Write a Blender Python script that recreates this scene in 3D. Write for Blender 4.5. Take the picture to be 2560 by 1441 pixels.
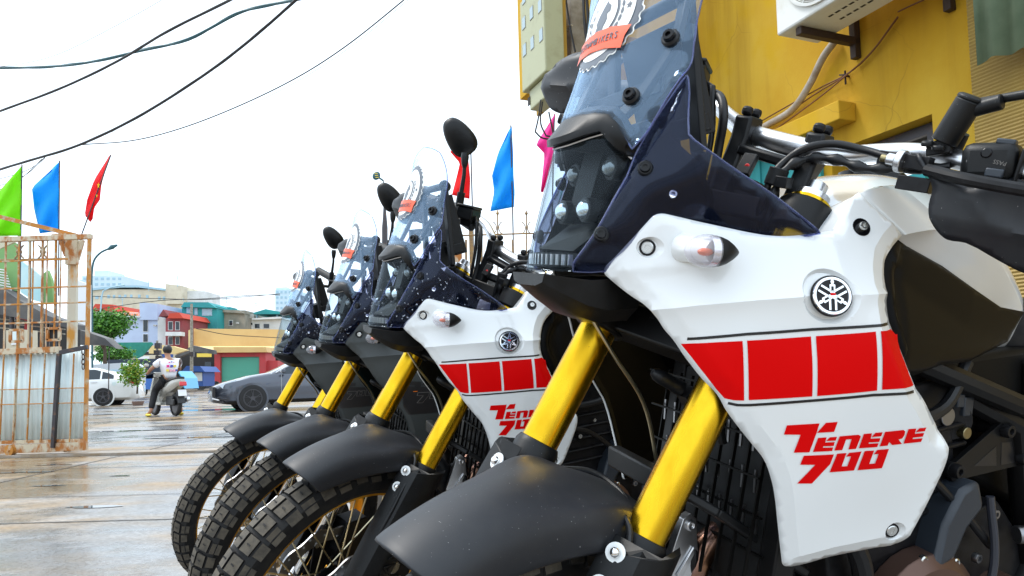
import bpy, bmesh, math, random
import numpy as np
from mathutils import Vector, Matrix, Quaternion
from mathutils.geometry import delaunay_2d_cdt
for o in list(bpy.data.objects): bpy.data.objects.remove(o, do_unlink=True)
S = bpy.context.scene
COL = S.collection
rnd = random.Random(7)
pi = math.pi
# ------------------------------------------------------------------ camera
FPX, PY, PITCH, ROLL, CAMH = 1809.8, 838.5, 0.05807, -0.026415, 0.83984
cam = bpy.data.cameras.new('camera'); camo = bpy.data.objects.new('camera', cam); COL.objects.link(camo)
cam.sensor_width = 36; cam.lens = FPX / 2560 * 36; cam.shift_y = (PY - 720.5) / 2560
cam.clip_start = .03; cam.clip_end = 2000
_f = Vector((0, math.cos(PITCH), math.sin(PITCH))); _d = Vector((0, math.sin(PITCH), -math.cos(PITCH))); _x = Vector((1, 0, 0))
cr, sr = math.cos(ROLL), math.sin(ROLL)
CX = cr * _x - sr * _d; CD = sr * _x + cr * _d
M = Matrix((CX, -CD, -_f)).transposed().to_4x4(); M.translation = (0, 0, CAMH); camo.matrix_world = M
S.camera = camo
def at(px, py, Y):
    "the point at distance Y (metres along +y) that the photograph shows at pixel px, py"
    d = _f + CX * ((px - 1280) / FPX) + CD * ((py - PY) / FPX)
    return Vector((0, 0, CAMH)) + d * (Y / d.y)
def onz(px, py, z):
    d = _f + CX * ((px - 1280) / FPX) + CD * ((py - PY) / FPX)
    return Vector((0, 0, CAMH)) + d * ((z - CAMH) / d.z)
# ------------------------------------------------------------------ light: white overcast sky, soft high sun
W = bpy.data.worlds.new('World'); S.world = W; W.use_nodes = True
nt = W.node_tree; bg = nt.nodes['Background']
SUN_EL, SUN_ROT = math.radians(62), math.radians(285)
sky = nt.nodes.new('ShaderNodeTexSky'); sky.sky_type = 'NISHITA'; sky.sun_disc = False
sky.sun_elevation = SUN_EL; sky.sun_rotation = SUN_ROT; sky.dust_density = 4; sky.air_density = 1.5
mx = nt.nodes.new('ShaderNodeMix'); mx.data_type = 'RGBA'; mx.inputs[0].default_value = .9
nt.links.new(sky.outputs[0], mx.inputs[6]); mx.inputs[7].default_value = (7.5, 8.6, 9.7, 1)
nt.links.new(mx.outputs[2], bg.inputs[0]); bg.inputs[1].default_value = .12
sl = bpy.data.lights.new('sun', 'SUN'); sl.energy = 1.5; sl.angle = math.radians(14); sl.color = (1, .97, .92)
so = bpy.data.objects.new('sun', sl); COL.objects.link(so)
_sd = Vector((math.sin(SUN_ROT) * math.cos(SUN_EL), math.cos(SUN_ROT) * math.cos(SUN_EL), math.sin(SUN_EL)))
so.rotation_euler = _sd.to_track_quat('Z', 'Y').to_euler(); so.location = _sd * 60
S.view_settings.view_transform = 'Standard'; S.view_settings.look = 'None'; S.view_settings.gamma = 1
S.view_settings.use_curve_mapping = False; S.view_settings.exposure = .85
S.cycles.use_denoising = True; S.cycles.max_bounces = 8; S.cycles.transparent_max_bounces = 24
S.cycles.caustics_reflective = False; S.cycles.caustics_refractive = False; S.cycles.sample_clamp_indirect = 6
# ------------------------------------------------------------------ materials
MATS = {}
def mat(name, col, rough=.5, metal=0, spec=.5, coat=0, noise=None, col2=None, bump=0, bscale=200, stretch=(1, 1, 1), rough2=None, lo=.4, hi=.65, emit=0, detail=4, ior=None):
    "noise = scale of a colour variation from col to col2"
    m = bpy.data.materials.new(name); m.use_nodes = True; t = m.node_tree; b = t.nodes['Principled BSDF']
    b.inputs['Base Color'].default_value = (*col, 1); b.inputs['Roughness'].default_value = rough; b.inputs['Metallic'].default_value = metal
    b.inputs['Specular IOR Level'].default_value = spec; b.inputs['Coat Weight'].default_value = coat; b.inputs['Coat Roughness'].default_value = .04
    if emit: b.inputs['Emission Color'].default_value = (*col, 1); b.inputs['Emission Strength'].default_value = emit
    L = t.links.new
    if noise or bump:
        tc = t.nodes.new('ShaderNodeTexCoord'); mp = t.nodes.new('ShaderNodeMapping'); mp.inputs['Scale'].default_value = stretch
        L(tc.outputs['Object'], mp.inputs[0])
    if noise:
        n = t.nodes.new('ShaderNodeTexNoise'); n.inputs['Scale'].default_value = noise; n.inputs['Detail'].default_value = detail; n.inputs['Roughness'].default_value = .6
        L(mp.outputs[0], n.inputs['Vector'])
        r = t.nodes.new('ShaderNodeMapRange'); r.inputs[1].default_value = lo; r.inputs[2].default_value = hi; L(n.outputs['Fac'], r.inputs[0])
        x = t.nodes.new('ShaderNodeMix'); x.data_type = 'RGBA'; x.inputs[6].default_value = (*col, 1); x.inputs[7].default_value = (*(col2 or col), 1)
        L(r.outputs[0], x.inputs[0]); L(x.outputs[2], b.inputs['Base Color'])
        if rough2 is not None:
            q = t.nodes.new('ShaderNodeMapRange'); q.inputs[3].default_value = rough; q.inputs[4].default_value = rough2
            L(r.outputs[0], q.inputs[0]); L(q.outputs[0], b.inputs['Roughness'])
    if bump:
        n2 = t.nodes.new('ShaderNodeTexNoise'); n2.inputs['Scale'].default_value = bscale; n2.inputs['Detail'].default_value = 3; L(mp.outputs[0], n2.inputs['Vector'])
        bp = t.nodes.new('ShaderNodeBump'); bp.inputs['Strength'].default_value = bump; bp.inputs['Distance'].default_value = .002
        L(n2.outputs['Fac'], bp.inputs['Height']); L(bp.outputs[0], b.inputs['Normal'])
    MATS[name] = m; return m
def clear(name, tint, gloss=(1, 1, 1), rough=.02, ior=1.45, haze=0, hcol=(.5, .6, .8)):
    "clear plastic or glass sheet: tinted see-through body with a Fresnel reflection"
    m = bpy.data.materials.new(name); m.use_nodes = True; t = m.node_tree; t.nodes.remove(t.nodes['Principled BSDF'])
    out = t.nodes['Material Output']; tr = t.nodes.new('ShaderNodeBsdfTransparent'); tr.inputs[0].default_value = (*tint, 1)
    gl = t.nodes.new('ShaderNodeBsdfGlossy'); gl.inputs[0].default_value = (*gloss, 1); gl.inputs[1].default_value = rough
    fr = t.nodes.new('ShaderNodeFresnel'); L = t.links.new; src = tr
    # a thin sheet: both faces reflect as seen from air
    ge = t.nodes.new('ShaderNodeNewGeometry'); io = t.nodes.new('ShaderNodeMapRange'); io.inputs[3].default_value = ior; io.inputs[4].default_value = 1 / ior; L(ge.outputs['Backfacing'], io.inputs[0]); L(io.outputs[0], fr.inputs[0])
    mi = t.nodes.new('ShaderNodeMixShader')
    if haze:
        df = t.nodes.new('ShaderNodeBsdfDiffuse'); df.inputs[0].default_value = (*hcol, 1); m2 = t.nodes.new('ShaderNodeMixShader'); m2.inputs[0].default_value = haze
        L(tr.outputs[0], m2.inputs[1]); L(df.outputs[0], m2.inputs[2]); src = m2
    L(fr.outputs[0], mi.inputs[0]); L(src.outputs[0], mi.inputs[1]); L(gl.outputs[0], mi.inputs[2]); L(mi.outputs[0], out.inputs[0])
    MATS[name] = m; return m
# ------------------------------------------------------------------ mesh helpers
def V(*a): return Vector(a)
def frame(d, up=(0, 0, 1)):
    d = Vector(d).normalized(); u = Vector(up)
    if abs(d.dot(u)) > .95: u = Vector((1, 0, 0))
    a = u.cross(d).normalized(); return a, d.cross(a).normalized()
class MB:
    def __init__(s): s.v = []; s.f = []; s.m = []
    def add(s, vs, fs, mi=0):
        k = len(s.v); s.v += [tuple(v) for v in vs]; s.f += [tuple(i + k for i in f) for f in fs]; s.m += [mi] * len(fs); return s
    def box(s, c, sz, R=None, mi=0, taper=1):
        hx, hy, hz = sz[0] / 2, sz[1] / 2, sz[2] / 2; vs = []
        for z, tp in ((-hz, 1), (hz, taper)):
            for x, y in ((-hx, -hy), (hx, -hy), (hx, hy), (-hx, hy)): vs.append(Vector((x * tp, y * tp, z)))
        if R is not None: vs = [R @ v for v in vs]
        c = Vector(c); return s.add([c + v for v in vs], [(3, 2, 1, 0), (4, 5, 6, 7), (0, 1, 5, 4), (1, 2, 6, 5), (2, 3, 7, 6), (3, 0, 4, 7)], mi)
    def bar(s, a, b, w, h, up=(0, 0, 1), mi=0):
        a = Vector(a); b = Vector(b); p, q = frame(b - a, up); vs = []
        for c in (a, b):
            for x, y in ((-1, -1), (1, -1), (1, 1), (-1, 1)): vs.append(c + p * (x * w / 2) + q * (y * h / 2))
        return s.add(vs, [(3, 2, 1, 0), (4, 5, 6, 7), (0, 1, 5, 4), (1, 2, 6, 5), (2, 3, 7, 6), (3, 0, 4, 7)], mi)
    def tube(s, path, r, seg=10, cap=True, mi=0):
        P = [Vector(p) for p in path]; n = len(P); R = r if isinstance(r, (list, tuple)) else [r] * n
        t0 = (P[1] - P[0]).normalized(); a, b = frame(t0); vs = []
        for i in range(n):
            t = (P[min(i + 1, n - 1)] - P[max(i - 1, 0)]).normalized()
            q = t0.rotation_difference(t); a = q @ a; b = q @ b; t0 = t
            for k in range(seg):
                w = 2 * pi * k / seg; vs.append(P[i] + (a * math.cos(w) + b * math.sin(w)) * R[i])
        fs = [(i * seg + k, i * seg + (k + 1) % seg, (i + 1) * seg + (k + 1) % seg, (i + 1) * seg + k) for i in range(n - 1) for k in range(seg)]
        if cap: fs += [tuple(range(seg - 1, -1, -1)), tuple(range((n - 1) * seg, n * seg))]
        return s.add(vs, fs, mi)
    def cyl(s, a, b, r, r2=None, seg=16, mi=0): return s.tube([a, b], [r, r if r2 is None else r2], seg, True, mi)
    def lathe(s, prof, o, ax, seg=24, mi=0, close=False, cap=True):
        "prof: (distance along axis, radius)"
        o = Vector(o); ax = Vector(ax).normalized(); a, b = frame(ax); vs = []; n = len(prof)
        for h, r in prof:
            for k in range(seg):
                w = 2 * pi * k / seg; vs.append(o + ax * h + (a * math.cos(w) + b * math.sin(w)) * r)
        N = n if close else n - 1
        fs = [(i * seg + k, i * seg + (k + 1) % seg, (i + 1) % n * seg + (k + 1) % seg, (i + 1) % n * seg + k) for i in range(N) for k in range(seg)]
        if not close and cap:
            if prof[0][1] > 1e-5: fs.append(tuple(range(seg - 1, -1, -1)))
            if prof[-1][1] > 1e-5: fs.append(tuple(range((n - 1) * seg, n * seg)))
        return s.add(vs, fs, mi)
    def loft(s, rings, closed=True, cap=True, mi=0):
        n = len(rings[0]); vs = [p for r in rings for p in r]; fs = []
        for i in range(len(rings) - 1):
            for k in range(n if closed else n - 1): fs.append((i * n + k, i * n + (k + 1) % n, (i + 1) * n + (k + 1) % n, (i + 1) * n + k))
        if cap and closed: fs += [tuple(range(n - 1, -1, -1)), tuple(range((len(rings) - 1) * n, len(rings) * n))]
        return s.add(vs, fs, mi)
    def sph(s, c, r, seg=16, rings=10, mi=0, R=None):
        c = Vector(c); rx, ry, rz = (r, r, r) if not isinstance(r, (tuple, list)) else r; vs = []; fs = []
        for i in range(rings + 1):
            p = pi * i / rings
            for k in range(seg):
                w = 2 * pi * k / seg; v = Vector((rx * math.sin(p) * math.cos(w), ry * math.sin(p) * math.sin(w), rz * math.cos(p)))
                vs.append(c + (R @ v if R is not None else v))
        for i in range(rings):
            for k in range(seg): fs.append((i * seg + k, (i + 1) * seg + k, (i + 1) * seg + (k + 1) % seg, i * seg + (k + 1) % seg))
        return s.add(vs, fs, mi)
    def prism(s, poly, o, ux, uy, depth, mi=0):
        "polygon (u, v) in the plane o + u*ux + v*uy, extruded by depth along ux x uy"
        o, ux, uy = Vector(o), Vector(ux), Vector(uy); n = ux.cross(uy).normalized(); k = len(poly)
        vs = [o + ux * u + uy * v for u, v in poly] + [o + ux * u + uy * v + n * depth for u, v in poly]
        return s.add(vs, [tuple(range(k - 1, -1, -1)), tuple(range(k, 2 * k))] + [(i, (i + 1) % k, (i + 1) % k + k, i + k) for i in range(k)], mi)
    def build(s, name, mats, parent=None, ang=35, bevel=0, mtx=None, flip=False, seg=2):
        me = bpy.data.meshes.new(name); me.from_pydata(s.v, [], s.f); me.polygons.foreach_set('material_index', s.m)
        for m in (mats if isinstance(mats, (list, tuple)) else [mats]): me.materials.append(m)
        if ang:
            me.polygons.foreach_set('use_smooth', [True] * len(s.f)); me.update(); me.set_sharp_from_angle(angle=math.radians(ang))
        me.validate(); me.update()
        return link(name, me, parent, bevel, mtx, seg)
def link(name, me, parent=None, bevel=0, mtx=None, seg=2):
    o = bpy.data.objects.new(name, me); COL.objects.link(o)
    if parent: o.parent = parent
    if mtx is not None: o.matrix_local = mtx
    if bevel:
        b = o.modifiers.new('bevel', 'BEVEL'); b.width = bevel; b.segments = seg; b.limit_method = 'ANGLE'; b.angle_limit = math.radians(40); b.harden_normals = False
    return o
def tag(o, label=None, cat=None, group=None, kind=None):
    for k, v in (('label', label), ('category', cat), ('group', group), ('kind', kind)):
        if v: o[k] = v
    return o
def empty(name, loc=(0, 0, 0), rz=0, label=None, cat=None, group=None):
    o = bpy.data.objects.new(name, None); COL.objects.link(o); o.location = loc; o.rotation_euler = (0, 0, rz); o.empty_display_size = .1
    return tag(o, label, cat, group)
KIDS = {}
def copy_tree(o, parent=None):
    c = o.copy(); COL.objects.link(c)
    if parent: c.parent = parent
    for ch in list(o.children): copy_tree(ch, c)
    return c
def spline(pts, n=6, closed=False, corner=48):
    "Catmull-Rom through points; sharp corners stay sharp"
    P = [Vector(p) for p in pts]; N = len(P); out = []; rng = range(N if closed else N - 1)
    def T(i):
        a, b, c = P[(i - 1) % N], P[i % N], P[(i + 1) % N]
        if not closed and (i == 0 or i == N - 1): return None
        u, w = b - a, c - b
        if u.length < 1e-9 or w.length < 1e-9 or u.angle(w) > math.radians(corner): return None
        return (u.normalized() + w.normalized()).normalized()
    for i in rng:
        a, b = P[i], P[(i + 1) % N]; L = (b - a).length; ta, tb = T(i), T((i + 1) % N); ch = (b - a).normalized() if L > 1e-9 else Vector(a) * 0
        ta = (ta if ta is not None else ch) * L; tb = (tb if tb is not None else ch) * L
        for k in range(n):
            t = k / n; h00 = 2 * t**3 - 3 * t**2 + 1; h10 = t**3 - 2 * t**2 + t; h01 = -2 * t**3 + 3 * t**2; h11 = t**3 - t**2
            out.append(a * h00 + ta * h10 + b * h01 + tb * h11)
    if not closed: out.append(P[-1])
    return out
def inpoly(x, y, poly):
    c = False; j = len(poly) - 1
    for i in range(len(poly)):
        (xi, yi), (xj, yj) = poly[i], poly[j]
        if (yi > y) != (yj > y) and x < (xj - xi) * (y - yi) / (yj - yi) + xi: c = not c
        j = i
    return c
def segdist(x, y, line):
    d = 1e9
    for (ax, ay), (bx, by) in zip(line, line[1:]):
        dx, dy = bx - ax, by - ay; L = dx * dx + dy * dy
        t = max(0, min(1, ((x - ax) * dx + (y - ay) * dy) / L)) if L else 0
        d = min(d, math.hypot(x - ax - t * dx, y - ay - t * dy))
    return d
def fill2d(poly, step, extra=()):
    "triangulate a 2-D polygon with inner points on a grid; returns points and triangles"
    poly = [tuple(p) for p in poly]; pts = [Vector(p) for p in poly]; n = len(pts); edges = [(i, (i + 1) % n) for i in range(n)]
    ring = poly + [poly[0]]
    xs = [p[0] for p in poly]; ys = [p[1] for p in poly]; r = 0; y = min(ys) + step * .5
    for e in extra:
        k = len(pts); q = [p for p in e if inpoly(p[0], p[1], poly) and segdist(p[0], p[1], ring) > step * .2]
        pts += [Vector(p) for p in q]
    ex = [tuple(p) for p in pts[n:]]
    while y < max(ys):
        x = min(xs) + step * (.5 if r % 2 else .1)
        while x < max(xs):
            if inpoly(x, y, poly) and segdist(x, y, ring) > step * .45 and all(abs(x - a) + abs(y - b) > step * .5 for a, b in ex): pts.append(Vector((x, y)))
            x += step
        y += step * .87; r += 1
    vs, _, fs, *_ = delaunay_2d_cdt(pts, edges, [], 1, 1e-6)
    return [tuple(v) for v in vs], [tuple(f) for f in fs]
def sheet(name, poly, fn, mats, parent=None, step=.01, th=.004, ang=50, mtx=None, want=None, extra=(), inner=False):
    "a moulded sheet: 2-D outline, fn maps to 3-D, given real thickness; want = direction the outer face looks"
    vs, fs = fill2d(poly, step, extra); P = [Vector(fn(a, b)) for a, b in vs]
    want = Vector(want)
    tot = Vector((0, 0, 0))
    for f in fs: tot += (P[f[1]] - P[f[0]]).cross(P[f[2]] - P[f[0]])
    if tot.dot(want) < 0: fs = [tuple(reversed(f)) for f in fs]
    me = bpy.data.meshes.new(name); me.from_pydata([tuple(p) for p in P], [], fs)
    for m in (mats if isinstance(mats, (list, tuple)) else [mats]): me.materials.append(m)
    me.polygons.foreach_set('use_smooth', [True] * len(fs)); me.update()
    if ang: me.set_sharp_from_angle(angle=math.radians(ang))
    o = link(name, me, parent, 0, mtx)
    if th:
        s = o.modifiers.new('thickness', 'SOLIDIFY'); s.material_offset = len(me.materials) - 1; s.thickness = th; s.offset = -1 if not inner else 1
    return o
def text(name, body, size, m, parent, loc, X, Y, extrude=.0006, align='CENTER', shear=0, sx=1, mtx=None):
    "raised lettering: X is the reading direction, Y up the letters"
    cu = bpy.data.curves.new(name, 'FONT'); cu.body = body; cu.size = size; cu.extrude = extrude; cu.align_x = align; cu.align_y = 'CENTER'; cu.shear = shear; cu.resolution_u = 3
    t = bpy.data.objects.new(name, cu); COL.objects.link(t); dg = bpy.context.evaluated_depsgraph_get(); dg.update()
    me = bpy.data.meshes.new_from_object(t.evaluated_get(dg)); bpy.data.objects.remove(t); me.materials.clear(); me.materials.append(m)
    X = Vector(X).normalized(); Z = X.cross(Vector(Y)).normalized(); Y = Z.cross(X)
    R = Matrix((X * sx, Y, Z)).transposed().to_4x4(); R.translation = loc; me.transform(R)
    return link(name, me, parent, 0, mtx)
G={
'RBFP':[[-0.1498,0.077,0.9919],[-0.1926,0.1193,1.0602],[-0.1864,0.1092,1.0211],[-0.4184,0.1999,1.0551],[-0.3534,0.2216,0.9736],[-0.3187,0.1852,1.0405],[-0.2115,0.1374,0.9161],[-0.429,0.2507,0.9459],[-0.269,0.1877,0.9183],[-0.2779,0.187,0.8495],[-0.3385,0.2195,0.9269],[-0.3451,0.2219,0.8584],[-0.4033,0.2501,0.9362],[-0.4118,0.2511,0.8688],[-0.3214,0.2041,0.8125],[-0.3447,0.207,0.7524],[-0.4804,0.2355,0.6888],[-0.5004,0.2415,0.6588]],
'RBFC':[-1.17256,1.38888,-0.55375,-1.23615,0.65141,0.00688,-0.40047,-0.21332,1.44979,0.12452,-1.06104,-0.2336,1.48361,0.20602,-0.32525,0.31282,-0.76038,0.33259,0.04516,-0.43065,-0.04702],
'FAIR':[[-0.1491,0.0778,0.9921],[-0.15,0.0787,0.9977],[-0.1535,0.0819,1.0043],[-0.1638,0.0916,1.0205],[-0.1745,0.102,1.0375],[-0.1825,0.1096,1.0504],[-0.1866,0.1131,1.0566],[-0.1895,0.1154,1.0592],[-0.1933,0.1181,1.0607],[-0.198,0.1213,1.0608],[-0.2021,0.1239,1.06],[-0.2314,0.142,1.053],[-0.2577,0.1571,1.0474],[-0.2813,0.1696,1.0427],[-0.3004,0.1785,1.0401],[-0.3187,0.1853,1.0399],[-0.3465,0.1925,1.0432],[-0.366,0.1955,1.0466],[-0.3845,0.1973,1.0505],[-0.3943,0.1939,1.0636],[-0.4059,0.1916,1.0777],[-0.4165,0.1901,1.0927],[-0.4221,0.1905,1.097],[-0.4524,0.207,1.0678],[-0.4768,0.2213,1.0487],[-0.4607,0.2218,1.0345],[-0.4454,0.2247,1.0182],[-0.4356,0.2308,1.0006],[-0.4284,0.2372,0.9833],[-0.4261,0.2423,0.9701],[-0.4289,0.2508,0.9464],[-0.4461,0.2596,0.9105],[-0.4688,0.2637,0.871],[-0.4818,0.2651,0.8573],[-0.4958,0.2661,0.8391],[-0.5106,0.2668,0.8187],[-0.5176,0.2664,0.8037],[-0.5198,0.2656,0.7942],[-0.5203,0.2638,0.7808],[-0.5143,0.2564,0.7459],[-0.5074,0.2491,0.7142],[-0.5013,0.244,0.6923],[-0.4958,0.2406,0.6774],[-0.4895,0.2379,0.6708],[-0.4655,0.2296,0.6652],[-0.4116,0.212,0.6537],[-0.3739,0.1979,0.6415],[-0.3636,0.194,0.6399],[-0.3582,0.1921,0.6406],[-0.3549,0.1914,0.6441],[-0.3537,0.1915,0.6481],[-0.3452,0.1931,0.678],[-0.3373,0.1949,0.7056],[-0.3295,0.1966,0.7327],[-0.3215,0.1967,0.7552],[-0.31,0.1944,0.7789],[-0.2969,0.1899,0.7948],[-0.2824,0.1844,0.8121],[-0.2647,0.177,0.8353],[-0.2543,0.172,0.8533],[-0.238,0.1614,0.8719],[-0.2223,0.1487,0.8948],[-0.2107,0.1373,0.9149],[-0.2026,0.1292,0.9258],[-0.1953,0.1216,0.9378],[-0.1879,0.1141,0.9471],[-0.1823,0.1084,0.9547],[-0.1733,0.0998,0.9626],[-0.162,0.0892,0.9737],[-0.1533,0.0814,0.9827],[-0.1498,0.0785,0.9873]],
'crease':[[-0.1886,0.1146,0.9482],[-0.226,0.1467,0.9568],[-0.2761,0.1835,0.9658],[-0.3338,0.2124,0.9733],[-0.3794,0.2288,0.9765],[-0.4345,0.2399,0.9797]],
'crease2':[[-0.1589,0.0857,0.9926],[-0.1879,0.1104,0.9981],[-0.2142,0.1324,1.0033]],
'bline1':[[-0.2128,0.1353,0.9164],[-0.2207,0.1454,0.9169],[-0.2705,0.1885,0.927],[-0.3344,0.2206,0.9356],[-0.3979,0.2479,0.9424],[-0.4348,0.2461,0.946]],
'bline2':[[-0.2639,0.1722,0.8446],[-0.2714,0.1794,0.8434],[-0.2824,0.1889,0.8448],[-0.348,0.2232,0.8545],[-0.4067,0.2486,0.8632],[-0.4631,0.2551,0.8667],[-0.4777,0.2571,0.87]],
'squares':[[[-0.2169,0.1391,0.9103],[-0.2238,0.1481,0.9119],[-0.2449,0.1691,0.9156],[-0.2667,0.186,0.9189],[-0.2757,0.1856,0.8497],[-0.2677,0.1775,0.8488],[-0.2603,0.1702,0.8499],[-0.2508,0.1645,0.8613],[-0.2353,0.1546,0.8827]],[[-0.2708,0.1889,0.9196],[-0.3339,0.2203,0.9276],[-0.3424,0.2211,0.8588],[-0.28,0.1883,0.8506]],[[-0.3389,0.2226,0.9282],[-0.4001,0.2493,0.9361],[-0.4095,0.2502,0.8686],[-0.3473,0.2234,0.8594]],[[-0.4062,0.2509,0.9368],[-0.4179,0.2493,0.9371],[-0.4373,0.2472,0.9403],[-0.4539,0.2535,0.9097],[-0.4734,0.257,0.876],[-0.4601,0.2547,0.873],[-0.4151,0.252,0.8697]]],
'letters':[[[-0.3223,0.2066,0.8229],[-0.3553,0.2227,0.8271],[-0.3543,0.2205,0.8155],[-0.351,0.2154,0.7915],[-0.3347,0.2079,0.7902],[-0.3382,0.2126,0.8124],[-0.3211,0.2043,0.8116]],[[-0.3546,0.2206,0.8155],[-0.3619,0.2257,0.8281],[-0.374,0.2312,0.8298],[-0.3725,0.2286,0.8177]],[[-0.357,0.2207,0.8095],[-0.3658,0.2247,0.8107],[-0.3656,0.2235,0.8042],[-0.3758,0.2278,0.8052],[-0.3756,0.2269,0.8003],[-0.3643,0.2222,0.7995],[-0.3645,0.222,0.7978],[-0.3755,0.2265,0.7985],[-0.3752,0.2256,0.7941],[-0.3548,0.2171,0.7921]],[[-0.3664,0.2242,0.8061],[-0.3692,0.2261,0.8108],[-0.377,0.2294,0.8118],[-0.3764,0.2284,0.807]],[[-0.3797,0.2306,0.8124],[-0.4002,0.2385,0.815],[-0.403,0.2392,0.8135],[-0.4032,0.2388,0.8112],[-0.4015,0.2356,0.7975],[-0.3931,0.2326,0.7965],[-0.3936,0.2352,0.8094],[-0.3875,0.2328,0.8087],[-0.3862,0.23,0.7956],[-0.3776,0.2267,0.7947]],[[-0.406,0.2407,0.8161],[-0.4154,0.2439,0.8171],[-0.4154,0.2426,0.8104],[-0.4268,0.2461,0.8112],[-0.4266,0.2451,0.8065],[-0.4144,0.2414,0.8057],[-0.4145,0.2411,0.804],[-0.4264,0.2447,0.8049],[-0.4259,0.2436,0.8001],[-0.4046,0.2368,0.7982]],[[-0.416,0.2432,0.8124],[-0.4191,0.2451,0.8177],[-0.4277,0.2477,0.8185],[-0.4271,0.2466,0.8135]],[[-0.4305,0.2486,0.819],[-0.4527,0.2547,0.8215],[-0.4554,0.2551,0.8198],[-0.4556,0.2543,0.8152],[-0.454,0.2532,0.8109],[-0.4496,0.2519,0.8097],[-0.4555,0.2523,0.8041],[-0.4437,0.249,0.8027],[-0.4388,0.2485,0.8066],[-0.4381,0.2474,0.8019],[-0.4288,0.2447,0.801]],[[-0.4589,0.2563,0.8225],[-0.4688,0.2587,0.8233],[-0.4685,0.2575,0.8167],[-0.4805,0.2603,0.8178],[-0.4801,0.2595,0.8132],[-0.4674,0.2565,0.8119],[-0.4675,0.2562,0.8101],[-0.4802,0.2592,0.8112],[-0.4794,0.2583,0.8067],[-0.4574,0.2528,0.8044]],[[-0.4694,0.2581,0.8186],[-0.4728,0.2596,0.8237],[-0.4836,0.2602,0.8243],[-0.4807,0.2607,0.8199]],[[-0.3458,0.2124,0.7869],[-0.3782,0.226,0.79],[-0.3767,0.2234,0.7781],[-0.3613,0.2131,0.7527],[-0.345,0.2067,0.7521],[-0.3603,0.2168,0.7764],[-0.344,0.21,0.7757]],[[-0.3816,0.2275,0.7909],[-0.3919,0.2313,0.792],[-0.3902,0.2276,0.7752],[-0.3967,0.2298,0.7755],[-0.398,0.2326,0.7879],[-0.3925,0.2307,0.7875],[-0.3948,0.2324,0.7923],[-0.4088,0.2374,0.7944],[-0.4061,0.2317,0.7703],[-0.3782,0.222,0.7674]],[[-0.4124,0.2386,0.795],[-0.4234,0.2421,0.7957],[-0.422,0.2381,0.7787],[-0.4291,0.2403,0.7793],[-0.43,0.2431,0.7914],[-0.4243,0.2413,0.7909],[-0.4271,0.2433,0.7965],[-0.441,0.2473,0.7978],[-0.4393,0.2418,0.7733],[-0.4102,0.233,0.7706]]],
'SCOOPX':[[-0.4768,0.2213,1.0487],[-0.4607,0.2218,1.0345],[-0.4454,0.2247,1.0182],[-0.4356,0.2308,1.0006],[-0.4284,0.2372,0.9833],[-0.4261,0.2423,0.9701],[-0.4289,0.2508,0.9464],[-0.4461,0.2596,0.9105],[-0.4666,0.2637,0.8876],[-0.478,0.2654,0.8828]],
'scoopTop':[[-0.4813,0.218,1.0498],[-0.5346,0.205,1.0395],[-0.605,0.19,1.016],[-0.6781,0.18,0.989]],
'scoopLow':[[-0.5194,0.235,0.8768],[-0.5783,0.215,0.8881],[-0.6653,0.2,0.8843],[-0.7795,0.18,0.9081]],
'kneeR':[[-0.7735,0.12,1.0331],[-0.838,0.12,0.9902]],
'LENSL':[[-0.0837,0.0152,0.9888],[-0.097,0.038,0.9889],[-0.1158,0.0561,0.9895],[-0.1163,0.0555,0.9996],[-0.1432,0.0704,1.0499],[-0.1758,0.0869,1.1281],[-0.1688,0.082,1.1287],[-0.1564,0.0693,1.1453],[-0.1483,0.0583,1.1597],[-0.1323,0.0411,1.1533],[-0.1202,0.0212,1.1468],[-0.1157,-0.0045,1.1429]],
'TINT':[[-0.1165,0.0548,0.9895],[-0.1142,0.058,0.9995],[-0.1341,0.0862,1.0487],[-0.1748,0.0881,1.1317],[-0.1898,0.1022,1.1696],[-0.2079,0.1127,1.2035],[-0.2164,0.1164,1.2174],[-0.219,0.1179,1.2206],[-0.2197,0.1206,1.2152],[-0.213,0.1344,1.167],[-0.2115,0.139,1.1501],[-0.2162,0.1453,1.1426],[-0.2464,0.1659,1.1173],[-0.3023,0.1841,1.0841],[-0.3508,0.1991,1.0508],[-0.3572,0.2013,1.0452],[-0.3247,0.1793,1.0361],[-0.2886,0.1589,1.0346],[-0.2174,0.1233,1.0502],[-0.1942,0.1088,1.0446],[-0.1598,0.0766,0.9885],[-0.1512,0.0734,0.9909],[-0.1347,0.0648,0.9894]],
'SCRR':[[-0.1283,-0.0078,1.1743],[-0.1303,0.0095,1.1804],[-0.1359,0.0406,1.1762],[-0.1461,0.0641,1.1726],[-0.1502,0.0744,1.1627],[-0.1571,0.0879,1.1467],[-0.162,0.0959,1.1344],[-0.174,0.1049,1.1527],[-0.1818,0.11,1.1697],[-0.1962,0.1195,1.2011],[-0.2055,0.1241,1.217],[-0.2109,0.1272,1.2248],[-0.2149,0.1282,1.2351],[-0.2186,0.1254,1.2584],[-0.2196,0.1265,1.2803],[-0.2224,0.1362,1.3321],[-0.219,0.1295,1.3638],[-0.2135,0.1109,1.3906],[-0.2105,0.0947,1.3998],[-0.2074,0.0611,1.41],[-0.2065,0.0008,1.4216]],
'HG':[[-0.36,0.208,1.1833],[-0.36,0.2113,1.1867],[-0.36,0.2291,1.1684],[-0.36,0.2499,1.1627],[-0.36,0.2706,1.1601],[-0.36,0.2793,1.1702],[-0.36,0.2906,1.1747],[-0.36,0.3029,1.1752],[-0.36,0.3145,1.1728]],
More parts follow.
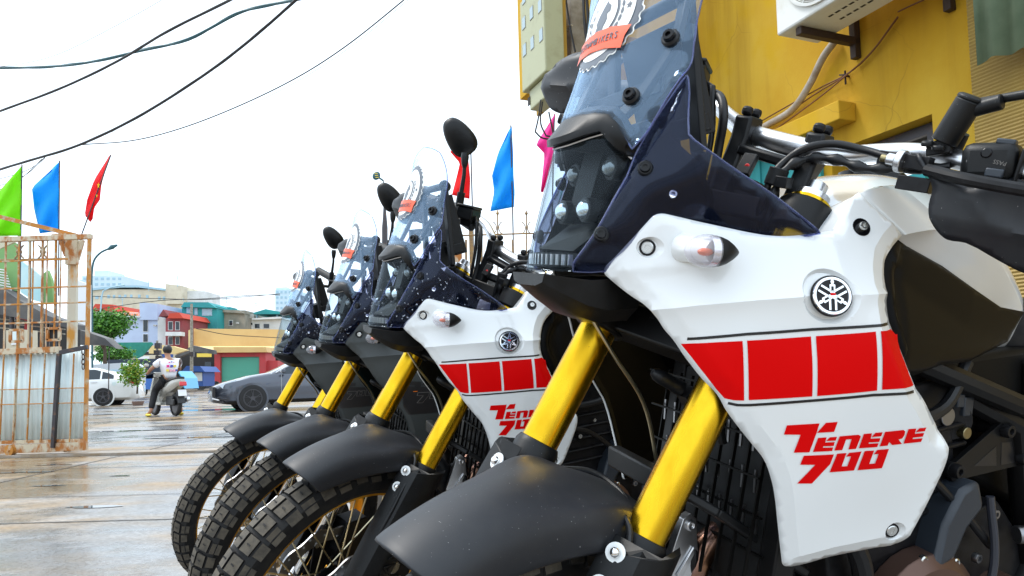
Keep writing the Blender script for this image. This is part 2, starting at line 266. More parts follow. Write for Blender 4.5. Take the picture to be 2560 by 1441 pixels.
'HGlow':[[-0.36,0.3421,1.0798],[-0.36,0.3174,1.0877],[-0.36,0.2828,1.0999],[-0.36,0.2641,1.0996],[-0.36,0.2543,1.1052],[-0.36,0.2425,1.1195],[-0.36,0.2379,1.1339],[-0.36,0.2364,1.1516],[-0.36,0.2255,1.1663],[-0.36,0.2124,1.1779]],
'HGridge':[[-0.36,0.2708,1.1595],[-0.36,0.2812,1.146],[-0.36,0.295,1.1296],[-0.36,0.3074,1.1219],[-0.36,0.3307,1.1181]],
'lamp':[[-0.112,0.0323,1.0643],[-0.128,0.0644,1.061],[-0.15,0.0802,1.1174]],
'chin':[[-0.1,-0.0077,1.0178],[-0.12,-0.0207,1.0454],[-0.14,0.0258,1.0555],[-0.125,0.0256,1.0168]],
'RBTP':[[-0.1163,0.0548,0.99],[-0.1698,0.0805,1.129],[-0.176,0.1081,1.1123],[-0.1341,0.0865,1.0348],[-0.219,0.118,1.22],[-0.211,0.139,1.15],[-0.3187,0.1772,1.0405],[-0.1926,0.1113,1.0602],[-0.1498,0.073,0.9919]],
'RBTC':[-0.79086,-16.93149,14.38926,4.90165,-0.83286,5.54139,-0.55116,-4.12722,-1.59871,-0.0911,-0.69933,0.02073],
'bolt':[-0.1864,0.1092,1.0211],
'lensL':[-0.1823,0.1771,1.0185],
'tail':[-0.237,0.2141,1.0167],
'tbolt':[-0.4184,0.1999,1.0551],
'emblem':[-0.3534,0.2216,0.9736],
'sb1':[-0.176,0.1081,1.1123],
'sb2':[-0.1341,0.0865,1.0348],
'S1':[-0.2035,0.1051,1.2628],
'S2':[-0.1649,0.0847,1.1967],
'S0':[-0.2257,0.0803,1.3238],
'frt':[-0.2448,-0.0983,0.8978],
'frb':[-0.1433,-0.0987,0.7132],
'gbolt':[-0.086,-0.1039,0.6955],
'gb2':[-0.0929,0.0901,0.6776],
'ftip':[0.1504,-0.0107,0.7238],
'botbolt':[-0.4804,0.2315,0.6888]}
# ------------------------------------------------------------------ motorcycle materials
K = dict(
 white=mat('white_paint', (.83, .85, .85), .16, coat=1), grey=mat('grey_paint', (.040, .046, .046), .40, spec=.4),
 red=mat('red_decal', (.74, .0, .001), .4, spec=.12), black=mat('gloss_black', (.004, .004, .005), .15, spec=.3),
 decal=mat('black_decal', (.012, .011, .012), .3), edge=mat('decal_outline', (.16, .15, .14), .4), orange=mat('orange', (.9, .2, .01), .35),
 plast=mat('black_plastic', (.0045, .005, .0058), .40, spec=.32, bump=.12, bscale=900, noise=35, col2=(.009, .0095, .0105), rough2=.48),
 fend=mat('fender_plastic', (.014, .0155, .0195), .48, spec=.45, bump=.06, bscale=1100, noise=60, col2=(.019, .02, .023), rough2=.5, lo=.45, hi=.8),
 dark=mat('dark_metal', (.006, .006, .007), .42, spec=.25, noise=60, col2=(.012, .012, .014)), frame=mat('frame_black', (.005, .005, .0055), .4, spec=.3),
 gold=mat('gold_anodised', (.80, .50, .022), .22, 1, noise=22, col2=(.66, .38, .014), rough2=.34, stretch=(1, 1, .12), lo=.38, hi=.66),
 rim=mat('gold_rim', (.75, .36, .03), .35, .9), steel=mat('steel', (.62, .62, .6), .25, 1), spoke=mat('spoke_steel', (.6, .53, .36), .3, 1),
 alu=mat('brushed_aluminium', (.72, .73, .75), .3, 1, noise=25, col2=(.62, .63, .65)), chrome=mat('chrome', (.85, .85, .86), .06, 1),
 rubber=mat('rubber', (.009, .009, .010), .7, spec=.3, noise=30, col2=(.02, .0185, .017)),
 knob=mat('dusty_rubber', (.098, .082, .060), .75, noise=45, col2=(.05, .043, .034), bump=.3, bscale=300),
 disc=mat('disc_steel', (.3, .3, .31), .35, 1), bronze=mat('bronze_cover', (.13, .075, .058), .36, .55), pipe=mat('heated_steel', (.32, .16, .07), .25, 1, noise=18, col2=(.18, .13, .16), lo=.3, hi=.7),
 rad=mat('radiator_fins', (.012, .013, .014), .6, .3), hose=mat('rubber_hose', (.007, .0075, .009), .42, spec=.4, bump=.1, bscale=400), hoseg=mat('grey_hose', (.03, .033, .045), .4),
 lamp=mat('lamp_glass', (.75, .8, .85), .03, .85), red2=mat('red_plastic', (.6, .01, .01), .4), wht=mat('sticker_white', (.86, .88, .88), .4),
 stk=mat('sticker_grey', (.10, .12, .15), .4), stkred=mat('sticker_orange', (.85, .10, .03), .4), lcd=mat('display_glass', (.01, .011, .012), .08, coat=.5),
 cover=mat('cover_grey', (.026, .034, .046), .38, spec=.5), grip=mat('rubber_grip', (.01, .01, .011), .6, bump=.6, bscale=260), amber=mat('amber_bulb', (.8, .12, .01), .3),
 lensd=mat('indicator_reflector', (.88, .87, .9), .16, .75, bump=.5, bscale=110),
 lampd=mat('lamp_glass_dim', (.25, .27, .28), .05, .7),
 brass=mat('zinc_brass', (.32, .27, .15), .35, 1))
K['edgehl'] = clear('edge_highlight', (.45, .50, .80), gloss=(.8, .85, 1), rough=.05, ior=1.6, haze=.15, hcol=(.4, .45, .8))  # bluish tube colour paints in the highlight along the sheet edges
K['scoop'] = mat('scoop_plastic', (.0030, .0030, .0034), .42, spec=.10, bump=.08, bscale=900)
K['knee'] = mat('knee_plastic', (.004, .0038, .0035), .5, spec=.16, bump=.1, bscale=900)
K['scr'] = clear('screen_plastic', (.96, .98, 1), gloss=(.62, .80, 1), rough=.015, ior=1.66, haze=.035, hcol=(.26, .55, 1))  # blue haze and gloss colours paint in the veil of reflected sky
K['smoke'] = clear('smoked_plastic', (.50, .51, .60), gloss=(.45, .5, .62), rough=.03, ior=1.5, haze=.02, hcol=(.10, .16, .40))
K['lens'] = clear('headlamp_glass', (.90, .94, .96), gloss=(.30, .33, .36), rough=.01, ior=1.4)
K['ind'] = clear('indicator_glass', (.93, .92, .95), rough=.06, ior=1.5, haze=.16, hcol=(.85, .85, .9))
K['drop'] = clear('water', (.97, .98, 1), rough=.0, ior=1.5, haze=.22, hcol=(.8, .85, .95))
# ------------------------------------------------------------------ measured surfaces
def specks(m, sc, th, col):
    t = m.node_tree; bs = t.nodes['Principled BSDF']; L = t.links.new; old = bs.inputs['Base Color'].links[0].from_socket
    tc = t.nodes.new('ShaderNodeTexCoord'); mp = t.nodes.new('ShaderNodeMapping'); mp.inputs['Scale'].default_value = (1, 1, .55); L(tc.outputs['Object'], mp.inputs[0])
    n = t.nodes.new('ShaderNodeTexNoise'); n.inputs['Scale'].default_value = sc; n.inputs['Detail'].default_value = 1; L(mp.outputs[0], n.inputs['Vector'])
    n2 = t.nodes.new('ShaderNodeTexNoise'); n2.inputs['Scale'].default_value = 14; L(mp.outputs[0], n2.inputs['Vector']); ad = t.nodes.new('ShaderNodeMath'); ad.operation = 'MULTIPLY_ADD'; ad.inputs[1].default_value = .18; L(n2.outputs[0], ad.inputs[0]); L(n.outputs[0], ad.inputs[2])
    r = t.nodes.new('ShaderNodeMapRange'); r.inputs[1].default_value = th; r.inputs[2].default_value = th + .04; L(ad.outputs[0], r.inputs[0])
    x = t.nodes.new('ShaderNodeMix'); x.data_type = 'RGBA'; x.inputs[7].default_value = (*col, 1); L(r.outputs[0], x.inputs[0]); L(old, x.inputs[6]); L(x.outputs[2], bs.inputs['Base Color'])
specks(K['fend'], 420, .855, (.22, .22, .22)); specks(K['plast'], 420, .87, (.12, .12, .12)); specks(K['gold'], 300, .90, (.25, .12, .02))
class RBF:
    def __init__(s, P, C): s.q = np.array([(p[0], p[2]) for p in P]); s.c = np.array(C)
    def __call__(s, x, z):
        r2 = (s.q[:, 0] - x)**2 + (s.q[:, 1] - z)**2
        return float((.5 * r2 * np.log(r2 + 1e-12)) @ s.c[:-3] + s.c[-3] + s.c[-2] * x + s.c[-1] * z)
SFAIR = RBF(G['RBFP'], G['RBFC']); STINT = RBF(G['RBTP'], G['RBTC'])
xz = lambda L: [(p[0], p[2]) for p in L]
yz = lambda L: [(p[1], p[2]) for p in L]
FOUT = [(p.x, p.y) for p in spline([V(*p, 0) for p in xz(G['FAIR'])], 4, True, 40)]
FRONT = xz(G['FAIR'][-28:] + G['FAIR'][:1]); TOPE = xz(G['FAIR'][:20])
_i = [i for i, p in enumerate(G['FAIR']) if p[0] < -.47 and p[2] > 1.04][0]
REAR = xz(G['FAIR'][_i:_i + 12]); CREASE = xz(G['crease']); CREASE2 = xz(G['crease2']); FRING = FOUT + FOUT[:1]
FR2 = [p for p in FRONT]
def yfair(x, z):
    y = SFAIR(x, z)
    d = segdist(x, z, CREASE); y += .011 * math.exp(-d / .024)
    d = segdist(x, z, CREASE2); y += .003 * math.exp(-d / .015)
    d = segdist(x, z, FR2); y -= .45 * max(0, .016 - d)
    d = segdist(x, z, REAR); y -= .5 * max(0, .022 - d)
    d = segdist(x, z, TOPE); y -= .3 * max(0, .010 - d)
    ex, _, ez = G['emblem']; r = math.hypot(x - ex, z - ez); y -= .006 * max(0, min(1, (.031 - r) / .005))
    for bx, _, bz in (G['bolt'], G['botbolt']):
        r = math.hypot(x - bx, z - bz); y -= .006 * max(0, min(1, (.0125 - r) / .003))
    return y
XC = lambda z, zs, v: float(np.interp(z, zs, v))
def xlens(y, z): return XC(z, [.97, 1, 1.145, 1.2], [-.078, -.083, -.116, -.13]) - XC(z, [.97, .99, 1.129], [11, 11, 8.4]) * y * y
def xscr(y, z): return XC(z, [1.1, 1.197, 1.263, 1.42, 1.5], [-.105, -.135, -.157, -.206, -.23]) - XC(z, [1.1, 1.197, 1.263, 1.324, 1.4], [5.5, 4.2, 4, 2.5, 1.2]) * y * y
# steering: the front end turns about the head axis
SO, SD = V(.105, 0, 0), V(-.454, 0, .891).normalized()
def dens(L, st=.004):
    out = []
    for (ax, ay), (bx, by) in zip(L, L[1:]):
        n = max(1, int(math.hypot(bx - ax, by - ay) / st)); out += [(ax + (bx - ax) * k / n, ay + (by - ay) * k / n) for k in range(n)]
    return out
def offs(L, d):
    out = []
    for i, (x, z) in enumerate(L):
        a, c = L[max(i - 1, 0)], L[min(i + 1, len(L) - 1)]; n = math.hypot(c[0] - a[0], c[1] - a[1]) or 1; out.append((x - (c[1] - a[1]) / n * d, z + (c[0] - a[0]) / n * d))
    return out
FEX = []
for L_, w_ in ((FRONT, .016), (REAR, .022), (TOPE, .010)):
    for sg_ in (1, -1): FEX += [[q for q in dens(offs(L_, sg_ * w_)) if abs(segdist(q[0], q[1], L_) - w_) < .001]]
FEX += [dens(CREASE), dens(CREASE2)]
for c_, rs in ((G['emblem'], (.026, .031)), (G['bolt'], (.0095, .0125)), (G['botbolt'], (.0095, .0125))):
    for r_ in rs: FEX += [[(c_[0] + r_ * math.cos(2 * pi * k / 40), c_[2] + r_ * math.sin(2 * pi * k / 40)) for k in range(40)]]
from mathutils.bvhtree import BVHTree
FBV = [None]
def bvh_of(me, sg):
    if sg > 0: FBV[0] = BVHTree.FromPolygons([v.co.copy() for v in me.vertices], [tuple(p.vertices) for p in me.polygons])
def yskin(x, z):
    h = FBV[0].ray_cast(V(x, 1, z), V(0, -1, 0)); return h[0].y if h[0] is not None else yfair(x, z)
def steer(a): return Matrix.Translation(SO) @ Matrix.Rotation(a, 4, SD) @ Matrix.Translation(-SO)
FU = (V(*G['frt']) - V(*G['frb'])); FU.y = 0; FU.normalize()          # up the fork tubes
FV = V(FU.z, 0, -FU.x)                                               # forward of the tubes
FB = V(G['frb'][0], 0, G['frb'][2])
def fk(side, s, f=0, o=0): return FB + FU * s + FV * f + V(0, side * (.0985 + o), 0)
AX = V(0, 0, .348)
def bolt_mb(mb, c, n, r, h=.004, mi=0, mi2=None, seg=14):
    n = Vector(n).normalized(); c = Vector(c)
    mb.lathe([(0, r), (h * .6, r), (h, r * .85), (h, r * .45), (h * .5, r * .4), (h * .5, 0)], c, n, seg, mi)
def spoke_mesh(i, n, side):
    mb = MB(); a = 2 * pi * i / n; b = a + (1 if (i // 2) % 2 else -1) * .62
    p = V(.055 * math.cos(b), side * .03, .055 * math.sin(b)); q = V(.268 * math.cos(a), side * .006, .268 * math.sin(a)); mb.tube([p, q], .0021, 5); return mb
_tyre = {}
def tyre_mb(R=.350, w=.046, rows=44, dusty=True):
    mb = MB(); sr_ = .052
    prof = [(-w * .72, R - .074), (-w * .95, R - .06), (-w, R - .04), (-w * .9, R - .022), (-w * .55, R - .011), (0, R - .008), (w * .55, R - .011), (w * .9, R - .022), (w, R - .04), (w * .95, R - .06), (w * .72, R - .074)]
    mb.lathe(prof, AX * 0, (0, 1, 0), 88, 0, True)
    def sec(ph, out):  # point of the tread section
        return (w + .002 + out * .4) * math.sin(ph), R - .052 + (.044 + out) * math.cos(ph)
    def block(t0, t1, p0, p1, sk, h=.0095):
        vs = []
        for out, g in ((-.004, 0), (h, .12)):
            for ta, pa in ((t0, p0), (t1, p0), (t1, p1), (t0, p1)):
                tm, pm = (t0 + t1) / 2, (p0 + p1) / 2; t = ta + (tm - ta) * g; p = pa + (pm - pa) * g
                y, r = sec(p, out); th = t + sk * p; vs.append(V(r * math.cos(th), y, r * math.sin(th)))
        mb.add(vs, [(4, 7, 6, 5), (0, 4, 5, 1), (1, 5, 6, 2), (2, 6, 7, 3), (3, 7, 4, 0)], 0); mb.m[-5] = 1
    d = 2 * pi / rows
    for i in range(rows):
        t = i * d + rnd.uniform(-.004, .004); s_ = .035 if i % 2 else -.035
        for p0, p1 in ((-.60 + s_ * .5, -.03 + s_), (.03 + s_, .60 + s_ * .5)): block(t + .06 * d, t + .94 * d, p0, p1, .0)
        for sg in (-1, 1): block(t + (.16 if i % 2 else .06) * d, t + (.94 if i % 2 else .84) * d, sg * (.68 + sg * s_ * .5), sg * (1.16 if i % 2 else 1.26), 0)
        for pc in (-.31 + s_ * .7, .31 + s_ * .7):      # sipe in each centre block
            y, r = sec(pc, .0102); mb.box((0, 0, 0), (.0006, .011, .003)); k = len(mb.v) - 8; a = t + d * .5; X_, Y_, Z_ = V(math.cos(a), 0, math.sin(a)), V(0, 1, 0), V(-math.sin(a), 0, math.cos(a))
            for q in range(k, k + 8): v = mb.v[q]; p = X_ * (r + v[0]) + Y_ * (y + v[1]) + Z_ * v[2]; mb.v[q] = tuple(p)
    return mb
def wheel(root, name, c, R, w, mtx, rimR, disc, nsp=32):
    T0 = Matrix.Translation(c); mm = (mtx @ T0) if mtx is not None else T0
    hb = MB(); hb.lathe([(-.05, .02), (-.05, .036), (-.036, .036), (-.034, .056), (-.028, .056), (-.024, .034), (.024, .034), (.028, .056), (.034, .056), (.036, .036), (.05, .036), (.05, .02)], V(0, 0, 0), (0, 1, 0), 28)
    hb.cyl((0, -.09, 0), (0, .09, 0), .011, seg=12)
    wh = hb.build(name, K['dark'], root, mtx=mm)
    tyre_mb(R, w, 46 if R > .34 else 40).build('tyre', [K['rubber'], K['knob']], wh, ang=30)
    r = MB(); r.lathe([(-.034, rimR + .012), (-.032, rimR - .002), (-.014, rimR - .008), (0, rimR - .016), (.014, rimR - .008), (.032, rimR - .002), (.034, rimR + .012), (.02, rimR + .004), (-.02, rimR + .004)], V(0, 0, 0), (0, 1, 0), 72, 0, True)
    r.build('rim', K['rim'], wh)
    for i in range(nsp):
        mb = MB(); sd = 1 if i % 2 else -1; a = 2 * pi * (i + .5) / nsp; b = a + (1 if (i // 2) % 2 else -1) * .75
        mb.tube([V(.052 * math.cos(b), sd * .031, .052 * math.sin(b)), V((rimR - .01) * math.cos(a), sd * .005, (rimR - .01) * math.sin(a))], .0022, 5); mb.build('spoke', K['spoke'], wh)
    for sd in disc:
        d = MB(); ro, ri, n = (.141, .108, 96) if R > .34 else (.122, .09, 96); y = sd * .062; vs = []; fs = []
        for yy in (y - .0022, y + .0022):
            for k in range(n):
                t = 2 * pi * k / n; q = ro + .0045 * math.sin(10 * t)
                vs += [V(q * math.cos(t), yy, q * math.sin(t)), V(ri * math.cos(t), yy, ri * math.sin(t))]
        for k in range(n):
            j = (k + 1) % n; a0, a1, b0, b1 = 2 * k, 2 * k + 1, 2 * j, 2 * j + 1; N2 = 2 * n
            fs += [(a0, a1, b1, b0), (a0 + N2, b0 + N2, b1 + N2, a1 + N2), (a0, b0, b0 + N2, a0 + N2), (a1, a1 + N2, b1 + N2, b1)]
        d.add(vs, fs, 0)
        for k in range(6):      # carrier arms and buttons
            t = 2 * pi * k / 6; d.bar((.04 * math.cos(t), y, .04 * math.sin(t)), (.104 * math.cos(t + .35), y, .104 * math.sin(t + .35)), .02, .004, (0, 1, 0), 1)
            d.cyl((.108 * math.cos(t + .35), y - .004, .108 * math.sin(t + .35)), (.108 * math.cos(t + .35), y + .004, .108 * math.sin(t + .35)), .008, seg=10, mi=2)
        for k in range(40):     # drilled holes: dark plugs with a bright rim
            t = 2 * pi * k / 40; q = (.118, .127, .134)[k % 3] * (ro / .141); p = V(q * math.cos(t), y, q * math.sin(t)); d.cyl(p - V(0, .0027, 0), p + V(0, .0027, 0), .0028, seg=7, mi=3)
        d.build('brake_disc', [K['disc'], K['dark'], K['steel'], K['wht'] if R > .34 else K['dark']], wh)
    return wh
def polysheet(name, outl, fn, m, root, off=.0009, step=.006, want=(0, 1, 0)):
    "flat print laid on a body panel"
    cx_ = sum(p[0] for p in outl) / len(outl); cz_ = sum(p[1] for p in outl) / len(outl); q = []
    for x, z in dens(list(outl) + [outl[0]], .004):
        k = 0
        while k < 40 and (not inpoly(x, z, FOUT) or segdist(x, z, FRING) < .0022): x += (cx_ - x) * .03; z += (cz_ - z) * .03 * .2; k += 1
        q.append((x, z))
    outl = q
    return sheet(name, outl, lambda a, b: V(a, fn(a, b) + off, b), m, root, step, 0, 0, want=want)
def prism_y(mb, poly, y0, y1, mi=0):
    "polygon in x, z extruded between two y"
    k = len(poly); vs = [V(x, y0, z) for x, z in poly] + [V(x, y1, z) for x, z in poly]
    a = sum((poly[i][0] - poly[i - 1][0]) * (poly[i][1] + poly[i - 1][1]) for i in range(k))
    fs = [tuple(range(k)), tuple(range(2 * k - 1, k - 1, -1))] + [(i, i + k, (i + 1) % k + k, (i + 1) % k) for i in range(k)]
    if a > 0: fs = [tuple(reversed(f)) for f in fs]
    if y1 < y0: fs = [tuple(reversed(f)) for f in fs]
    mb.add(vs, fs, mi)
def build_bike(kind):
    root = empty('adventure_motorcycle'); body = K['white'] if kind == 'white' else K['grey']
    ST_ = []
    def st(o): o['turns'] = 1; ST_.append(o); return o
    # ---------------- side fairings, left and its mirror on the right
    for sg in (1, -1):
        fo = sheet('side_fairing', FOUT, lambda a, b: V(a, sg * yfair(a, b), b), [body, K['knee']], root, .0058, .0035, 17, want=(0, sg, 0), extra=FEX)
        FBVH = bvh_of(fo.data, sg)
        if sg < 0: continue
        # prints
        if kind == 'white':
            for b in ('bline1', 'bline2'):
                L = [p for p in dens(xz(G[b]), .004) if inpoly(p[0], p[1], FOUT) and segdist(p[0], p[1], FRING) > .003]; w = .0016
                polysheet('black_pinstripe', [(x, z + w) for x, z in L] + [(x, z - w) for x, z in L[::-1]], yskin, K['decal'], fo, .0009, .005)
            for q in G['squares']: polysheet('red_block', xz(q), yskin, K['red'], fo, .0009, .005)
            for q in G['letters']: polysheet('letter', xz(q), yskin, K['red'], fo, .0009, .005)
        else:
            for q in G['letters'][:10]:
                polysheet('letter', [((x + .322) * 1.12 - .318, (z - .79) * 1.05 + .846 + .10 * (x + .36)) for x, z in xz(q)], yskin, K['decal'], fo, .0009, .005)
            band = [(-.300, .868), (-.52, .872), (-.53, .80), (-.325, .775), (-.31, .80)]
            polysheet('black_band', [p for p in band], yskin, K['decal'], fo, .0009, .005)
            for q in G['letters'][10:]:
                p = [((x + .37) * 1.05 - .372, (z - .775) * 1.0 + .838) for x, z in xz(q)]; polysheet('letter_outline', p, yskin, K['edge'], fo, .0016, .005)
                c = (sum(a for a, _ in p) / len(p), sum(b for _, b in p) / len(p))
                from_in = inset(p, .0011); polysheet('letter', from_in, yskin, K['decal'], fo, .0022, .005)
            polysheet('orange_mark', [(-.333, .853), (-.345, .8545), (-.345, .8525), (-.333, .851)], yskin, K['orange'], fo, .0018, .005)
        # fixings
        for nm, r in (('bolt', .0078), ('tbolt', .009), ('botbolt', .0075)):
            x, _, z = G[nm]; y = yfair(x, z); e = .004
            n = V(-(yfair(x + e, z) - yfair(x - e, z)) / (2 * e), 1, -(yfair(x, z + e) - yfair(x, z - e)) / (2 * e)).normalized()
            mb = MB(); c = V(x, y, z)
            mb.lathe([(-.002, r * 1.25), (.0012, r * 1.25), (.0012, r)], c, n, 24, 1); bolt_mb(mb, c + n * .0008, n, r * (.62 if nm == 'tbolt' else .92), .006 if nm == 'tbolt' else .002, 0, seg=18)
            mb.build('fairing_bolt', [K['steel'], K['black']], fo)
        # tuning fork emblem
        x, _, z = G['emblem']; y = yfair(x, z) + .001; e = .02; n = V(-(SFAIR(x + e, z) - SFAIR(x - e, z)) / (2 * e), 1, -(SFAIR(x, z + e) - SFAIR(x, z - e)) / (2 * e)).normalized()
        U = V(0, 0, 1) - n * n.z; U.normalize(); X_ = U.cross(n); R_ = .0238; c = V(x, y, z)
        mb = MB(); mb.lathe([(0, R_), (.002, R_), (.0032, R_ * .97), (.0032, 0)], c, n, 48, 0); mb.lathe([(.0032, R_ * .93), (.0044, R_ * .9), (.0044, R_ * .78), (.0032, R_ * .76)], c, n, 48, 1, True)
        top = c + n * .0037
        def P2(r, a): return top + (X_ * math.cos(a) + U * math.sin(a)) * r * R_
        for k in range(3):
            a = pi / 2 + k * 2 * pi / 3; d = (X_ * math.cos(a) + U * math.sin(a)); s = d.cross(n)
            mb.add([top + d * R_ * u + s * R_ * v + n * .0008 for u, v in ((.92, 0), (.66, .085), (.56, .05), (.52, .14), (.26, .13), (.0, .10), (.0, -.10), (.26, -.13), (.52, -.14), (.56, -.05), (.66, -.085))], [tuple(range(11))], 1)
            mb.add([top + d * R_ * u + s * R_ * v + n * .0011 for u, v in ((.44, .055), (.24, .055), (.24, -.055), (.44, -.055))], [(0, 1, 2, 3)], 0)
            b = a + pi; d = (X_ * math.cos(b) + U * math.sin(b)); s = d.cross(n)
            for o_ in (-.14, .14): mb.add([top + d * R_ * u + s * R_ * v + n * .0008 for u, v in ((.70, o_ - .05), (.70, o_ + .05), (.08, o_ + .05), (.08, o_ - .05))], [(0, 1, 2, 3)], 1)
        mb.add([top + X_ * R_ * u + U * R_ * v + n * .0013 for u, v in ((-.12, .12), (.14, .12), (.13, .02), (-.1, .0))], [(0, 1, 2, 3)], 2)
        mb.build('tuning_fork_emblem', [K['black'], K['chrome'], K['red']], fo)
    # ---------------- fuel tank: lofted body with a recessed filler deck
    mb = MB(); rings = []
    for x, top, wt, ym, zm, zb in ((-.385, 1.045, .07, .150, 1.02, .90), (-.405, 1.075, .10, .180, 1.055, .90), (-.435, 1.105, .115, .188, 1.075, .90), (-.50, 1.135, .115, .192, 1.082, .90), (-.57, 1.150, .105, .192, 1.075, .90), (-.65, 1.150, .095, .182, 1.062, .88), (-.73, 1.125, .08, .165, 1.045, .88), (-.80, 1.075, .07, .14, 1.02, .88), (-.87, 1.01, .06, .115, .985, .88), (-.93, .955, .05, .1, .94, .86)):
        h = [(0, top), (wt * .6, top - .002), (wt, top - .012), (ym * .93, zm + .016), (ym, zm - .010), (ym * .84, zm - .045), (ym * .74, zb)]
        rings.append([V(x, y, z) for y, z in h] + [V(x, -y, z) for y, z in h[::-1][:-1]])
    mb.loft(rings, True, True); tk = mb.build('fuel_tank', body, root, 38)
    sub = tk.modifiers.new('round', 'SUBSURF'); sub.levels = sub.render_levels = 2
    cap = MB(); cap.lathe([(0, .05), (.008, .05), (.012, .045), (.012, .02), (.014, 0)], V(-.66, 0, 1.146), (-.1, 0, 1), 32); cap.build('filler_cap', K['black'], root)
    # shoulder that joins the tank to the fairing's upper edge
    sp_ = [G['FAIR'][18], G['FAIR'][19], G['FAIR'][20], G['FAIR'][21], G['FAIR'][22], G['FAIR'][23], [-.4795, .2195, 1.049]]
    for sg in (1, -1):
        A = [V(p[0], sg * (yfair(p[0], p[2]) - .0005), p[2] + .0005) for p in sp_]
        B = [V(-.420, sg * .185, 1.046), V(-.435, sg * .182, 1.066), V(-.455, sg * .178, 1.086), V(-.475, sg * .172, 1.102), V(-.505, sg * .165, 1.117), V(-.53, sg * .168, 1.112), V(-.60, sg * .186, 1.06)]
        mid = [(a + b) * .5 + V(0, sg * .006, .006) for a, b in zip(A, B)]; near = [a + (m - a) * .12 for a, m in zip(A, mid)]
        C = [a + V(-.002, sg * -.055, -.012 - .010 * k / 6) for k, a in enumerate(A)]; nc = [a + (c - a) * .12 for a, c in zip(A, C)]
        r = [C, nc, A, near, mid, B]
        mb = MB(); mb.loft(r if sg < 0 else [x[::-1] for x in r], False); sh = mb.build('tank_shoulder', body, root, 60); q = sh.modifiers.new('r', 'SUBSURF'); q.levels = q.render_levels = 2
    # ---------------- knee scoop (black) and its outer frame
    for sg in (1, -1):
        o_ = xz(G['SCOOPX']) + [(-.53, .875), (-.60, .886), (-.68, .886), (-.80, .91), (-.84, .955), (-.76, .962), (-.69, .984), (-.605, 1.016), (-.535, 1.039)]
        SCL = xz(G['SCOOPX'])[:-2]
        def ysc(x, z):
            t = max(0, min(1, (-.43 - x) / .09)); t2 = max(0, min(1, (-.5 - x) / .35))
            yb = yfair(max(x, -.475), min(z, 1.04)) - .006
            dl = segdist(x, z, SCL); dl = max(0, min(1, (dl - .014) / .028)); dl = dl * dl * (3 - 2 * dl); yb -= .026 * dl
            return yb - .012 * min(1, t * 1.5) * min(1, segdist(x, z, [(-.53, 1.036), (-.68, .984), (-.84, .955)]) / .05) - .085 * t2 - .004
        sheet('knee_panel', o_, lambda a, b: V(a, sg * ysc(a, b), b), K['scoop'], root, .008, .004, 50, want=(0, sg, 0))
    # seat, tail, rear frame
    mb = MB(); rings = []
    for x, z, w, h in ((-.86, .955, .07, .05), (-.93, .925, .10, .07), (-1.1, .905, .125, .075), (-1.3, .925, .13, .07), (-1.5, .965, .115, .06), (-1.66, .985, .08, .04)):
        rings.append([V(x, y * w, z + k * h) for y, k in ((-.75, -1), (-1, -.2), (-.8, .6), (0, .85), (.8, .6), (1, -.2), (.75, -1))])
    mb.loft(rings); q = mb.build('seat', K['rubber'], root, 50)
    for sg in (-1, 1): mb = MB(); prism_y(mb, [(-.95, .86), (-1.25, .85), (-1.70, .96), (-1.72, 1.0), (-1.6, .975), (-1.3, .905), (-.95, .9)], sg * .085, sg * .135); mb.build('tail_panel', body, root, 30, .004)
    mb = MB(); mb.box((-1.66, 0, .965), (.25, .12, .04)); mb.build('tail_rack', K['plast'], root, 30, .004)
    mb = MB(); mb.box((-1.80, 0, .93), (.03, .11, .05)); mb.build('tail_lamp', K['red2'], root, 30, .006)
    mb = MB(); mb.prism([(-.09, 0), (.09, 0), (.075, -.28), (-.075, -.28)], (-1.82, 0, .89), (0, 1, 0), (-.35, 0, .93), .004); mb.build('rear_mudguard', K['plast'], root)
    mb = MB()
    for sg in (-1, 1):
        mb.tube([V(-.60, sg * .07, .90), V(-.85, sg * .14, .78), V(-.93, sg * .13, .55), V(-.86, sg * .12, .42)], .019, 10)
        mb.tube([V(-.42, sg * .05, 1.02), V(-.56, sg * .14, .90), V(-.88, sg * .15, .80)], .017, 10)
        mb.tube([V(-.40, sg * .04, .94), V(-.42, sg * .08, .75), V(-.46, sg * .1, .52), V(-.6, sg * .11, .36), V(-.9, sg * .12, .36)], .015, 10)
        mb.tube([V(-.88, sg * .13, .80), V(-1.3, sg * .10, .86), V(-1.62, sg * .07, .93)], .013, 8)
    mb.cyl((-.335, 0, 1.08), (-.275, 0, .90), .036, seg=20); mb.build('main_frame', K['frame'], root)
    mb = MB()
    for sg in (-1, 1): mb.tube([V(-.92, sg * .09, .45), V(-1.2, sg * .11, .42), V(-1.56, sg * .115, .335)], [.035, .03, .026], 10)
    mb.cyl((-1.05, -.1, .44), (-1.05, .1, .44), .03); mb.build('swingarm', K['dark'], root)
    wheel(root, 'rear_wheel', V(-1.56, 0, .335), .335, .066, None, .235, (-1,), 32)
    mb = MB(); prism_y(mb, [(-.50, .86), (-.96, .90), (-1.02, .70), (-.96, .62), (-.56, .80)], -.105, .105); mb.build('air_box', K['knee'], root, 30, .01)
    mb = MB(); prism_y(mb, [(-.90, .88), (-1.25, .87), (-1.12, .60), (-.94, .58)], -.12, .128); mb.build('side_cover', K['knee'], root, 30, .01)
    # ---------------- engine: cases, cylinder, covers, bolts, hoses
    mb = MB()
    prism_y(mb, [(-.47, .36), (-.92, .36), (-.98, .52), (-.84, .66), (-.58, .60), (-.46, .50)], -.13, .13)
    prism_y(mb, [(-.50, .56), (-.76, .60), (-.70, .86), (-.44, .82)], -.15, .13)
    prism_y(mb, [(-.44, .80), (-.72, .85), (-.70, .93), (-.42, .90)], -.14, .12)
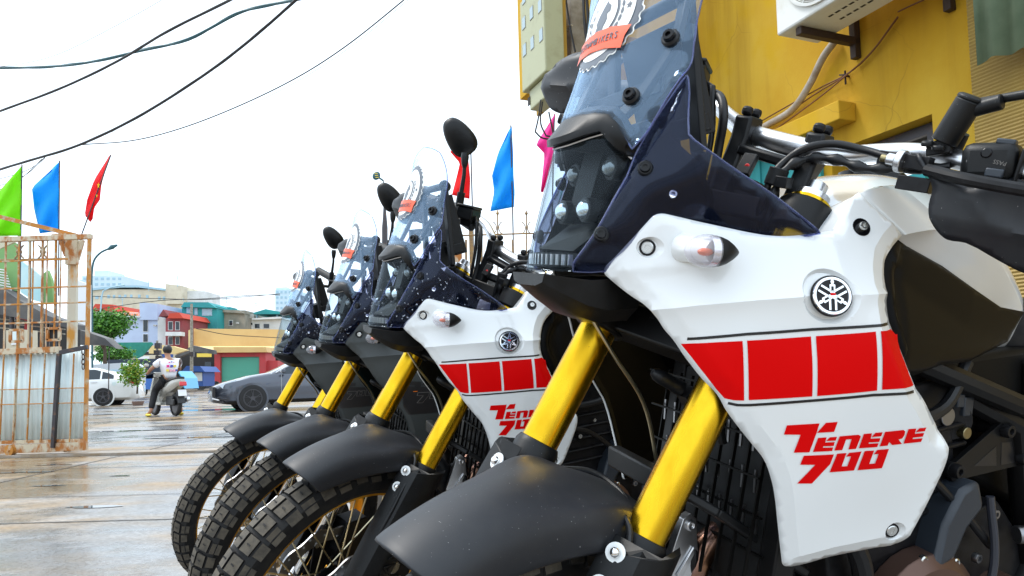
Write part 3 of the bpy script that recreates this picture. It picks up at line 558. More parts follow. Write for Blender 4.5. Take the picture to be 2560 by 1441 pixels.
    for z in (.63, .66, .69, .72, .75): prism_y(mb, [(-.475, z), (-.745, z + .035), (-.745, z + .043), (-.475, z + .008)], -.156, .137)
    en = mb.build('engine', K['dark'], root, 30, .006)
    mb = MB(); mb.lathe([(.13, .11), (.16, .108), (.172, .09), (.175, .04), (.18, .0)], V(-.66, 0, .50), (0, 1, 0), 28); mb.lathe([(.12, .05), (.165, .048), (.172, .03), (.172, 0)], V(-.84, 0, .50), (0, 1, 0), 20)
    for k in range(9): t = 2 * pi * k / 9; bolt_mb(mb, V(-.66 + .102 * math.cos(t), .155, .50 + .102 * math.sin(t)), (0, 1, 0), .008, .008, 1)
    mb.build('alternator_cover', [K['bronze'], K['steel']], en, 30, .003)
    mb = MB(); prism_y(mb, [(-.56, .555), (-.66, .60), (-.67, .652), (-.70, .70), (-.735, .712), (-.752, .67), (-.72, .64), (-.70, .60), (-.62, .56)], .12, .168); mb.build('sprocket_cover', K['cover'], en, 30, .008)
    mb = MB(); prism_y(mb, [(-.70, .725), (-.815, .792), (-.835, .79), (-.865, .735), (-.86, .718), (-.71, .705)], .135, .143)
    for x, z in ((-.71, .722), (-.815, .776), (-.858, .731)): bolt_mb(mb, V(x, .143, z), (0, 1, 0), .011, .012, 1); mb.cyl((x, .10, z), (x, .143, z), .012)
    prism_y(mb, [(-.755, .725), (-.80, .752), (-.805, .722)], .1432, .1436, 2); prism_y(mb, [(-.812, .757), (-.835, .757), (-.848, .724), (-.816, .722)], .1432, .1436, 2)
    mb.build('engine_bracket', [K['frame'], K['dark'], K['decal']], en, 30, .0015)
    for nm, a_, c_, r, m in (('throttle_body', (-.755, .05, .80), (-.72, .13, .79), .028, 'dark'), ('pulley', (-.70, .125, .80), (-.70, .135, .80), .014, 'disc'), ('sensor', (-.735, .13, .775), (-.735, .142, .775), .009, 'brass'), ('shift_pivot', (-.86, .15, .61), (-.90, .17, .615), .014, 'disc'), ('shift_rod', (-.90, .17, .615), (-.95, .17, .615), .008, 'disc')):
        mb = MB(); mb.cyl(a_, c_, r, seg=18); mb.build(nm, K[m], en, 30, .001)
    for c_, s_ in (((-.735, .13, .815), (.02, .02, .03)), ((-.71, .135, .825), (.015, .02, .02))): mb = MB(); mb.box(c_, s_); mb.build('wire_connector', K['cover'], en, 30, .002)
    for x, y, z, r in ((-.60, .15, .72, .006), (-.57, .15, .78, .006), (-.64, .15, .76, .005), (-.68, .155, .60, .008), (-.55, .13, .63, .007), (-.80, .16, .65, .008), (-.77, .16, .585, .008), (-.53, .14, .70, .006), (-.50, .14, .66, .006), (-.60, .14, .84, .006), (-.52, .135, .84, .006), (-.92, .14, .53, .009)): mb = MB(); bolt_mb(mb, V(x, y - .012, z), (0, 1, 0), r, .008, 0); mb.build('engine_bolt', K['steel'] if r < .007 else K['disc'], en)
    for nm, path, r, m in (('coolant_hose', [(-.40, .09, .72), (-.45, .14, .70), (-.52, .155, .62), (-.55, .145, .52)], .014, K['hose']), ('breather_hose', [(-.50, .13, .86), (-.57, .16, .80), (-.66, .155, .82), (-.72, .14, .88)], .009, K['hose']),
        ('wiring_harness', [(-.44, .12, .80), (-.50, .155, .75), (-.60, .16, .74), (-.70, .155, .68), (-.80, .15, .60)], .006, K['hose']), ('drain_hose', [(-.78, .155, .68), (-.79, .165, .58), (-.77, .16, .46), (-.80, .14, .33)], .006, K['hoseg'])):
        mb = MB(); mb.tube(spline(path, 6), r, 10); mb.build(nm, m, root)
    for sg in (.045, -.035):
        mb = MB(); mb.tube(spline([(-.455, sg, .655), (-.375, sg, .632), (-.335, sg + .0, .585), (-.345, sg, .50), (-.42, sg, .40), (-.55, sg * .6, .325), (-.80, 0, .30)], 6), .0195, 14)
        mb.lathe([(0, .03), (.006, .03), (.006, .02)], V(-.455, sg, .655), (1, 0, -.25), 18); mb.build('exhaust_header', K['pipe'], root)
    mb = MB(); mb.lathe([(0, .03), (.03, .055), (.45, .062), (.5, .045), (.5, .03)], V(-1.15, -.17, .50), (-.86, -.05, .45), 22); mb.build('silencer', K['dark'], root)
    mb = MB(); mb.loft([[V(x, y, z) for x, y, z in r] for r in ([(-.33, -.06, .42), (-.33, .06, .42), (-.335, .06, .425), (-.335, -.06, .425)], [(-.42, -.12, .30), (-.42, .12, .30), (-.43, .12, .31), (-.43, -.12, .31)], [(-.95, -.13, .255), (-.95, .13, .255), (-.95, .13, .262), (-.95, -.13, .262)])])
    for sg in (-1, 1): prism_y(mb, [(-.42, .30), (-.95, .255), (-.90, .33), (-.55, .40)], sg * .125, sg * .131)
    mb.build('skid_plate', K['alu'], root, 30)
    # ---------------- radiator with its slatted guard
    mb = MB(); mb.box((-.385, .035, .715), (.028, .22, .27), Matrix.Rotation(-.12, 3, 'Y'), 0); mb.box((-.385, .155, .715), (.035, .03, .28), Matrix.Rotation(-.12, 3, 'Y'), 1); mb.box((-.385, -.085, .715), (.035, .03, .28), Matrix.Rotation(-.12, 3, 'Y'), 1)
    rd = mb.build('radiator', [K['rad'], K['frame']], root, 30, .003)
    mb = MB()
    for j in range(9):
        y = -.060 + j * .024
        for z0 in (.60, .655, .71, .765): mb.box((-.353 - (.715 - z0 - .02) * .12, y, z0 + .022), (.0025, .0035, .030), None, 0)
    s_ = mb.build('radiator_fin', K['disc'], rd); tag(s_, kind='stuff')
    mb = MB(); R3 = Matrix.Rotation(-.12, 3, 'Y')
    for j in range(9): mb.box(V(-.345, -.075 + j * .0275, .715), (.005, .0024, .26), R3)
    for j in range(6): mb.box(V(-.345 - (j - 2.5) * .055 * -.12, .035, .715 + (j - 2.5) * .052), (.005, .23, .0026), R3)
    mb.build('radiator_guard', K['knee'], rd, 0)
    mb = MB()      # lower cross bar in front of the engine
    mb.bar((-.262, .075, .716), (-.31, .11, .688), .012, .05, (0, 1, 0)); mb.bar((-.305, .11, .692), (-.45, .125, .597), .012, .03, (0, 1, 0)); mb.bar((-.262, .075, .716), (-.27, -.08, .716), .02, .03); mb.build('radiator_stay', K['plast'], root, 30, .003)
    mb = MB(); prism_y(mb, [(-.300, .662), (-.312, .668), (-.322, .660), (-.330, .600), (-.325, .545), (-.285, .540), (-.275, .585)], .045, .058); bolt_mb(mb, V(-.312, .058, .652), (0, 1, 0), .008, .004); prism_y(mb, [(-.293, .585), (-.318, .622), (-.320, .612), (-.299, .577)], .0585, .062); mb.build('headpipe_bracket', K['alu'], root, 30, .003)
    mb = MB(); mb.lathe([(0, .034), (.006, .038), (.018, .038), (.03, .02)], V(-.325, .02, .60), (.85, .35, .1), 24); mb.build('horn', [K['dark']], root, 30)
    # horn plug connectors under the headlamp, breather pipe
    mb = MB(); mb.tube(spline([(-.245, .045, .862), (-.27, .052, .848), (-.285, .056, .840)], 4), [.005, .009, .010, .010, .010, .010, .011, .011, .011][:9], 10); mb.box((-.296, .06, .83), (.022, .02, .018), Matrix.Rotation(.6, 3, 'Y')); mb.tube(spline([(-.30, .06, .825), (-.325, .075, .81), (-.335, .085, .77)], 4), .006, 8); mb.build('wiring_plug', K['hose'], root, 40)
    mb = MB(); mb.tube(spline([(-.18, -.01, .93), (-.209, 0, .883), (-.265, 0, .81), (-.291, 0, .729), (-.30, .0, .68)], 6), .0028, 8); mb.build('vent_pipe', K['spoke'], root)
    # ---------------- headlamp: housing, lamps, light bar, lens, brow
    mb = MB(); ring = []
    LO = [(p.x, p.y) for p in spline([V(*p, 0) for p in yz(G['LENSL'])], 3, False, 40)]
    LO = [(0, .9885)] + LO[:-1] + [(0, 1.143)]; LO = LO + [(-a, b) for a, b in LO[::-1][1:-1]]
    lens = sheet('headlamp_lens', LO, lambda a, b: V(xlens(a, b), a, b), K['lens'], root, .011, .0022, 60, want=(1, 0, 0))
    cz = 1.06
    for s_, dx in ((.99, -.0035), (.97, -.045), (.9, -.085)): ring.append([V((xlens(a, b) if s_ > .98 else min(xlens(a, b) - .012, -.15)) + (dx if s_ > .98 else dx + .03), a * s_, cz + (b - cz) * s_) for a, b in LO])
    mb.loft(ring, True, False); k = len(LO); mb.add(ring[-1], [tuple(range(k))]); hs = mb.build('headlamp_housing', K['knee'], root, 40)
    mb = MB(); mb.add([V(xlens(-.046, 1.014) - .010, -.046, 1.014), V(-.094, 0, 1.016), V(xlens(.046, 1.014) - .010, .046, 1.014), V(-.165, .055, 1.052), V(-.165, -.055, 1.052)], [(0, 1, 2, 3, 4)]); mb.box((-.172, 0, 1.105), (.030, .05, .09), Matrix.Rotation(-.25, 3, 'Y')); mb.build('reflector_shelf', K['knee'], hs, 30)
    for yy, zz, xx in ((.030, 1.066, -.142), (-.030, 1.066, -.142), (.047, 1.118, -.166), (-.047, 1.118, -.166)):
        mb = MB(); mb.sph((xx, yy, zz), (.0118, .0125, .0125), 20, 14); mb.lathe([(-.012, .0155), (.002, .0155), (.003, .0135)], (xx, yy, zz), (1, 0, 0), 24, 1); mb.build('projector_lamp', [K['lamp'] if zz < 1.1 else K['lampd'], K['dark']], hs)
    mb = MB()
    for k in range(17): y = -.048 + k * .006; mb.box((xlens(y, 1.002) - .006, y, 1.003), (.006, .0022, .013), None, 0)
    for k in range(8): y0, y1 = -.052 + k * .013, -.052 + (k + 1) * .013; mb.bar((xlens(y0, 1.002) - .010, y0, 1.003), (xlens(y1, 1.002) - .010, y1, 1.003), .003, .017, (0, 0, 1), 1)
    tag(mb.build('light_bar', [K['alu'], K['frame']], hs, 0), kind='stuff')
    BT = [(0, 1.150), (.02, 1.151), (.045, 1.158), (.060, 1.163), (.070, 1.150), (.085, 1.132)]
    BU = [(0, 1.180), (.02, 1.181), (.045, 1.180), (.064, 1.176), (.077, 1.164), (.092, 1.140)]
    BT = [(-a, b) for a, b in BT[::-1][:-1]] + BT; BU = [(-a, b) for a, b in BU[::-1][:-1]] + BU; mb = MB()
    r0 = [V(xlens(a, b) - .006, a, b - .004) for a, b in BT]; r1_ = [V(xlens(a, b) + .012, a, b - .005) for a, b in BT]; r2_ = [V(xlens(a, b) + .013, a, b + .003) for a, b in BT]
    r3_ = [V(xscr(a, b) + .004, a, b - .002) for a, b in BU]; r4_ = [V(xscr(a, b) - .012, a, b + .012) for a, b in BU]
    mb.loft([r0, r1_, r2_, r3_, r4_], False); q = mb.build('headlamp_brow', K['plast'], root, 40)
    q.modifiers.new('t', 'SOLIDIFY').thickness = .003
    mb = MB()      # bright moulding round the lens top
    L = [V(xlens(a, b) + .003, a, b - .007) for a, b in BT]; mb.tube(L, .0013, 6); mb.build('lens_moulding', K['alu'], hs)
    # lower cowl, from below the lens back to the lower clamp
    mb = MB(); rr = []
    for x, z, w, h in ((-.080, .978, .048, .008), (-.105, .968, .058, .016), (-.135, .958, .068, .024), (-.165, .955, .066, .03), (-.21, .958, .062, .03)): rr.append([V(x, y * w, z + k * h) for y, k in ((-1, .9), (-.9, -.4), (-.5, -1), (.5, -1), (.9, -.4), (1, .9))])
    mb.loft(rr); mb.build('lower_cowl', K['plast'], root, 30)
    # smoked side shields
    TI = [(p.x, p.y) for p in spline([V(*p, 0) for p in xz(G['TINT'])], 3, True, 30)]
    for sg in (1, -1):
        q = sheet('side_shield', TI, lambda a, b: V(a, sg * STINT(a, b), b), K['smoke'], root, .012, .003, 60, want=(0, sg, 0))
        mb = MB(); E3 = [V(a, sg * (STINT(a, b) - .0015), b) for a, b in TI]; mb.tube(E3 + E3[:1], .0014, 6, False); mb.build('shield_highlight', K['edgehl'], q)  # thin tube painted as the highlight on the shield's rim
        LI = [(-.118, .992), (-.165, 1.08), (-.182, 1.135), (-.20, 1.155), (-.226, 1.12), (-.247, 1.085), (-.264, 1.038), (-.205, 1.03), (-.165, .995)]
        sheet('shield_liner', LI, lambda a, b: V(a, sg * (STINT(a, b) - .012 - .02 * abs(a + .2)), b), K['knee'], root, .012, .004, 50, want=(0, sg, 0))
        for nm in ('sb1', 'sb2'):
            x, y, z = G[nm]; y = STINT(x, z); n = V(.55, sg * .83, .1); mb = MB(); mb.lathe([(-.002, .0095), (.002, .009), (.004, .0075)], V(x, sg * y, z), n, 20, 1); bolt_mb(mb, V(x, sg * y, z) + n.normalized() * .003, n, .0062, .005, 0, seg=16); mb.build('shield_bolt', [K['black'], K['hose']], q)
        mb = MB(); x, z = -.205, 1.083; bolt_mb(mb, V(x, sg * (STINT(x, z) - .006), z), (.4, sg * .9, .2), .0055, .004, 0, seg=14); mb.build('liner_bolt', K['chrome'], q)
    # ---------------- windscreen, its stays, the badge
    SR = [(p.x, p.y) for p in spline([V(*p, 0) for p in yz(G['SCRR'])], 3, False, 40)]
    SR = [(0, 1.1795)] + SR[3:]; SR[-1] = (0, SR[-1][1])
    SC = SR + [(-a, b) for a, b in SR[::-1][1:-1]]
    globals()['SCO'] = SC; globals()['TIO'] = TI; globals()['LNO'] = LO
    ws = sheet('windscreen', SC, lambda a, b: V(xscr(a, b), a, b), K['scr'], root, .014, .003, 60, want=(1, 0, 0))
    mb = MB(); E3 = [V(xscr(a, b) - .0015, a, b) for a, b in SC]; mb.tube(E3 + E3[:1], .0012, 6, False); mb.build('screen_highlight', K['edgehl'], ws)  # thin tube painted as the highlight on the screen's rim
    for sg in (1, -1):
        for nm in ('S1', 'S2'):
            x, y, z = G[nm]; n = V(.8, sg * .5, .3).normalized(); c = V(xscr(y, z), sg * y, z); mb = MB(); mb.lathe([(-.012, .006), (-.001, .011), (.002, .011), (.004, .009)], c, n, 20, 1); bolt_mb(mb, c + n * .003, n, .0075, .006, 0, seg=16); mb.build('screen_bolt', [K['black'], K['hose']], ws)
    mb = MB()
    for sg in (1, -1):
        p0, p1, p2 = V(-.236, sg * .082, 1.324), V(-.215, sg * .098, 1.262), V(-.180, sg * .080, 1.196)
        mb.bar(p0, V(-.255, sg * .10, 1.14), .022, .010, (1, 0, 0)); mb.bar(p1, p2, .018, .009, (1, 0, 0)); mb.bar(p2, V(-.150, sg * .045, 1.155), .016, .009, (1, 0, 0)); mb.bar(p0, p1, .016, .008, (1, 0, 0)); mb.lathe([(-.012, .013), (.006, .013), (.008, .010), (.008, .005), (.002, .004), (.002, 0)], p0, (.5, sg * .85, .1), 20)
        mb.bar(V(-.255, sg * .10, 1.14), V(-.30, sg * .05, 1.02), .018, .012, (1, 0, 0))
    mb.cyl((-.236, -.085, 1.324), (-.236, .085, 1.324), .0085, seg=14); mb.bar((-.205, -.09, 1.215), (-.205, .09, 1.215), .006, .02); mb.build('screen_stay', K['plast'], root, 30, .0015)
    # round gear badge printed on the screen
    bc, br = (0.004, 1.309), .0665
    def onscr(off): return lambda a, b: V(xscr(a, b) + off, a, b)
    def ringpts(r, n, tooth=0, nt=30): return [(bc[0] + (r + (tooth if (k * nt * 2 // n) % 2 else 0)) * math.cos(2 * pi * k / n), bc[1] + (r + (tooth if (k * nt * 2 // n) % 2 else 0)) * math.sin(2 * pi * k / n)) for k in range(n)]
    sheet('gear_badge', ringpts(br - .001, 120, .0032), onscr(.0006), K['wht'], ws, .012, 0, 0, want=(1, 0, 0))
    sheet('badge_ring', ringpts(br - .003, 120, .0032), onscr(.0012), K['stk'], ws, .012, 0, 0, want=(1, 0, 0))
    sheet('badge_face', ringpts(br - .011, 72), onscr(.0018), K['wht'], ws, .012, 0, 0, want=(1, 0, 0))
    sheet('badge_disc', ringpts(.030, 40), onscr(.0024), K['stk'], ws, .012, 0, 0, want=(1, 0, 0)); sheet('badge_disc', ringpts(.0265, 40), onscr(.003), K['wht'], ws, .012, 0, 0, want=(1, 0, 0))
    hx, hz = bc[0], bc[1] - .002
    for pg in ([(-.006, .016), (-.001, .024), (.004, .019), (.010, .016), (.012, .008), (.006, .006), (.010, -.002), (.006, -.012), (.009, -.024), (.002, -.022), (-.002, -.010), (-.006, -.024), (-.012, -.022), (-.010, -.008), (-.014, -.004), (-.012, .006)],):
        sheet('badge_figure', [(hx + a, hz + b) for a, b in pg], onscr(.0036), K['stk'], ws, .012, 0, 0, want=(1, 0, 0))
    for sg in (1, -1):
        sheet('badge_star', [(bc[0] + sg * .046 + (.0052 if k % 2 == 0 else .0022) * math.sin(k * pi / 5), bc[1] + .004 + (.0052 if k % 2 == 0 else .0022) * math.cos(k * pi / 5)) for k in range(10)], onscr(.0026), K['stk'], ws, .01, 0, 0, want=(1, 0, 0))
        for k in range(7):
            t = -.75 + k * .25; c = (bc[0] + sg * .036 * math.cos(t), bc[1] + .036 * math.sin(t))
            sheet('chain_link', [(c[0] + (.0022 if i % 2 else .0022) * math.cos(a) - .0042 * math.sin(a) * math.sin(t) * sg, c[1] + .0042 * math.sin(a) * math.cos(t) + .0022 * math.cos(a) * math.sin(t)) for i, a in enumerate(2 * pi * j / 10 for j in range(10))], onscr(.0026), K['stk'], ws, .01, 0, 0, want=(1, 0, 0))
    bn = [(-.056, 1.262), (-.05, 1.274), (-.055, 1.288)] + [(-.03, 1.2905), (0, 1.2915), (.03, 1.2905)] + [(.063, 1.286), (.057, 1.274), (.056, 1.259), (.03, 1.2635), (0, 1.2645), (-.03, 1.2635)]
    sheet('badge_banner', bn, onscr(.0042), K['stkred'], ws, .012, 0, 0, want=(1, 0, 0))
    for i, ch in enumerate('VIETNAMBIKERS'):
        a = -.0435 + i * .0073; text('banner_letter', ch, .013, K['stk'], ws, (xscr(a, 1.277) + .0048, a, 1.277), (8 * a if False else xscr(a + .004, 1.277) - xscr(a - .004, 1.277), .008, 0), (-.29, 0, 1), .0002, sx=.85)
    # ---------------- indicator lamps
    for sg in (1, -1):
        c0 = V(-.219, sg * .186, 1.018); d = V(.985, sg * -.17, .0).normalized(); ft = V(-.216, sg * (yfair(-.216, 1.02) - .002), 1.022); c = c0 - d * .004; mb = MB()
        prof = [(-.0265, .0008), (-.024, .004), (-.018, .009), (-.010, .0138), (-.002, .0165), (.003, .0172)]
        mb.lathe(prof, c, d, 28, 0); ib = mb.build('indicator', K['plast'], root, 40)
        mb = MB(); mb.tube([ft, (ft + c) * .5 + d * .003, c + d * .004], [.0165, .0150, .0125], 18); mb.build('indicator_stem', body, ib, 40)
        mb = MB(); mb.lathe([(.002, .0174), (.010, .0186), (.018, .0180), (.026, .0158), (.032, .0122), (.037, .0065), (.039, 0)], c, d, 28); mb.build('indicator_lens', K['ind'], ib, 60)
        mb = MB(); mb.lathe([(.0028, .0168), (.012, .0162), (.0105, .0150), (.0045, .006), (.0045, 0)], c, d, 24, 0, False, False); mb.build('indicator_reflector', K['lensd'], ib, 60)
        mb = MB(); mb.sph(c + d * .014 + V(0, 0, -.001), (.010, .007, .0045), 12, 8); mb.build('indicator_bulb', K['amber'], ib)
    # ---------------- instrument display
    mb = MB(); Rm = Matrix.Rotation(math.radians(18), 3, 'Y'); mb.box((-.268, .004, 1.236), (.030, .128, .142), Rm); mb.box((-.276, .004, 1.180), (.034, .132, .022), Rm); mb.box((-.285, .004, 1.236), (.003, .112, .118), Rm, 1); mb.box((-.258, .0, 1.165), (.03, .07, .06), Rm); mb.build('instrument_display', [K['plast'], K['lcd']], root, 30, .004)
    # ================= everything that turns with the bars
    for sg in (1, -1):
        mb = MB(); mb.cyl(fk(sg, -.075), fk(sg, .455), .0262, seg=40); mb.lathe([(-.078, .0275), (-.066, .0275), (-.064, .0262)], fk(sg, 0), FU, 40); mb.tube([fk(sg, .205), fk(sg, .206)], .0268, 40); mb.build
        ft = st(mb.build('fork_tube', K['gold'], root, 40))
        mb = MB(); mb.cyl(fk(sg, -.40), fk(sg, -.06), .0205, seg=24, mi=0); mb.build('fork_slider', K['chrome'], ft); mb = MB(); mb.lathe([(0, .022), (.01, .022), (.014, .013), (.026, .013), (.028, .008)], fk(sg, .455), FU, 24, 0); mb.build('fork_cap', K['alu'], ft)
        mb = MB(); mb.prism([(-.03, -.045), (.03, -.045), (.035, .03), (.02, .075), (-.02, .075), (-.032, .03)], V(AX.x, sg * .080, AX.z + .02) + FV * .0, FV, FU, .0 + .032 * (1 if sg < 0 else -1)); st(mb.build('axle_lug', K['dark'], root, 30, .004))
        # fork guard: curved shield down the front of the slider, collar on top
        mb = MB(); prof = [(-.046, .026), (-.030, .038), (.0, .044), (.030, .043), (.050, .030), (.058, .008), (.056, -.016)]
        rg = []
        for s, e, cut in ((.012 if sg < 0 else -.022, 1.0, 0), (-.05, 1.03, None), (-.11, 1.05, None), (-.22, 1.02, None), (-.33, .96, None), (-.385, .80, None)):
            o = [fk(sg, s + (-.045 * (i / 6) + .02 if cut is not None and s > -.025 else 0), f * e, w * e) for i, (f, w) in enumerate(prof)]; n_ = [fk(sg, s, f * e * .9, w * e * .9 - .001) for f, w in prof[::-1]]; rg.append(o + n_)
        mb.loft(rg if sg > 0 else [r[::-1] for r in rg])
        mb.lathe([(-.05, .034), (.026, .032), (.034, .0285), (.034, .0265), (-.05, .0265)], fk(sg, -.004 if sg < 0 else -.045), FU, 28, 0, True)
        fg = st(mb.build('fork_guard', K['plast'], root, 32, .0015))
        if sg > 0: text('guard_lettering', 'YAMAHA', .040, K['plast'], fg, fk(1, -.20, .0, .0468), FU, FV, .0014, sx=1.15)
        for s in ((-.040, -.080) if sg > 0 else (-.019, -.062)):
            mb = MB(); n = (FV + V(0, sg * .28, 0)).normalized(); c = fk(sg, s, .0585, .004); mb.lathe([(0, .0115), (.002, .0115), (.0022, .006)], c, n, 20, 0); mb.sph(c + n * .004, .0062, 14, 10, 1); mb.build('guard_bolt', [K['wht'], K['chrome']], fg)
    # lower and upper clamp, stem
    mb = MB()
    for s0, s1, mi in ((.205, .262, 0), (.405, .448, 0)):
        for sg in (1, -1): mb.cyl(fk(sg, s0), fk(sg, s1), .036, seg=24); mb.bar(fk(sg, (s0 + s1) / 2, .0, .03), fk(sg, (s0 + s1) / 2, -.045, .03), .014, .9 * (s1 - s0), (0, 1, 0))
        a, b = fk(1, (s0 + s1) / 2, -.012), fk(-1, (s0 + s1) / 2, -.012); mb.bar(a, b, .055, (s1 - s0) * .8, FU)
    for sg in (1, -1): mb.cyl(fk(sg, .222, .034, .012), fk(sg, .222, .036, .030), .0065, mi=1); mb.cyl(fk(sg, .245, .034, .012), fk(sg, .245, .036, .030), .0065, mi=1)
    st(mb.build('triple_clamp', [K['frame'], K['steel']], root, 30, .004))
    mb = MB(); mb.box(fk(0, .31, .03) - V(0, 0, 0), (.05, .09, .07), Matrix.Rotation(-.5, 3, 'Y')); mb.cyl(fk(0, .455, -.03), fk(0, .475, -.03), .034, seg=24); st(mb.build('ignition_switch', K['plast'], root, 30, .005))
    mb = MB(); k0 = V(-.325, .022, 1.125); mb.box(k0 + V(0, 0, .02), (.010, .018, .030), Matrix.Rotation(-.5, 3, 'Y')); mb.cyl(k0 + V(.004, .003, .018), k0 + V(.0065, .003, .018), .004, seg=14, mi=1); st(mb.build('ignition_key', [K['plast'], K['red2']], root, 30, .004))
    # fender: arched shell that wraps the tyre
    mb = MB(); rg = []
    for i in range(25):
        th = math.radians(66.5 + i * (152 - 66.5) / 24); u = i / 24
        wmax = .060 + .016 * min(1, u * 2.2) - .02 * max(0, u - .75) * 4 * .5; drop = .052 + .022 * min(1, u * 2) ; row = []
        for k in range(17):
            t = -1 + k / 8; at_ = abs(t)
            y = wmax * math.sin(at_ * pi / 2)**.9 * (1 if t > 0 else -1); r = .411 - drop * at_**2.6 + .004 * math.exp(-(at_ / .25)**2)
            bulge = math.exp(-((math.degrees(th) - 106) / 13)**2)     # ears that reach out to the fork guards
            y *= 1 + .40 * bulge * max(0, at_ - .35); r += .030 * bulge * math.exp(-((at_ - .8) / .28)**2)
            th2 = th + (.055 * at_**2 if i == 0 else .055 * at_**2 * max(0, 1 - u * 5))
            row.append(V(r * math.cos(th2), y, AX.z + r * math.sin(th2)))
        rg.append(row)
    mb.loft(rg, False); fe = st(mb.build('front_fender', K['fend'], root, 60)); fe.modifiers.new('t', 'SOLIDIFY').thickness = .004; q = fe.modifiers.new('s', 'SUBSURF'); q.levels = q.render_levels = 1
    mb = MB(); mb.tube(spline([(-.16, .07, .700), (-.185, .03, .712), (-.195, -.03, .715), (-.18, -.07, .705)], 6), .0048, 10); st(mb.build('brake_hose', K['hose'], root)); mb = MB(); mb.tube(spline([(-.12, .06, .735), (-.10, .10, .72), (-.05, .118, .66), (.0, .115, .55), (.0, .10, .46)], 6), .004, 8); st(mb.build('brake_hose', K['hose'], root))
    for sg in (1, -1):
        mb = MB(); c = V(-.085, sg * .078, .415); prism_y(mb, [(-.13, .36), (-.055, .34), (-.035, .42), (-.06, .49), (-.12, .49), (-.15, .43)], sg * .052, sg * .10); mb.cyl((-.10, sg * .1, .40), (-.10, sg * .106, .40), .016, seg=14, mi=1); mb.cyl((-.085, sg * .1, .445), (-.085, sg * .106, .445), .016, seg=14, mi=1); st(mb.build('brake_caliper', [K['dark'], K['steel']], root, 30, .005))
    st(wheel(root, 'front_wheel', AX, .350, .046, Matrix.Identity(4), .272, (1, -1), 36))
    # handlebar, risers, grips, controls
    HB = spline([(-.505, -.40, 1.238), (-.49, -.30, 1.238), (-.468, -.20, 1.238), (-.447, -.115, 1.226), (-.425, -.065, 1.203), (-.400, -.02, 1.187), (-.385, .03, 1.180), (-.380, .075, 1.1755), (-.385, .115, 1.175), (-.398, .15, 1.184), (-.403, .185, 1.190), (-.395, .215, 1.190), (-.375, .25, 1.186), (-.375, .33, 1.18), (-.41, .45, 1.172)], 5)
    mb = MB(); R_ = [.0111 + .0032 * math.exp(-((p.y - .03) / .095)**6) for p in HB]; mb.tube(HB, R_, 18); hb = st(mb.build('handlebar', K['alu'], root, 60))
    for yy, zz in ((-.022, 1.187), (.080, 1.1755)):
        mb = MB(); top = V(-.388, yy, zz + .022); bot = V(-.352, yy, 1.085); mb.loft([[p + V(a, b, 0) for a, b in ((-w, -.0125), (w, -.0125), (w, .0125), (-w, .0125))] for p, w in ((bot, .016), ((top + bot) * .5, .0125), (top - V(0, 0, .028), .020), (top, .019))]); mb.cyl(top + V(.012, 0, 0), top + V(.010, 0, .012), .0075, mi=1); mb.cyl(top + V(-.014, 0, 0), top + V(-.016, 0, .012), .0075, mi=1); mb.build('bar_riser', [K['plast'], K['dark']], hb, 30, .004)
    mb = MB(); mb.bar((-.372, -.015, 1.165), (-.365, .072, 1.154), .026, .014); mb.build('riser_bridge', K['plast'], hb, 30, .004)
    for pth in ([(-.375, .312, 1.181), (-.39, .38, 1.176), (-.41, .45, 1.172)], [(-.48, -.255, 1.238), (-.49, -.30, 1.238), (-.505, -.40, 1.238)]):
        mb = MB(); mb.tube(pth, .0165, 20); mb.lathe([(0, .021), (.005, .021)], pth[0], Vector(pth[1]) - Vector(pth[0]), 20); mb.build('grip', K['grip'], hb, 40)
    # left switch box with its buttons
    mb = MB(); mb.box((-.362, .280, 1.187), (.044, .052, .040), Matrix.Rotation(.15, 3, 'X')); sw = mb.build('switch_box', K['plast'], hb, 30, .009)
    mb = MB(); mb.cyl((-.342, .277, 1.195), (-.3385, .277, 1.195), .0055, seg=20, mi=1); mb.box((-.3395, .290, 1.176), (.006, .017, .009), None, 0); mb.box((-.352, .290, 1.209), (.014, .018, .006), None, 0); mb.box((-.36, .309, 1.186), (.036, .004, .036), None, 2); mb.build('switch_button', [K['cover'], K['black'], K['dark']], sw, 30, .0015)
    text('switch_marking', 'PASS', .006, K['edge'], sw, (-.3392, .292, 1.187), (0, -1, .1), (0, 0, -1), .0002)
    mb = MB(); mb.box((-.47, -.235, 1.236), (.04, .045, .04)); mb.build('throttle_housing', K['plast'], hb, 30, .008)
    # clutch perch, adjuster wheel, lever
    mb = MB(); mb.bar((-.368, .165, 1.178), (-.352, .225, 1.176), .012, .016, mi=0); mb.lathe([(-.004, .013), (.004, .013)], (-.358, .192, 1.176), (.15, 1, -.05), 24, 1); mb.lathe([(-.016, .0075), (-.002, .0075)], (-.358, .192, 1.176), (.15, 1, -.05), 16, 1); mb.lathe([(.004, .004), (.03, .004)], (-.358, .192, 1.176), (.15, 1, -.05), 12, 1); mb.lathe([(-.024, .005), (-.015, .005)], (-.358, .192, 1.176), (.15, 1, -.05), 12, 2); mb.box((-.352, .215, 1.153), (.02, .035, .016)); mb.build('clutch_perch', [K['dark'], K['alu'], K['brass']], hb, 35, .001)
    mb = MB(); mb.tube(spline([(-.345, .225, 1.17), (-.32, .27, 1.165), (-.315, .34, 1.162), (-.335, .42, 1.16)], 6), [.007] * 14 + [.009] * 5, 10); mb.build('hand_lever', K['dark'], hb); mb = MB(); mb.tube(spline([(-.44, -.20, 1.22), (-.415, -.24, 1.215), (-.425, -.32, 1.215), (-.445, -.40, 1.215)], 6), [.007] * 14 + [.009] * 5, 10); mb.build('hand_lever', K['dark'], hb)
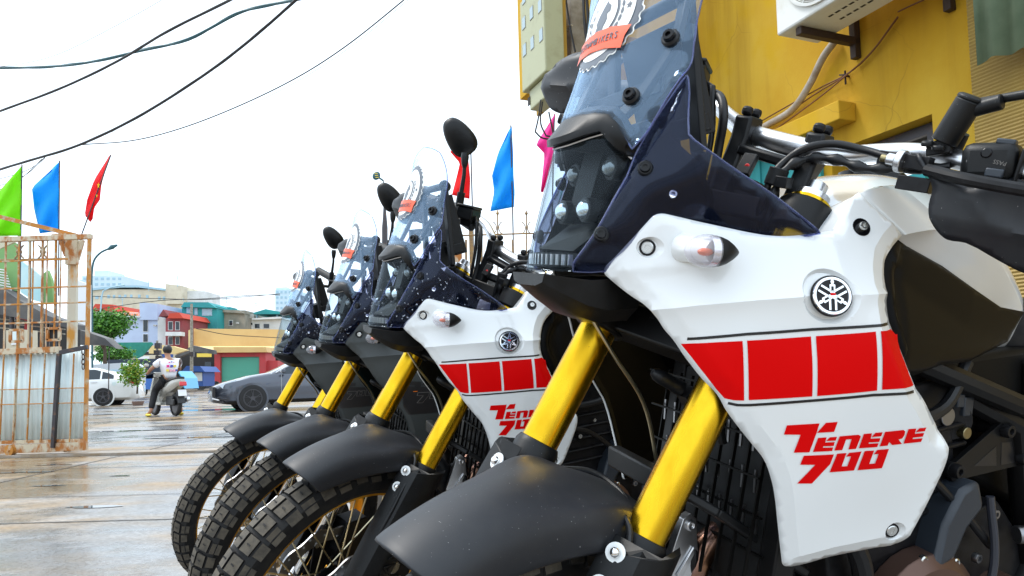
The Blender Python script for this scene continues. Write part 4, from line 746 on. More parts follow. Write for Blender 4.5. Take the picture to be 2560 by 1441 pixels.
    # brake fluid reservoir and right mirror
    mb = MB(); Rm = Matrix.Rotation(.35, 3, 'Z') @ Matrix.Rotation(-.12, 3, 'Y'); c = V(-.385, -.125, 1.252); mb.box(c, (.062, .044, .030), Rm); mb.box(c + V(0, 0, .0185), (.066, .047, .007), Rm); mb.box(c - V(0, -.006, .02), (.046, .03, .022), Rm, taper=1.2); mb.cyl(c - V(0, .03, .02), c + V(.01, .03, -.03), .010, mi=0); mb.build('brake_reservoir', K['plast'], hb, 30, .003)
    def mirror(base, mid, top, ctr, sz, face):
        m = MB(); m.cyl(base, base + (mid - base) * .45, .0105, seg=14); m.tube([base + (mid - base) * .40, mid, top], [.0062, .0052, .0048], 10); m.lathe([(-.03, .005), (-.02, .0085), (-.002, .0105), (.008, .009)], top, top - mid, 16)
        n = Vector(face).normalized(); up = (ctr - top).normalized(); up = (up - n * up.dot(n)).normalized(); sd = n.cross(up); w, h = sz; rg = []
        prof2 = [(math.copysign(abs(math.cos(a))**.75, math.cos(a)), math.copysign(abs(math.sin(a))**.85, math.sin(a))) for a in (2 * pi * k / 28 for k in range(28))]
        for e, dz in ((.05, .020), (.45, .0185), (.8, .013), (.97, .004), (1.0, -.004), (.97, -.009), (.9, -.010)): rg.append([ctr + sd * (u * w * e * (1 - .22 * v)) + up * (v * h * e) + n * dz for u, v in prof2])
        m.loft(rg); ob = m.build('mirror', K['plast'], root, 40); mm = MB(); mm.add(rg[-1], [tuple(range(28))]); mm.build('mirror_glass', K['chrome'], ob); return st(ob)
    mirror(V(-.388, -.165, 1.262), V(-.392, -.17, 1.345), V(-.395, -.180, 1.390), V(-.452, -.268, 1.431), (.037, .055), (.72, .62, -.1))
    mirror(V(-.385, .232, 1.190), V(-.372, .243, 1.247), V(-.36, .33, 1.27), V(-.33, .45, 1.32), (.042, .068), (.8, -.3, 0))
    mb = MB(); mb.cyl((-.37, .2265, 1.203), (-.3655, .2405, 1.249), .0145, seg=22); mb.lathe([(0, .0146), (.004, .0146), (.0055, .011)], (-.3655, .2405, 1.249), (.1, .28, .95), 22); mb.cyl((-.366, .246, 1.240), (-.361, .272, 1.250), .0085, seg=14); mb.bar((-.372, .212, 1.193), (-.372, .236, 1.20), .02, .016); bolt_mb(mb, V(-.357, .214, 1.196), (.3, -.1, 1), .0065, .006); bolt_mb(mb, V(-.357, .226, 1.193), (.3, -.1, 1), .0065, .006); mb.build('mirror_joint', K['plast'], hb, 30, .0015)
    # handguards
    HO = [(p[1], p[2]) for p in G['HG']] + [(.345, 1.166), (.385, 1.145), (.402, 1.115), (.385, 1.088), (.36, 1.080)] + [(p[1], p[2]) for p in G['HGlow']]
    HO = [(p.x, p.y) for p in spline([V(*p, 0) for p in HO], 3, True, 50)]; RL = [(p[1], p[2]) for p in G['HGridge']] + [(.36, 1.12), (.39, 1.115)]; RU = [(p[1], p[2]) for p in G['HG'][4:]] + [(.345, 1.166), (.385, 1.145)]
    for sg in (1, -1):
        def hgx(y, z):
            d = segdist(y, z, RL); d2 = segdist(y, z, RU); x = -.338 - 2.2 * (y - .30)**2 * (1 if y > .30 else .3) + .005 * math.exp(-d / .006) - .010 * math.exp(-(d2 / .006)**2)
            return x - .55 * max(0, 1.12 - z) * (1 if z < 1.12 else 0)
        f = (lambda a, b: V(hgx(a, b), a, b)) if sg > 0 else (lambda a, b: V(hgx(a, b) + .012, .022 - a, b + .1))
        st(sheet('handguard', HO, f, K['fend'], root, .007, .004, 60, want=(1, 0, 0)))
    # cables
    def cable(nm, pts, r, m, n=6): mb = MB(); mb.tube(spline(pts, n), r, 12); st(mb.build(nm, m, root))
    cable('clutch_cable', [(-.345, .045, .98), (-.335, .048, 1.07), (-.335, .050, 1.11), (-.34, .053, 1.14), (-.35, .060, 1.158), (-.355, .080, 1.177), (-.365, .105, 1.186), (-.37, .142, 1.184), (-.362, .175, 1.179)], .0048, K['hose'])
    cable('wiring_sleeve', [(-.335, .062, .99), (-.335, .062, 1.08), (-.336, .062, 1.12), (-.343, .066, 1.148), (-.36, .085, 1.165), (-.362, .116, 1.168), (-.362, .149, 1.163), (-.365, .183, 1.167), (-.37, .24, 1.178)], [.0058 + .0018 * math.sin(k * 1.3) for k in range(49)], K['hose'])
    cable('brake_line', [(-.39, -.10, 1.235), (-.365, -.06, 1.228), (-.352, -.042, 1.205), (-.355, -.040, 1.165), (-.35, -.036, 1.12), (-.31, -.03, 1.02), (-.25, -.02, .93)], .0062, K['hose'])
    cable('throttle_cable', [(-.45, -.20, 1.23), (-.40, -.12, 1.25), (-.365, -.075, 1.24), (-.355, -.055, 1.18), (-.35, -.05, 1.10), (-.36, -.05, 1.0)], .0042, K['hose'])
    mb = MB(); mb.lathe([(-.011, .0125), (.011, .0125)], (-.339, .058, 1.136), (-.1, .1, 1), 20); mb.box((-.332, .072, 1.131), (.02, .016, .014)); st(mb.build('cable_clip', K['plast'], root, 30, .001))
    return root
def inset(p, d):
    n = len(p); a = sum(p[i - 1][0] * p[i][1] - p[i][0] * p[i - 1][1] for i in range(n)); s = 1 if a > 0 else -1; out = []
    for i in range(n):
        A, B, C = V(*p[i - 1], 0), V(*p[i], 0), V(*p[(i + 1) % n], 0); u = (B - A).normalized(); w = (C - B).normalized(); n1 = V(-u.y, u.x, 0) * s; n2 = V(-w.y, w.x, 0) * s
        b = n1 + n2; b = b.normalized() if b.length > 1e-6 else n1; k = d / max(.35, b.dot(n1)); q = B + b * k; out.append((q.x, q.y))
    return out
def droplets(root, sd, n_scr, n_sh, n_fe, turn):
    rr = random.Random(sd)
    def drop(mb, p, n, r): a, c = frame(n); mb.loft([[p + (a * math.cos(t) + c * math.sin(t) * 1.25) * r * e + Vector(n).normalized() * r * h for t in [2 * pi * k / 7 for k in range(7)]] for e, h in ((1, 0), (.75, .4), (.2, .6))], True, True)
    mb = MB(); k = 0
    while k < n_scr:
        y, z = rr.uniform(-.13, .13), 1.15 + .25 * rr.random()**1.2
        if inpoly(y, z, SCO): drop(mb, V(xscr(y, z) + .0005, y, z), (.9, y * 4, .3), rr.uniform(.0008, .0021)); k += 1
    k = 0
    while k < n_sh:
        x, z = rr.uniform(-.36, -.12), rr.uniform(.99, 1.21)
        if inpoly(x, z, TIO): drop(mb, V(x, STINT(x, z) + .0005, z), (.4, .9, .1), rr.uniform(.0008, .0020)); k += 1
    k = 0
    while k < n_sh:
        y, z = rr.uniform(-.06, .08), rr.uniform(.99, 1.16)
        if inpoly(y, z, LNO): drop(mb, V(xlens(y, z) + .0005, y, z), (.8, y * 8, .1), rr.uniform(.0007, .0016)); k += 1
    tag(mb.build('water_droplets', K['drop'], root), kind='stuff')
    mb = MB()
    for k in range(n_fe):
        th, y = math.radians(rr.uniform(68, 104)), rr.uniform(-.045, .05); r = .4125 - .06 * (abs(y) / .07)**2.6; d = V(math.cos(th), y * 6, math.sin(th)); drop(mb, V(r * math.cos(th), y, AX.z + r * math.sin(th)), d, rr.uniform(.001, .0026))
    tag(mb.build('fender_droplets', K['drop'], root), kind='stuff').matrix_local = turn
POSE = [(-.1172, 1.0289, 3.5472, .4614), (-.4884, 1.8523, 3.5649, .5196), (-.7778, 2.4555, 3.6230, .5337), (-1.1531, 3.1639, 3.5912, .5464)]
LEAN = .16955
BLAB = ['nearest white and red motorcycle, largest in the row, its front tyre below the frame', 'white and red motorcycle second in the row, whole knobbly front tyre and gold rim showing', 'dark grey motorcycle standing just behind the second white and red one', 'dark grey motorcycle farthest along the row, next to the passing cars']
protos = {}; ROOTS = []
for i, (x, y, hd, sa) in enumerate(POSE):
    kd = 'white' if i < 2 else 'grey'
    if kd in protos: r = copy_tree(protos[kd])
    else: r = protos[kd] = build_bike(kd)
    r.matrix_world = Matrix.Translation((x, y, 0)) @ Matrix.Rotation(hd, 4, 'Z') @ Matrix.Rotation(-LEAN, 4, 'X')
    for c in r.children:
        if c.get('turns'): c.matrix_local = steer(sa) @ (Matrix.Translation(AX) if c.name.startswith('front_wheel') else Matrix.Identity(4))
    ROOTS.append(r)
    tag(r, BLAB[i], 'motorcycle', 'adventure motorcycles parked in a row')
for i, (x, y, hd, sa) in enumerate(POSE):
    if i: droplets(ROOTS[i], 11 + i, 240, 60, 60, steer(sa))
# ------------------------------------------------------------------ background materials
B = dict(
 yel=mat('yellow_render', (.80, .50, .030), .8, noise=1.3, col2=(.70, .42, .03), lo=.35, hi=.7, bump=.15, bscale=60, detail=8), yel2=mat('ochre_render', (.42, .24, .02), .8, noise=2, col2=(.3, .17, .02)),
 conc=mat('pole_concrete', (.34, .31, .26), .8, noise=9, col2=(.2, .17, .12), bump=.2, bscale=90), box=mat('meter_box_cream', (.40, .41, .25), .45, noise=7, col2=(.30, .29, .17), lo=.55, hi=.8), win=mat('meter_window', (.34, .44, .48), .1),
 acw=mat('ac_white', (.72, .73, .70), .45, noise=6, col2=(.6, .58, .5), lo=.55, hi=.8), acd=mat('ac_grille', (.36, .35, .31), .5), brk=mat('bracket_brown', (.035, .018, .012), .6), pipe=mat('grey_conduit', (.42, .38, .32), .6, noise=12, col2=(.3, .24, .18)),
 cable=mat('black_cable', (.012, .013, .016), .5), cable2=mat('teal_cable', (.02, .09, .11), .5), grn=mat('green_sheet', (.18, .25, .16), .45, noise=5, col2=(.12, .18, .11)), clad=mat('tan_cladding', (.36, .24, .055), .55, noise=2.5, col2=(.28, .18, .045)),
 rust=mat('rusty_steel', (.60, .52, .38), .6, noise=11, col2=(.42, .15, .025), lo=.44, hi=.58, stretch=(1, 1, .5)), rust2=mat('rust', (.50, .21, .035), .7, noise=11, col2=(.50, .40, .28), lo=.50, hi=.62), sheet=mat('zinc_sheet', (.72, .84, .86), .5, noise=3, col2=(.58, .66, .66), stretch=(1, 1, .25), lo=.5, hi=.75),
 dkst=mat('dark_tube', (.05, .045, .05), .4, .4, noise=9, col2=(.2, .1, .05), lo=.55, hi=.7), fence=mat('gilded_iron', (.36, .22, .08), .6, noise=20, col2=(.18, .12, .08)),
 glass=mat('window_dark', (.02, .03, .04), .08), white=mat('wall_white', (.74, .76, .76), .7, noise=.6, col2=(.6, .62, .6)), cream=mat('wall_cream', (.68, .62, .48), .8, noise=.5, col2=(.56, .5, .38)), blue=mat('wall_pale_blue', (.50, .60, .78), .8, noise=.5, col2=(.44, .52, .7)),
 teal=mat('wall_teal', (.03, .33, .34), .8, noise=.5, col2=(.03, .25, .27)), brick=mat('wall_maroon', (.28, .05, .06), .8, noise=.6, col2=(.2, .06, .06)), redr=mat('red_roof', (.55, .06, .03), .7), orr=mat('orange_roof', (.72, .17, .04), .7), grc=mat('wall_raw_concrete', (.34, .31, .25), .9, noise=.9, col2=(.2, .2, .17)),
 och=mat('ochre_roof', (.72, .48, .19), .6, noise=.4, col2=(.64, .4, .15)), och2=mat('ochre_eave', (.78, .58, .26), .6), redw=mat('kiosk_red', (.50, .045, .05), .6, noise=1, col2=(.4, .05, .05)), shut=mat('green_shutter', (.10, .42, .30), .5), dkr=mat('dark_roof', (.07, .068, .07), .6, noise=2, col2=(.13, .12, .11)),
 tarp=mat('green_tarp', (.02, .22, .16), .7, noise=2, col2=(.03, .28, .22)), navy=mat('navy_tarp', (.015, .03, .055), .5), booth=mat('booth_blue', (.02, .08, .30), .5), vblue=mat('truck_blue', (.02, .14, .50), .3, coat=.3), cyan=mat('truck_cyan', (.05, .42, .72), .3, coat=.3), haze1=mat('tower_haze', (.62, .76, .84), .9, noise=.15, col2=(.54, .70, .80)), haze2=mat('tower_window', (.36, .55, .66), .6),  # tower wall and window colours carry painted-in distance haze
 leaf=mat('leaf', (.075, .24, .02), .55, noise=3, col2=(.13, .34, .03)), leafd=mat('leaf_dark', (.035, .13, .018), .55, noise=3, col2=(.06, .19, .025)), leafy=mat('leaf_yellow', (.22, .36, .02), .55, noise=4, col2=(.3, .3, .03)), bark=mat('bark', (.09, .065, .045), .9),
 cw=mat('car_white', (.80, .82, .82), .2, coat=.8), cg=mat('car_grey', (.075, .085, .11), .22, .5, coat=.9), tyre=mat('car_tyre', (.015, .015, .016), .7), rimd=mat('dark_alloy', (.10, .10, .11), .3, .8), tlr=mat('tail_red', (.62, .01, .015), .15, coat=.5), hlp=mat('car_headlamp', (.5, .55, .6), .06, .6), calr=mat('caliper_red', (.7, .01, .01), .35),
 skin=mat('skin', (.42, .21, .13), .55), hair=mat('hair', (.008, .006, .006), .45), shirt=mat('white_shirt', (.80, .80, .84), .8, bump=.3, bscale=14), trou=mat('black_trousers', (.008, .008, .010), .8), slip=mat('yellow_slipper', (.80, .60, .05), .5), scs=mat('scooter_silver', (.45, .44, .40), .25, .5, coat=.4), scb=mat('scooter_black', (.012, .012, .013), .4), mag=mat('print_magenta', (.75, .03, .25), .6), pyl=mat('print_yellow', (.85, .65, .1), .6), pbl=mat('print_blue', (.05, .07, .4), .6), pnk=mat('print_pink', (.85, .4, .5), .6),
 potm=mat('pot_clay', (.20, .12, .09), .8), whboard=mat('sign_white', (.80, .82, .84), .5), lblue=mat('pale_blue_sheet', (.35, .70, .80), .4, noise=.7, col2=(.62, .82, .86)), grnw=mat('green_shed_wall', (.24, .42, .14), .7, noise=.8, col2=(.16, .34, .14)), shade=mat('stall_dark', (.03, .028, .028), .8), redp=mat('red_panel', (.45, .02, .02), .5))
def wall_mat():
    m = bpy.data.materials.new('cracked_yellow_render'); m.use_nodes = True; t = m.node_tree; b = t.nodes['Principled BSDF']; L = t.links.new; N = t.nodes.new; b.inputs['Roughness'].default_value = .82; b.inputs['Specular IOR Level'].default_value = .3
    tc = N('ShaderNodeTexCoord')
    def ns(s, d=5, st=(1, 1, 1), r=.6): mp = N('ShaderNodeMapping'); mp.inputs['Scale'].default_value = st; L(tc.outputs['Object'], mp.inputs[0]); n = N('ShaderNodeTexNoise'); n.inputs['Scale'].default_value = s; n.inputs['Detail'].default_value = d; n.inputs['Roughness'].default_value = r; L(mp.outputs[0], n.inputs['Vector']); return n
    def rg(n, a, c, lo, hi, o=0): r = N('ShaderNodeMapRange'); r.inputs[1].default_value = a; r.inputs[2].default_value = c; r.inputs[3].default_value = lo; r.inputs[4].default_value = hi; r.interpolation_type = 'SMOOTHSTEP'; L(n.outputs[o], r.inputs[0]); return r
    def mx(f, a, c, mode='MIX'):
        x = N('ShaderNodeMix'); x.data_type = 'RGBA'; x.blend_type = mode; L(f.outputs[0], x.inputs[0])
        for k, v in ((6, a), (7, c)):
            if isinstance(v, tuple): x.inputs[k].default_value = (*v, 1)
            else: L(v.outputs[2], x.inputs[k])
        return x
    c = mx(rg(ns(.9, 6), .35, .65, 0, 1), (.52, .29, .012), (.60, .38, .035)); c = mx(rg(ns(2.6, 7), .52, .66, 0, .8), c, (.58, .35, .008)); c = mx(rg(ns(1.6, 5, (2.5, 2.5, .22)), .48, .75, 0, .6), c, (.30, .155, .012))
    d = N('ShaderNodeMix'); d.data_type = 'VECTOR'; d.inputs[0].default_value = .12; L(tc.outputs['Object'], d.inputs[4]); L(ns(2.2, 4).outputs['Color'], d.inputs[5])
    v = N('ShaderNodeTexVoronoi'); v.feature = 'DISTANCE_TO_EDGE'; v.inputs['Scale'].default_value = 2.1; L(d.outputs[1], v.inputs['Vector'])
    cr_ = N('ShaderNodeMath'); cr_.operation = 'MULTIPLY'; L(rg(v, 0, .005, .4, 0).outputs[0], cr_.inputs[0]); L(rg(ns(.8, 3), .48, .62, 0, 1).outputs[0], cr_.inputs[1]); c = mx(cr_, c, (.24, .13, .02))
    L(c.outputs[2], b.inputs['Base Color']); bp = N('ShaderNodeBump'); bp.inputs['Strength'].default_value = .25; bp.inputs['Distance'].default_value = .004; L(ns(70, 6, r=.7).outputs[0], bp.inputs['Height']); L(bp.outputs[0], b.inputs['Normal']); return m
B['yel'] = wall_mat()
def flagmat(n, c):
    m = mat(n, c, .7); b = m.node_tree.nodes['Principled BSDF']; t = m.node_tree; L = t.links.new
    tr = t.nodes.new('ShaderNodeBsdfTranslucent'); tr.inputs[0].default_value = (*c, 1); mi = t.nodes.new('ShaderNodeMixShader'); mi.inputs[0].default_value = .5
    L(b.outputs[0], mi.inputs[1]); L(tr.outputs[0], mi.inputs[2]); L(mi.outputs[0], t.nodes['Material Output'].inputs[0]); return m
FG = dict(green=flagmat('flag_green', (.30, .85, .004)), blue=flagmat('flag_blue', (.0, .46, .98)), red=flagmat('flag_red', (.90, .003, .008)), pink=flagmat('flag_pink', (.92, .06, .42)), star=flagmat('flag_yellow', (.95, .7, .02)))
WL1 = ['brown wire nearest the conduit, lowest of the wall wires', 'middle brown wire on the yellow wall running to the hook', 'brown wire on the yellow wall that bends down past the hook', 'short brown wire running up to the top edge from the air conditioner bracket']
WL2 = ['longest loose wire loop hanging under the meter box and back to the pole', 'shorter wire loop tucked inside the long loop under the meter box', 'short dark wire stub under the right edge of the meter box']
WL3 = ['thin black cable crossing the front of the concrete pole', 'thick black cable just right of the concrete pole', 'thick black cable slanting back towards the concrete pole', 'thin cable hanging farthest right of the concrete pole']
WL4 = ['upper drop wire slanting down behind the green flag', 'middle drop wire slanting down behind the green flag', 'lowest drop wire slanting down behind the green flag']
WL5 = ['far street wire sagging in front of the pale apartment block', 'far street wire crossing above the teal tower house', 'far street wire low across the front of the ochre depot']
def gz(Y): return float(np.interp(Y, [0, 4, 17, 28, 60, 70], [0, 0, .13, .20, .53, .60]))
# ------------------------------------------------------------------ ground
def ground_mat():
    m = bpy.data.materials.new('wet_concrete'); m.use_nodes = True; t = m.node_tree; b = t.nodes['Principled BSDF']; L = t.links.new; N = t.nodes.new
    tc = N('ShaderNodeTexCoord'); mp = N('ShaderNodeMapping'); L(tc.outputs['Object'], mp.inputs[0]); mp.inputs['Scale'].default_value = (.75, 1.25, 1)
    def noise(s, d=5, r=.6, src=mp): n = N('ShaderNodeTexNoise'); n.inputs['Scale'].default_value = s; n.inputs['Detail'].default_value = d; n.inputs['Roughness'].default_value = r; L(src.outputs[0], n.inputs['Vector']); return n
    def rng(n, a, c, lo=0, hi=1): r = N('ShaderNodeMapRange'); r.inputs[1].default_value = a; r.inputs[2].default_value = c; r.inputs[3].default_value = lo; r.inputs[4].default_value = hi; r.interpolation_type = 'SMOOTHSTEP'; L(n.outputs[0], r.inputs[0]); return r
    mp2 = N('ShaderNodeMapping'); L(tc.outputs['Object'], mp2.inputs[0])
    wet = rng(noise(.8, 8, .68), .38, .56); brown = rng(noise(.33, 5, .65), .42, .56); fine = noise(38, 6, .7, mp2); mid = noise(3.2, 6, .65, mp2)
    c1 = N('ShaderNodeMix'); c1.data_type = 'RGBA'; c1.inputs[6].default_value = (.40, .41, .42, 1); c1.inputs[7].default_value = (.40, .285, .16, 1); L(brown.outputs[0], c1.inputs[0])
    c2 = N('ShaderNodeMix'); c2.data_type = 'RGBA'; c2.blend_type = 'MULTIPLY'; L(rng(mid, .3, .7, .15, .75).outputs[0], c2.inputs[0]); L(c1.outputs[2], c2.inputs[6]); c2.inputs[7].default_value = (.62, .58, .52, 1)
    c3 = N('ShaderNodeMix'); c3.data_type = 'RGBA'; c3.blend_type = 'MULTIPLY'; L(wet.outputs[0], c3.inputs[0]); L(c2.outputs[2], c3.inputs[6]); c3.inputs[7].default_value = (.66, .69, .73, 1)
    c4 = N('ShaderNodeMix'); c4.data_type = 'RGBA'; c4.blend_type = 'MULTIPLY'; L(rng(fine, .35, .65, 0, .8).outputs[0], c4.inputs[0]); L(c3.outputs[2], c4.inputs[6]); c4.inputs[7].default_value = (.55, .52, .5, 1)
    L(c4.outputs[2], b.inputs['Base Color'])
    ro = N('ShaderNodeMapRange'); ro.inputs[3].default_value = .6; ro.inputs[4].default_value = .17; L(wet.outputs[0], ro.inputs[0]); L(ro.outputs[0], b.inputs['Roughness']); b.inputs['Specular IOR Level'].default_value = .6
    bp = N('ShaderNodeBump'); bp.inputs['Distance'].default_value = .008; bp.inputs['Strength'].default_value = .55; dry = N('ShaderNodeMath'); dry.operation = 'MULTIPLY'; inv = N('ShaderNodeMath'); inv.operation = 'SUBTRACT'; inv.inputs[0].default_value = 1.15; L(wet.outputs[0], inv.inputs[1])
    L(fine.outputs[0], dry.inputs[0]); L(inv.outputs[0], dry.inputs[1]); L(dry.outputs[0], bp.inputs['Height']); L(bp.outputs[0], b.inputs['Normal']); return m
GM = ground_mat()
mb = MB(); ys = [-40, 0, 4, 7, 10, 13, 17, 22, 28, 40, 60, 70, 120, 1200]; vs = []; fs = []
for y in ys: vs += [V(-700, y, gz(y)), V(-30, y, gz(y)), V(30, y, gz(y)), V(700, y, gz(y))]
for i in range(len(ys) - 1):
    for k in range(3): a = i * 4 + k; fs.append((a, a + 1, a + 5, a + 4))
mb.add(vs, fs); tag(mb.build('ground', GM), kind='structure')
# joints between the concrete bays, the gate's rail, puddles in the hollows
J = mat('joint_filler', (.05, .048, .045), .6, noise=8, col2=(.12, .11, .1)); jm = MB()
def strip(mb, pts, w, dz=.004):
    for a, b in zip(pts, pts[1:]):
        d = (b - a).normalized(); p = V(-d.y, d.x, 0) * w / 2; mb.add([a - p + V(0, 0, dz), b - p + V(0, 0, dz), b + p + V(0, 0, dz), a + p + V(0, 0, dz)], [(0, 1, 2, 3)])
for Y, x0, x1, w in ((8.6, -9, 3, .03), (9.2, -9, 3, .02), (7.4, -8, 3, .018), (11.2, -9, 5, .03), (13.2, -6, 6, .05), (15.6, -12, 8, .05), (20.5, -12, 10, .06), (24, -16, 12, .10), (27, -16, 14, .08), (33, -18, 18, .12), (5.6, -5, 2, .012), (4.6, -4, 1, .02)):
    pts = []; x = x0
    while x < x1: yy = Y + .012 * Y * (rnd.random() - .5) * .25; pts.append(V(x, yy, gz(yy))); x += .45
    strip(jm, pts, w)
for X in (-4.6, -1.4, 2.2): strip(jm, [V(X + .03 * rnd.random(), y, gz(y)) for y in (5, 7, 10, 13, 17)], .022)
tag(jm.build('expansion_joint', J, None, 0), kind='structure')
PUD = mat('puddle_water', (.10, .105, .11), .03, spec=.6); pm = MB()
for px, py, rx, ry in ((130, 1162, .20, .05), (235, 1268, .20, .05), (80, 1180, .22, .05), (20, 1182, .15, .04), (300, 1190, .10, .03), (520, 1092, .9, .10), (330, 1075, .8, .10), (420, 1010, 1.3, .35), (560, 1012, 1.2, .22), (250, 1035, .9, .18), (560, 985, 1.6, .6), (120, 1215, .16, .03)):
    c = onz(px, py, 0); c = onz(px, py, gz(c.y)); n = 26; ph = [rnd.uniform(.7, 1.25) for _ in range(n)]; ph = [(ph[i - 1] + ph[i] + ph[(i + 1) % n]) / 3 for i in range(n)]
    ring = [V(c.x + rx * ph[i] * math.cos(2 * pi * i / n), c.y + ry * ph[i] * math.sin(2 * pi * i / n), 0) for i in range(n)]
    pm.add([V(p.x, p.y, gz(p.y) + .0045) for p in ring], [tuple(range(n))])
tag(pm.build('puddle', PUD, None, 0), kind='structure')
mb = MB(); a = V(-9, 9.75, gz(9.75)); mb.box((-3.2, 8.66, gz(8.7) + .012), (13, .05, .024)); mb.box((-3.2, 8.9, gz(8.9) + .005), (13, .34, .012)); tag(mb.build('gate_track', mat('track_steel', (.30, .22, .14), .5, .3, noise=6, col2=(.38, .34, .3))), 'rusty sliding gate rail set in the ground across the entrance', 'rail')
# ------------------------------------------------------------------ yellow building on the right
WT = V(-.38, .925, 0).normalized(); WN = V(.925, .38, 0).normalized()      # along the wall (away), into the wall
def onw(px, py, c=3.4):
    d = _f + CX * ((px - 1280) / FPX) + CD * ((py - PY) / FPX); o = V(0, 0, CAMH); return o + d * ((c - o.dot(WN)) / d.dot(WN))
def wp(s, c, z): return WT * s + WN * c + V(0, 0, z)
def ws(p): return p.dot(WT)
def wbox(mb, s0, s1, c0, c1, z0, z1, mi=0):
    mb.add([wp(s, c, z) for z in (z0, z1) for s, c in ((s0, c0), (s1, c0), (s1, c1), (s0, c1))], [(0, 1, 2, 3), (7, 6, 5, 4), (0, 4, 5, 1), (1, 5, 6, 2), (2, 6, 7, 3), (3, 7, 4, 0)], mi)
bl = empty('yellow_building', wp(4, 3.5, 0), 0, 'yellow rendered house wall with a cracked surface behind the nearest motorcycle', 'building')
inv = Matrix.Translation(-wp(4, 3.5, 0))
C0 = 3.4; pR = onw(2330, 288, C0); pL = onw(2078, 378, C0); zt = (pR.z + pL.z) / 2; sR, sL = ws(pR), ws(pL)
sE = ws(onw(2453, 300, C0)); sF = ws(onw(1482, 400, 3.4))
zs = onw(1746, 38, C0).z
mb = MB()
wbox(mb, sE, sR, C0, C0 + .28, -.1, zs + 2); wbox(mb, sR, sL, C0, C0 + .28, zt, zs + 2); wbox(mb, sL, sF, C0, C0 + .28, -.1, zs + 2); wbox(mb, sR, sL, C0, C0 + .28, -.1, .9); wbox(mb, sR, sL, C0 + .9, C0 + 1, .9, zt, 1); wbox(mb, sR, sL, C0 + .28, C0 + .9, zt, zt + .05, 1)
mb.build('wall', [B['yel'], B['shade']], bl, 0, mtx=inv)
c1 = onw(1300, 250, 2.55); zb = onw(1380, 175, 2.55).z
mb = MB(); zb = c1.z; wbox(mb, sE + 2.2, ws(c1), 2.55, C0 - .002, zb, zb + 2.4); mb.build('upper_storey', B['yel'], bl, 0, mtx=inv)
mb = MB(); a = onw(2100, 252, C0); b_ = onw(1905, 330, C0); z1 = onw(2100, 250, C0 - .12).z; wbox(mb, ws(onw(2100, 262, C0 - .12)), ws(b_) + .5, C0 - .13, C0 - .001, z1 - .11, z1); mb.build('canopy', B['yel'], bl, 0, .006, mtx=inv)
mb = MB(); wbox(mb, sR + .05, sL - .03, C0 + .10, C0 + .13, zt - .06, zt - .005); wbox(mb, sR + .05, sR + .11, C0 + .10, C0 + .13, .9, zt - .06); mb.build('window_frame', B['dkst'], bl, 0, mtx=inv)
mb = MB(); q = onw(1900, 445, C0); wbox(mb, ws(q) - .55, ws(q) + .5, C0 - .03, C0 - .004, .2, q.z + .22)
for k in range(7): wbox(mb, ws(q) - .5 + k * .15, ws(q) - .46 + k * .15, C0 - .045, C0 - .031, .22, q.z + .2)
mb.build('door', B['teal'], bl, 0, mtx=inv)
mb = MB(); wbox(mb, sR + .02, sL - .1, C0 - .05, C0 - .01, .55, onw(2290, 455, C0).z + .03)
for k in range(5): wbox(mb, sR + .05 + k * .2, sR + .09 + k * .2, C0 - .07, C0 - .051, .56, onw(2290, 455, C0).z)
mb.build('roller_shutter', B['teal'], bl, 0, mtx=inv)
# ribbed cladding of the neighbouring shed and the green awning sheet
cl = empty('ribbed_shed', wp(1, 3.3, 0), 0, 'tan ribbed metal shed wall at the right edge beside the yellow house', 'building'); inv2 = Matrix.Translation(-wp(1, 3.3, 0))
mb = MB(); n = 300; pr = []
for k in range(n * 2 + 1): pr.append((3.34 + (.004 if k % 2 else 0), k * .0085))
mb.loft([[wp(s, c, z) for c, z in pr] for s in (-1.6, sE - .004)], False, False); wbox(mb, -1.6, sE - .003, 3.352, 3.6, 0, 5.1); mb.build('cladding', B['clad'], cl, 0, mtx=inv2)
mb = MB(); a = onw(2443, 165, 3.18); b_ = onw(2560, 128, 3.18); n = 60; s0 = ws(a); rows = []
for zoff in (0, 2.2): rows.append([wp(s0 - k * .018, 3.18 + .012 * math.sin(k * 1.05), a.z + zoff + (.012 * math.sin(k * .5) if zoff == 0 else 0)) for k in range(n)])
mb.loft(rows, False); g = mb.build('awning_sheet', B['grn'], None, 60); g.modifiers.new('t', 'SOLIDIFY').thickness = .002; tag(g, 'green corrugated metal sheet hanging in the top right corner', 'metal sheet')
# air conditioner on its brackets
f0 = onw(1942, 91, 2.93); s0 = ws(f0); z0 = f0.z; s1 = s0 - .82; c0_, c1_ = 2.93, 3.23; H = .58
ac = empty('air_conditioner', wp(s0, 2.93, z0), 0, 'white air conditioner outdoor unit on brown brackets high on the yellow wall', 'air conditioner'); inv3 = Matrix.Translation(-wp(s0, 2.93, z0))
mb = MB(); wbox(mb, s1, s0, c0_, c1_, z0, z0 + H); mb.build('casing', B['acw'], ac, 0, .012, mtx=inv3)
mb = MB(); fc = wp(s0 - .33, c0_ - .004, z0 + .285); mb.lathe([(0, .25), (.012, .25), (.014, .235), (.004, .232)], fc, -WN, 48, 0, True)
mb.lathe([(0, .232), (.002, .0)], fc + WN * .003, -WN, 40, 1)
for r in [.05 + .0145 * k for k in range(13)]: mb.lathe([(.004, r), (.009, r + .002), (.004, r + .004)], fc, -WN, 48, 0, True)
for k in range(12): a = 2 * pi * k / 12; d = WT * math.cos(a) + V(0, 0, math.sin(a)); mb.bar(fc + d * .04 - WN * .01, fc + d * .235 - WN * .01, .004, .004, WN)
mb.cyl(fc, fc - WN * .014, .045, seg=24); mb.build('fan_grille', [B['acw'], B['acd']], ac, 40, mtx=inv3)
mb = MB()
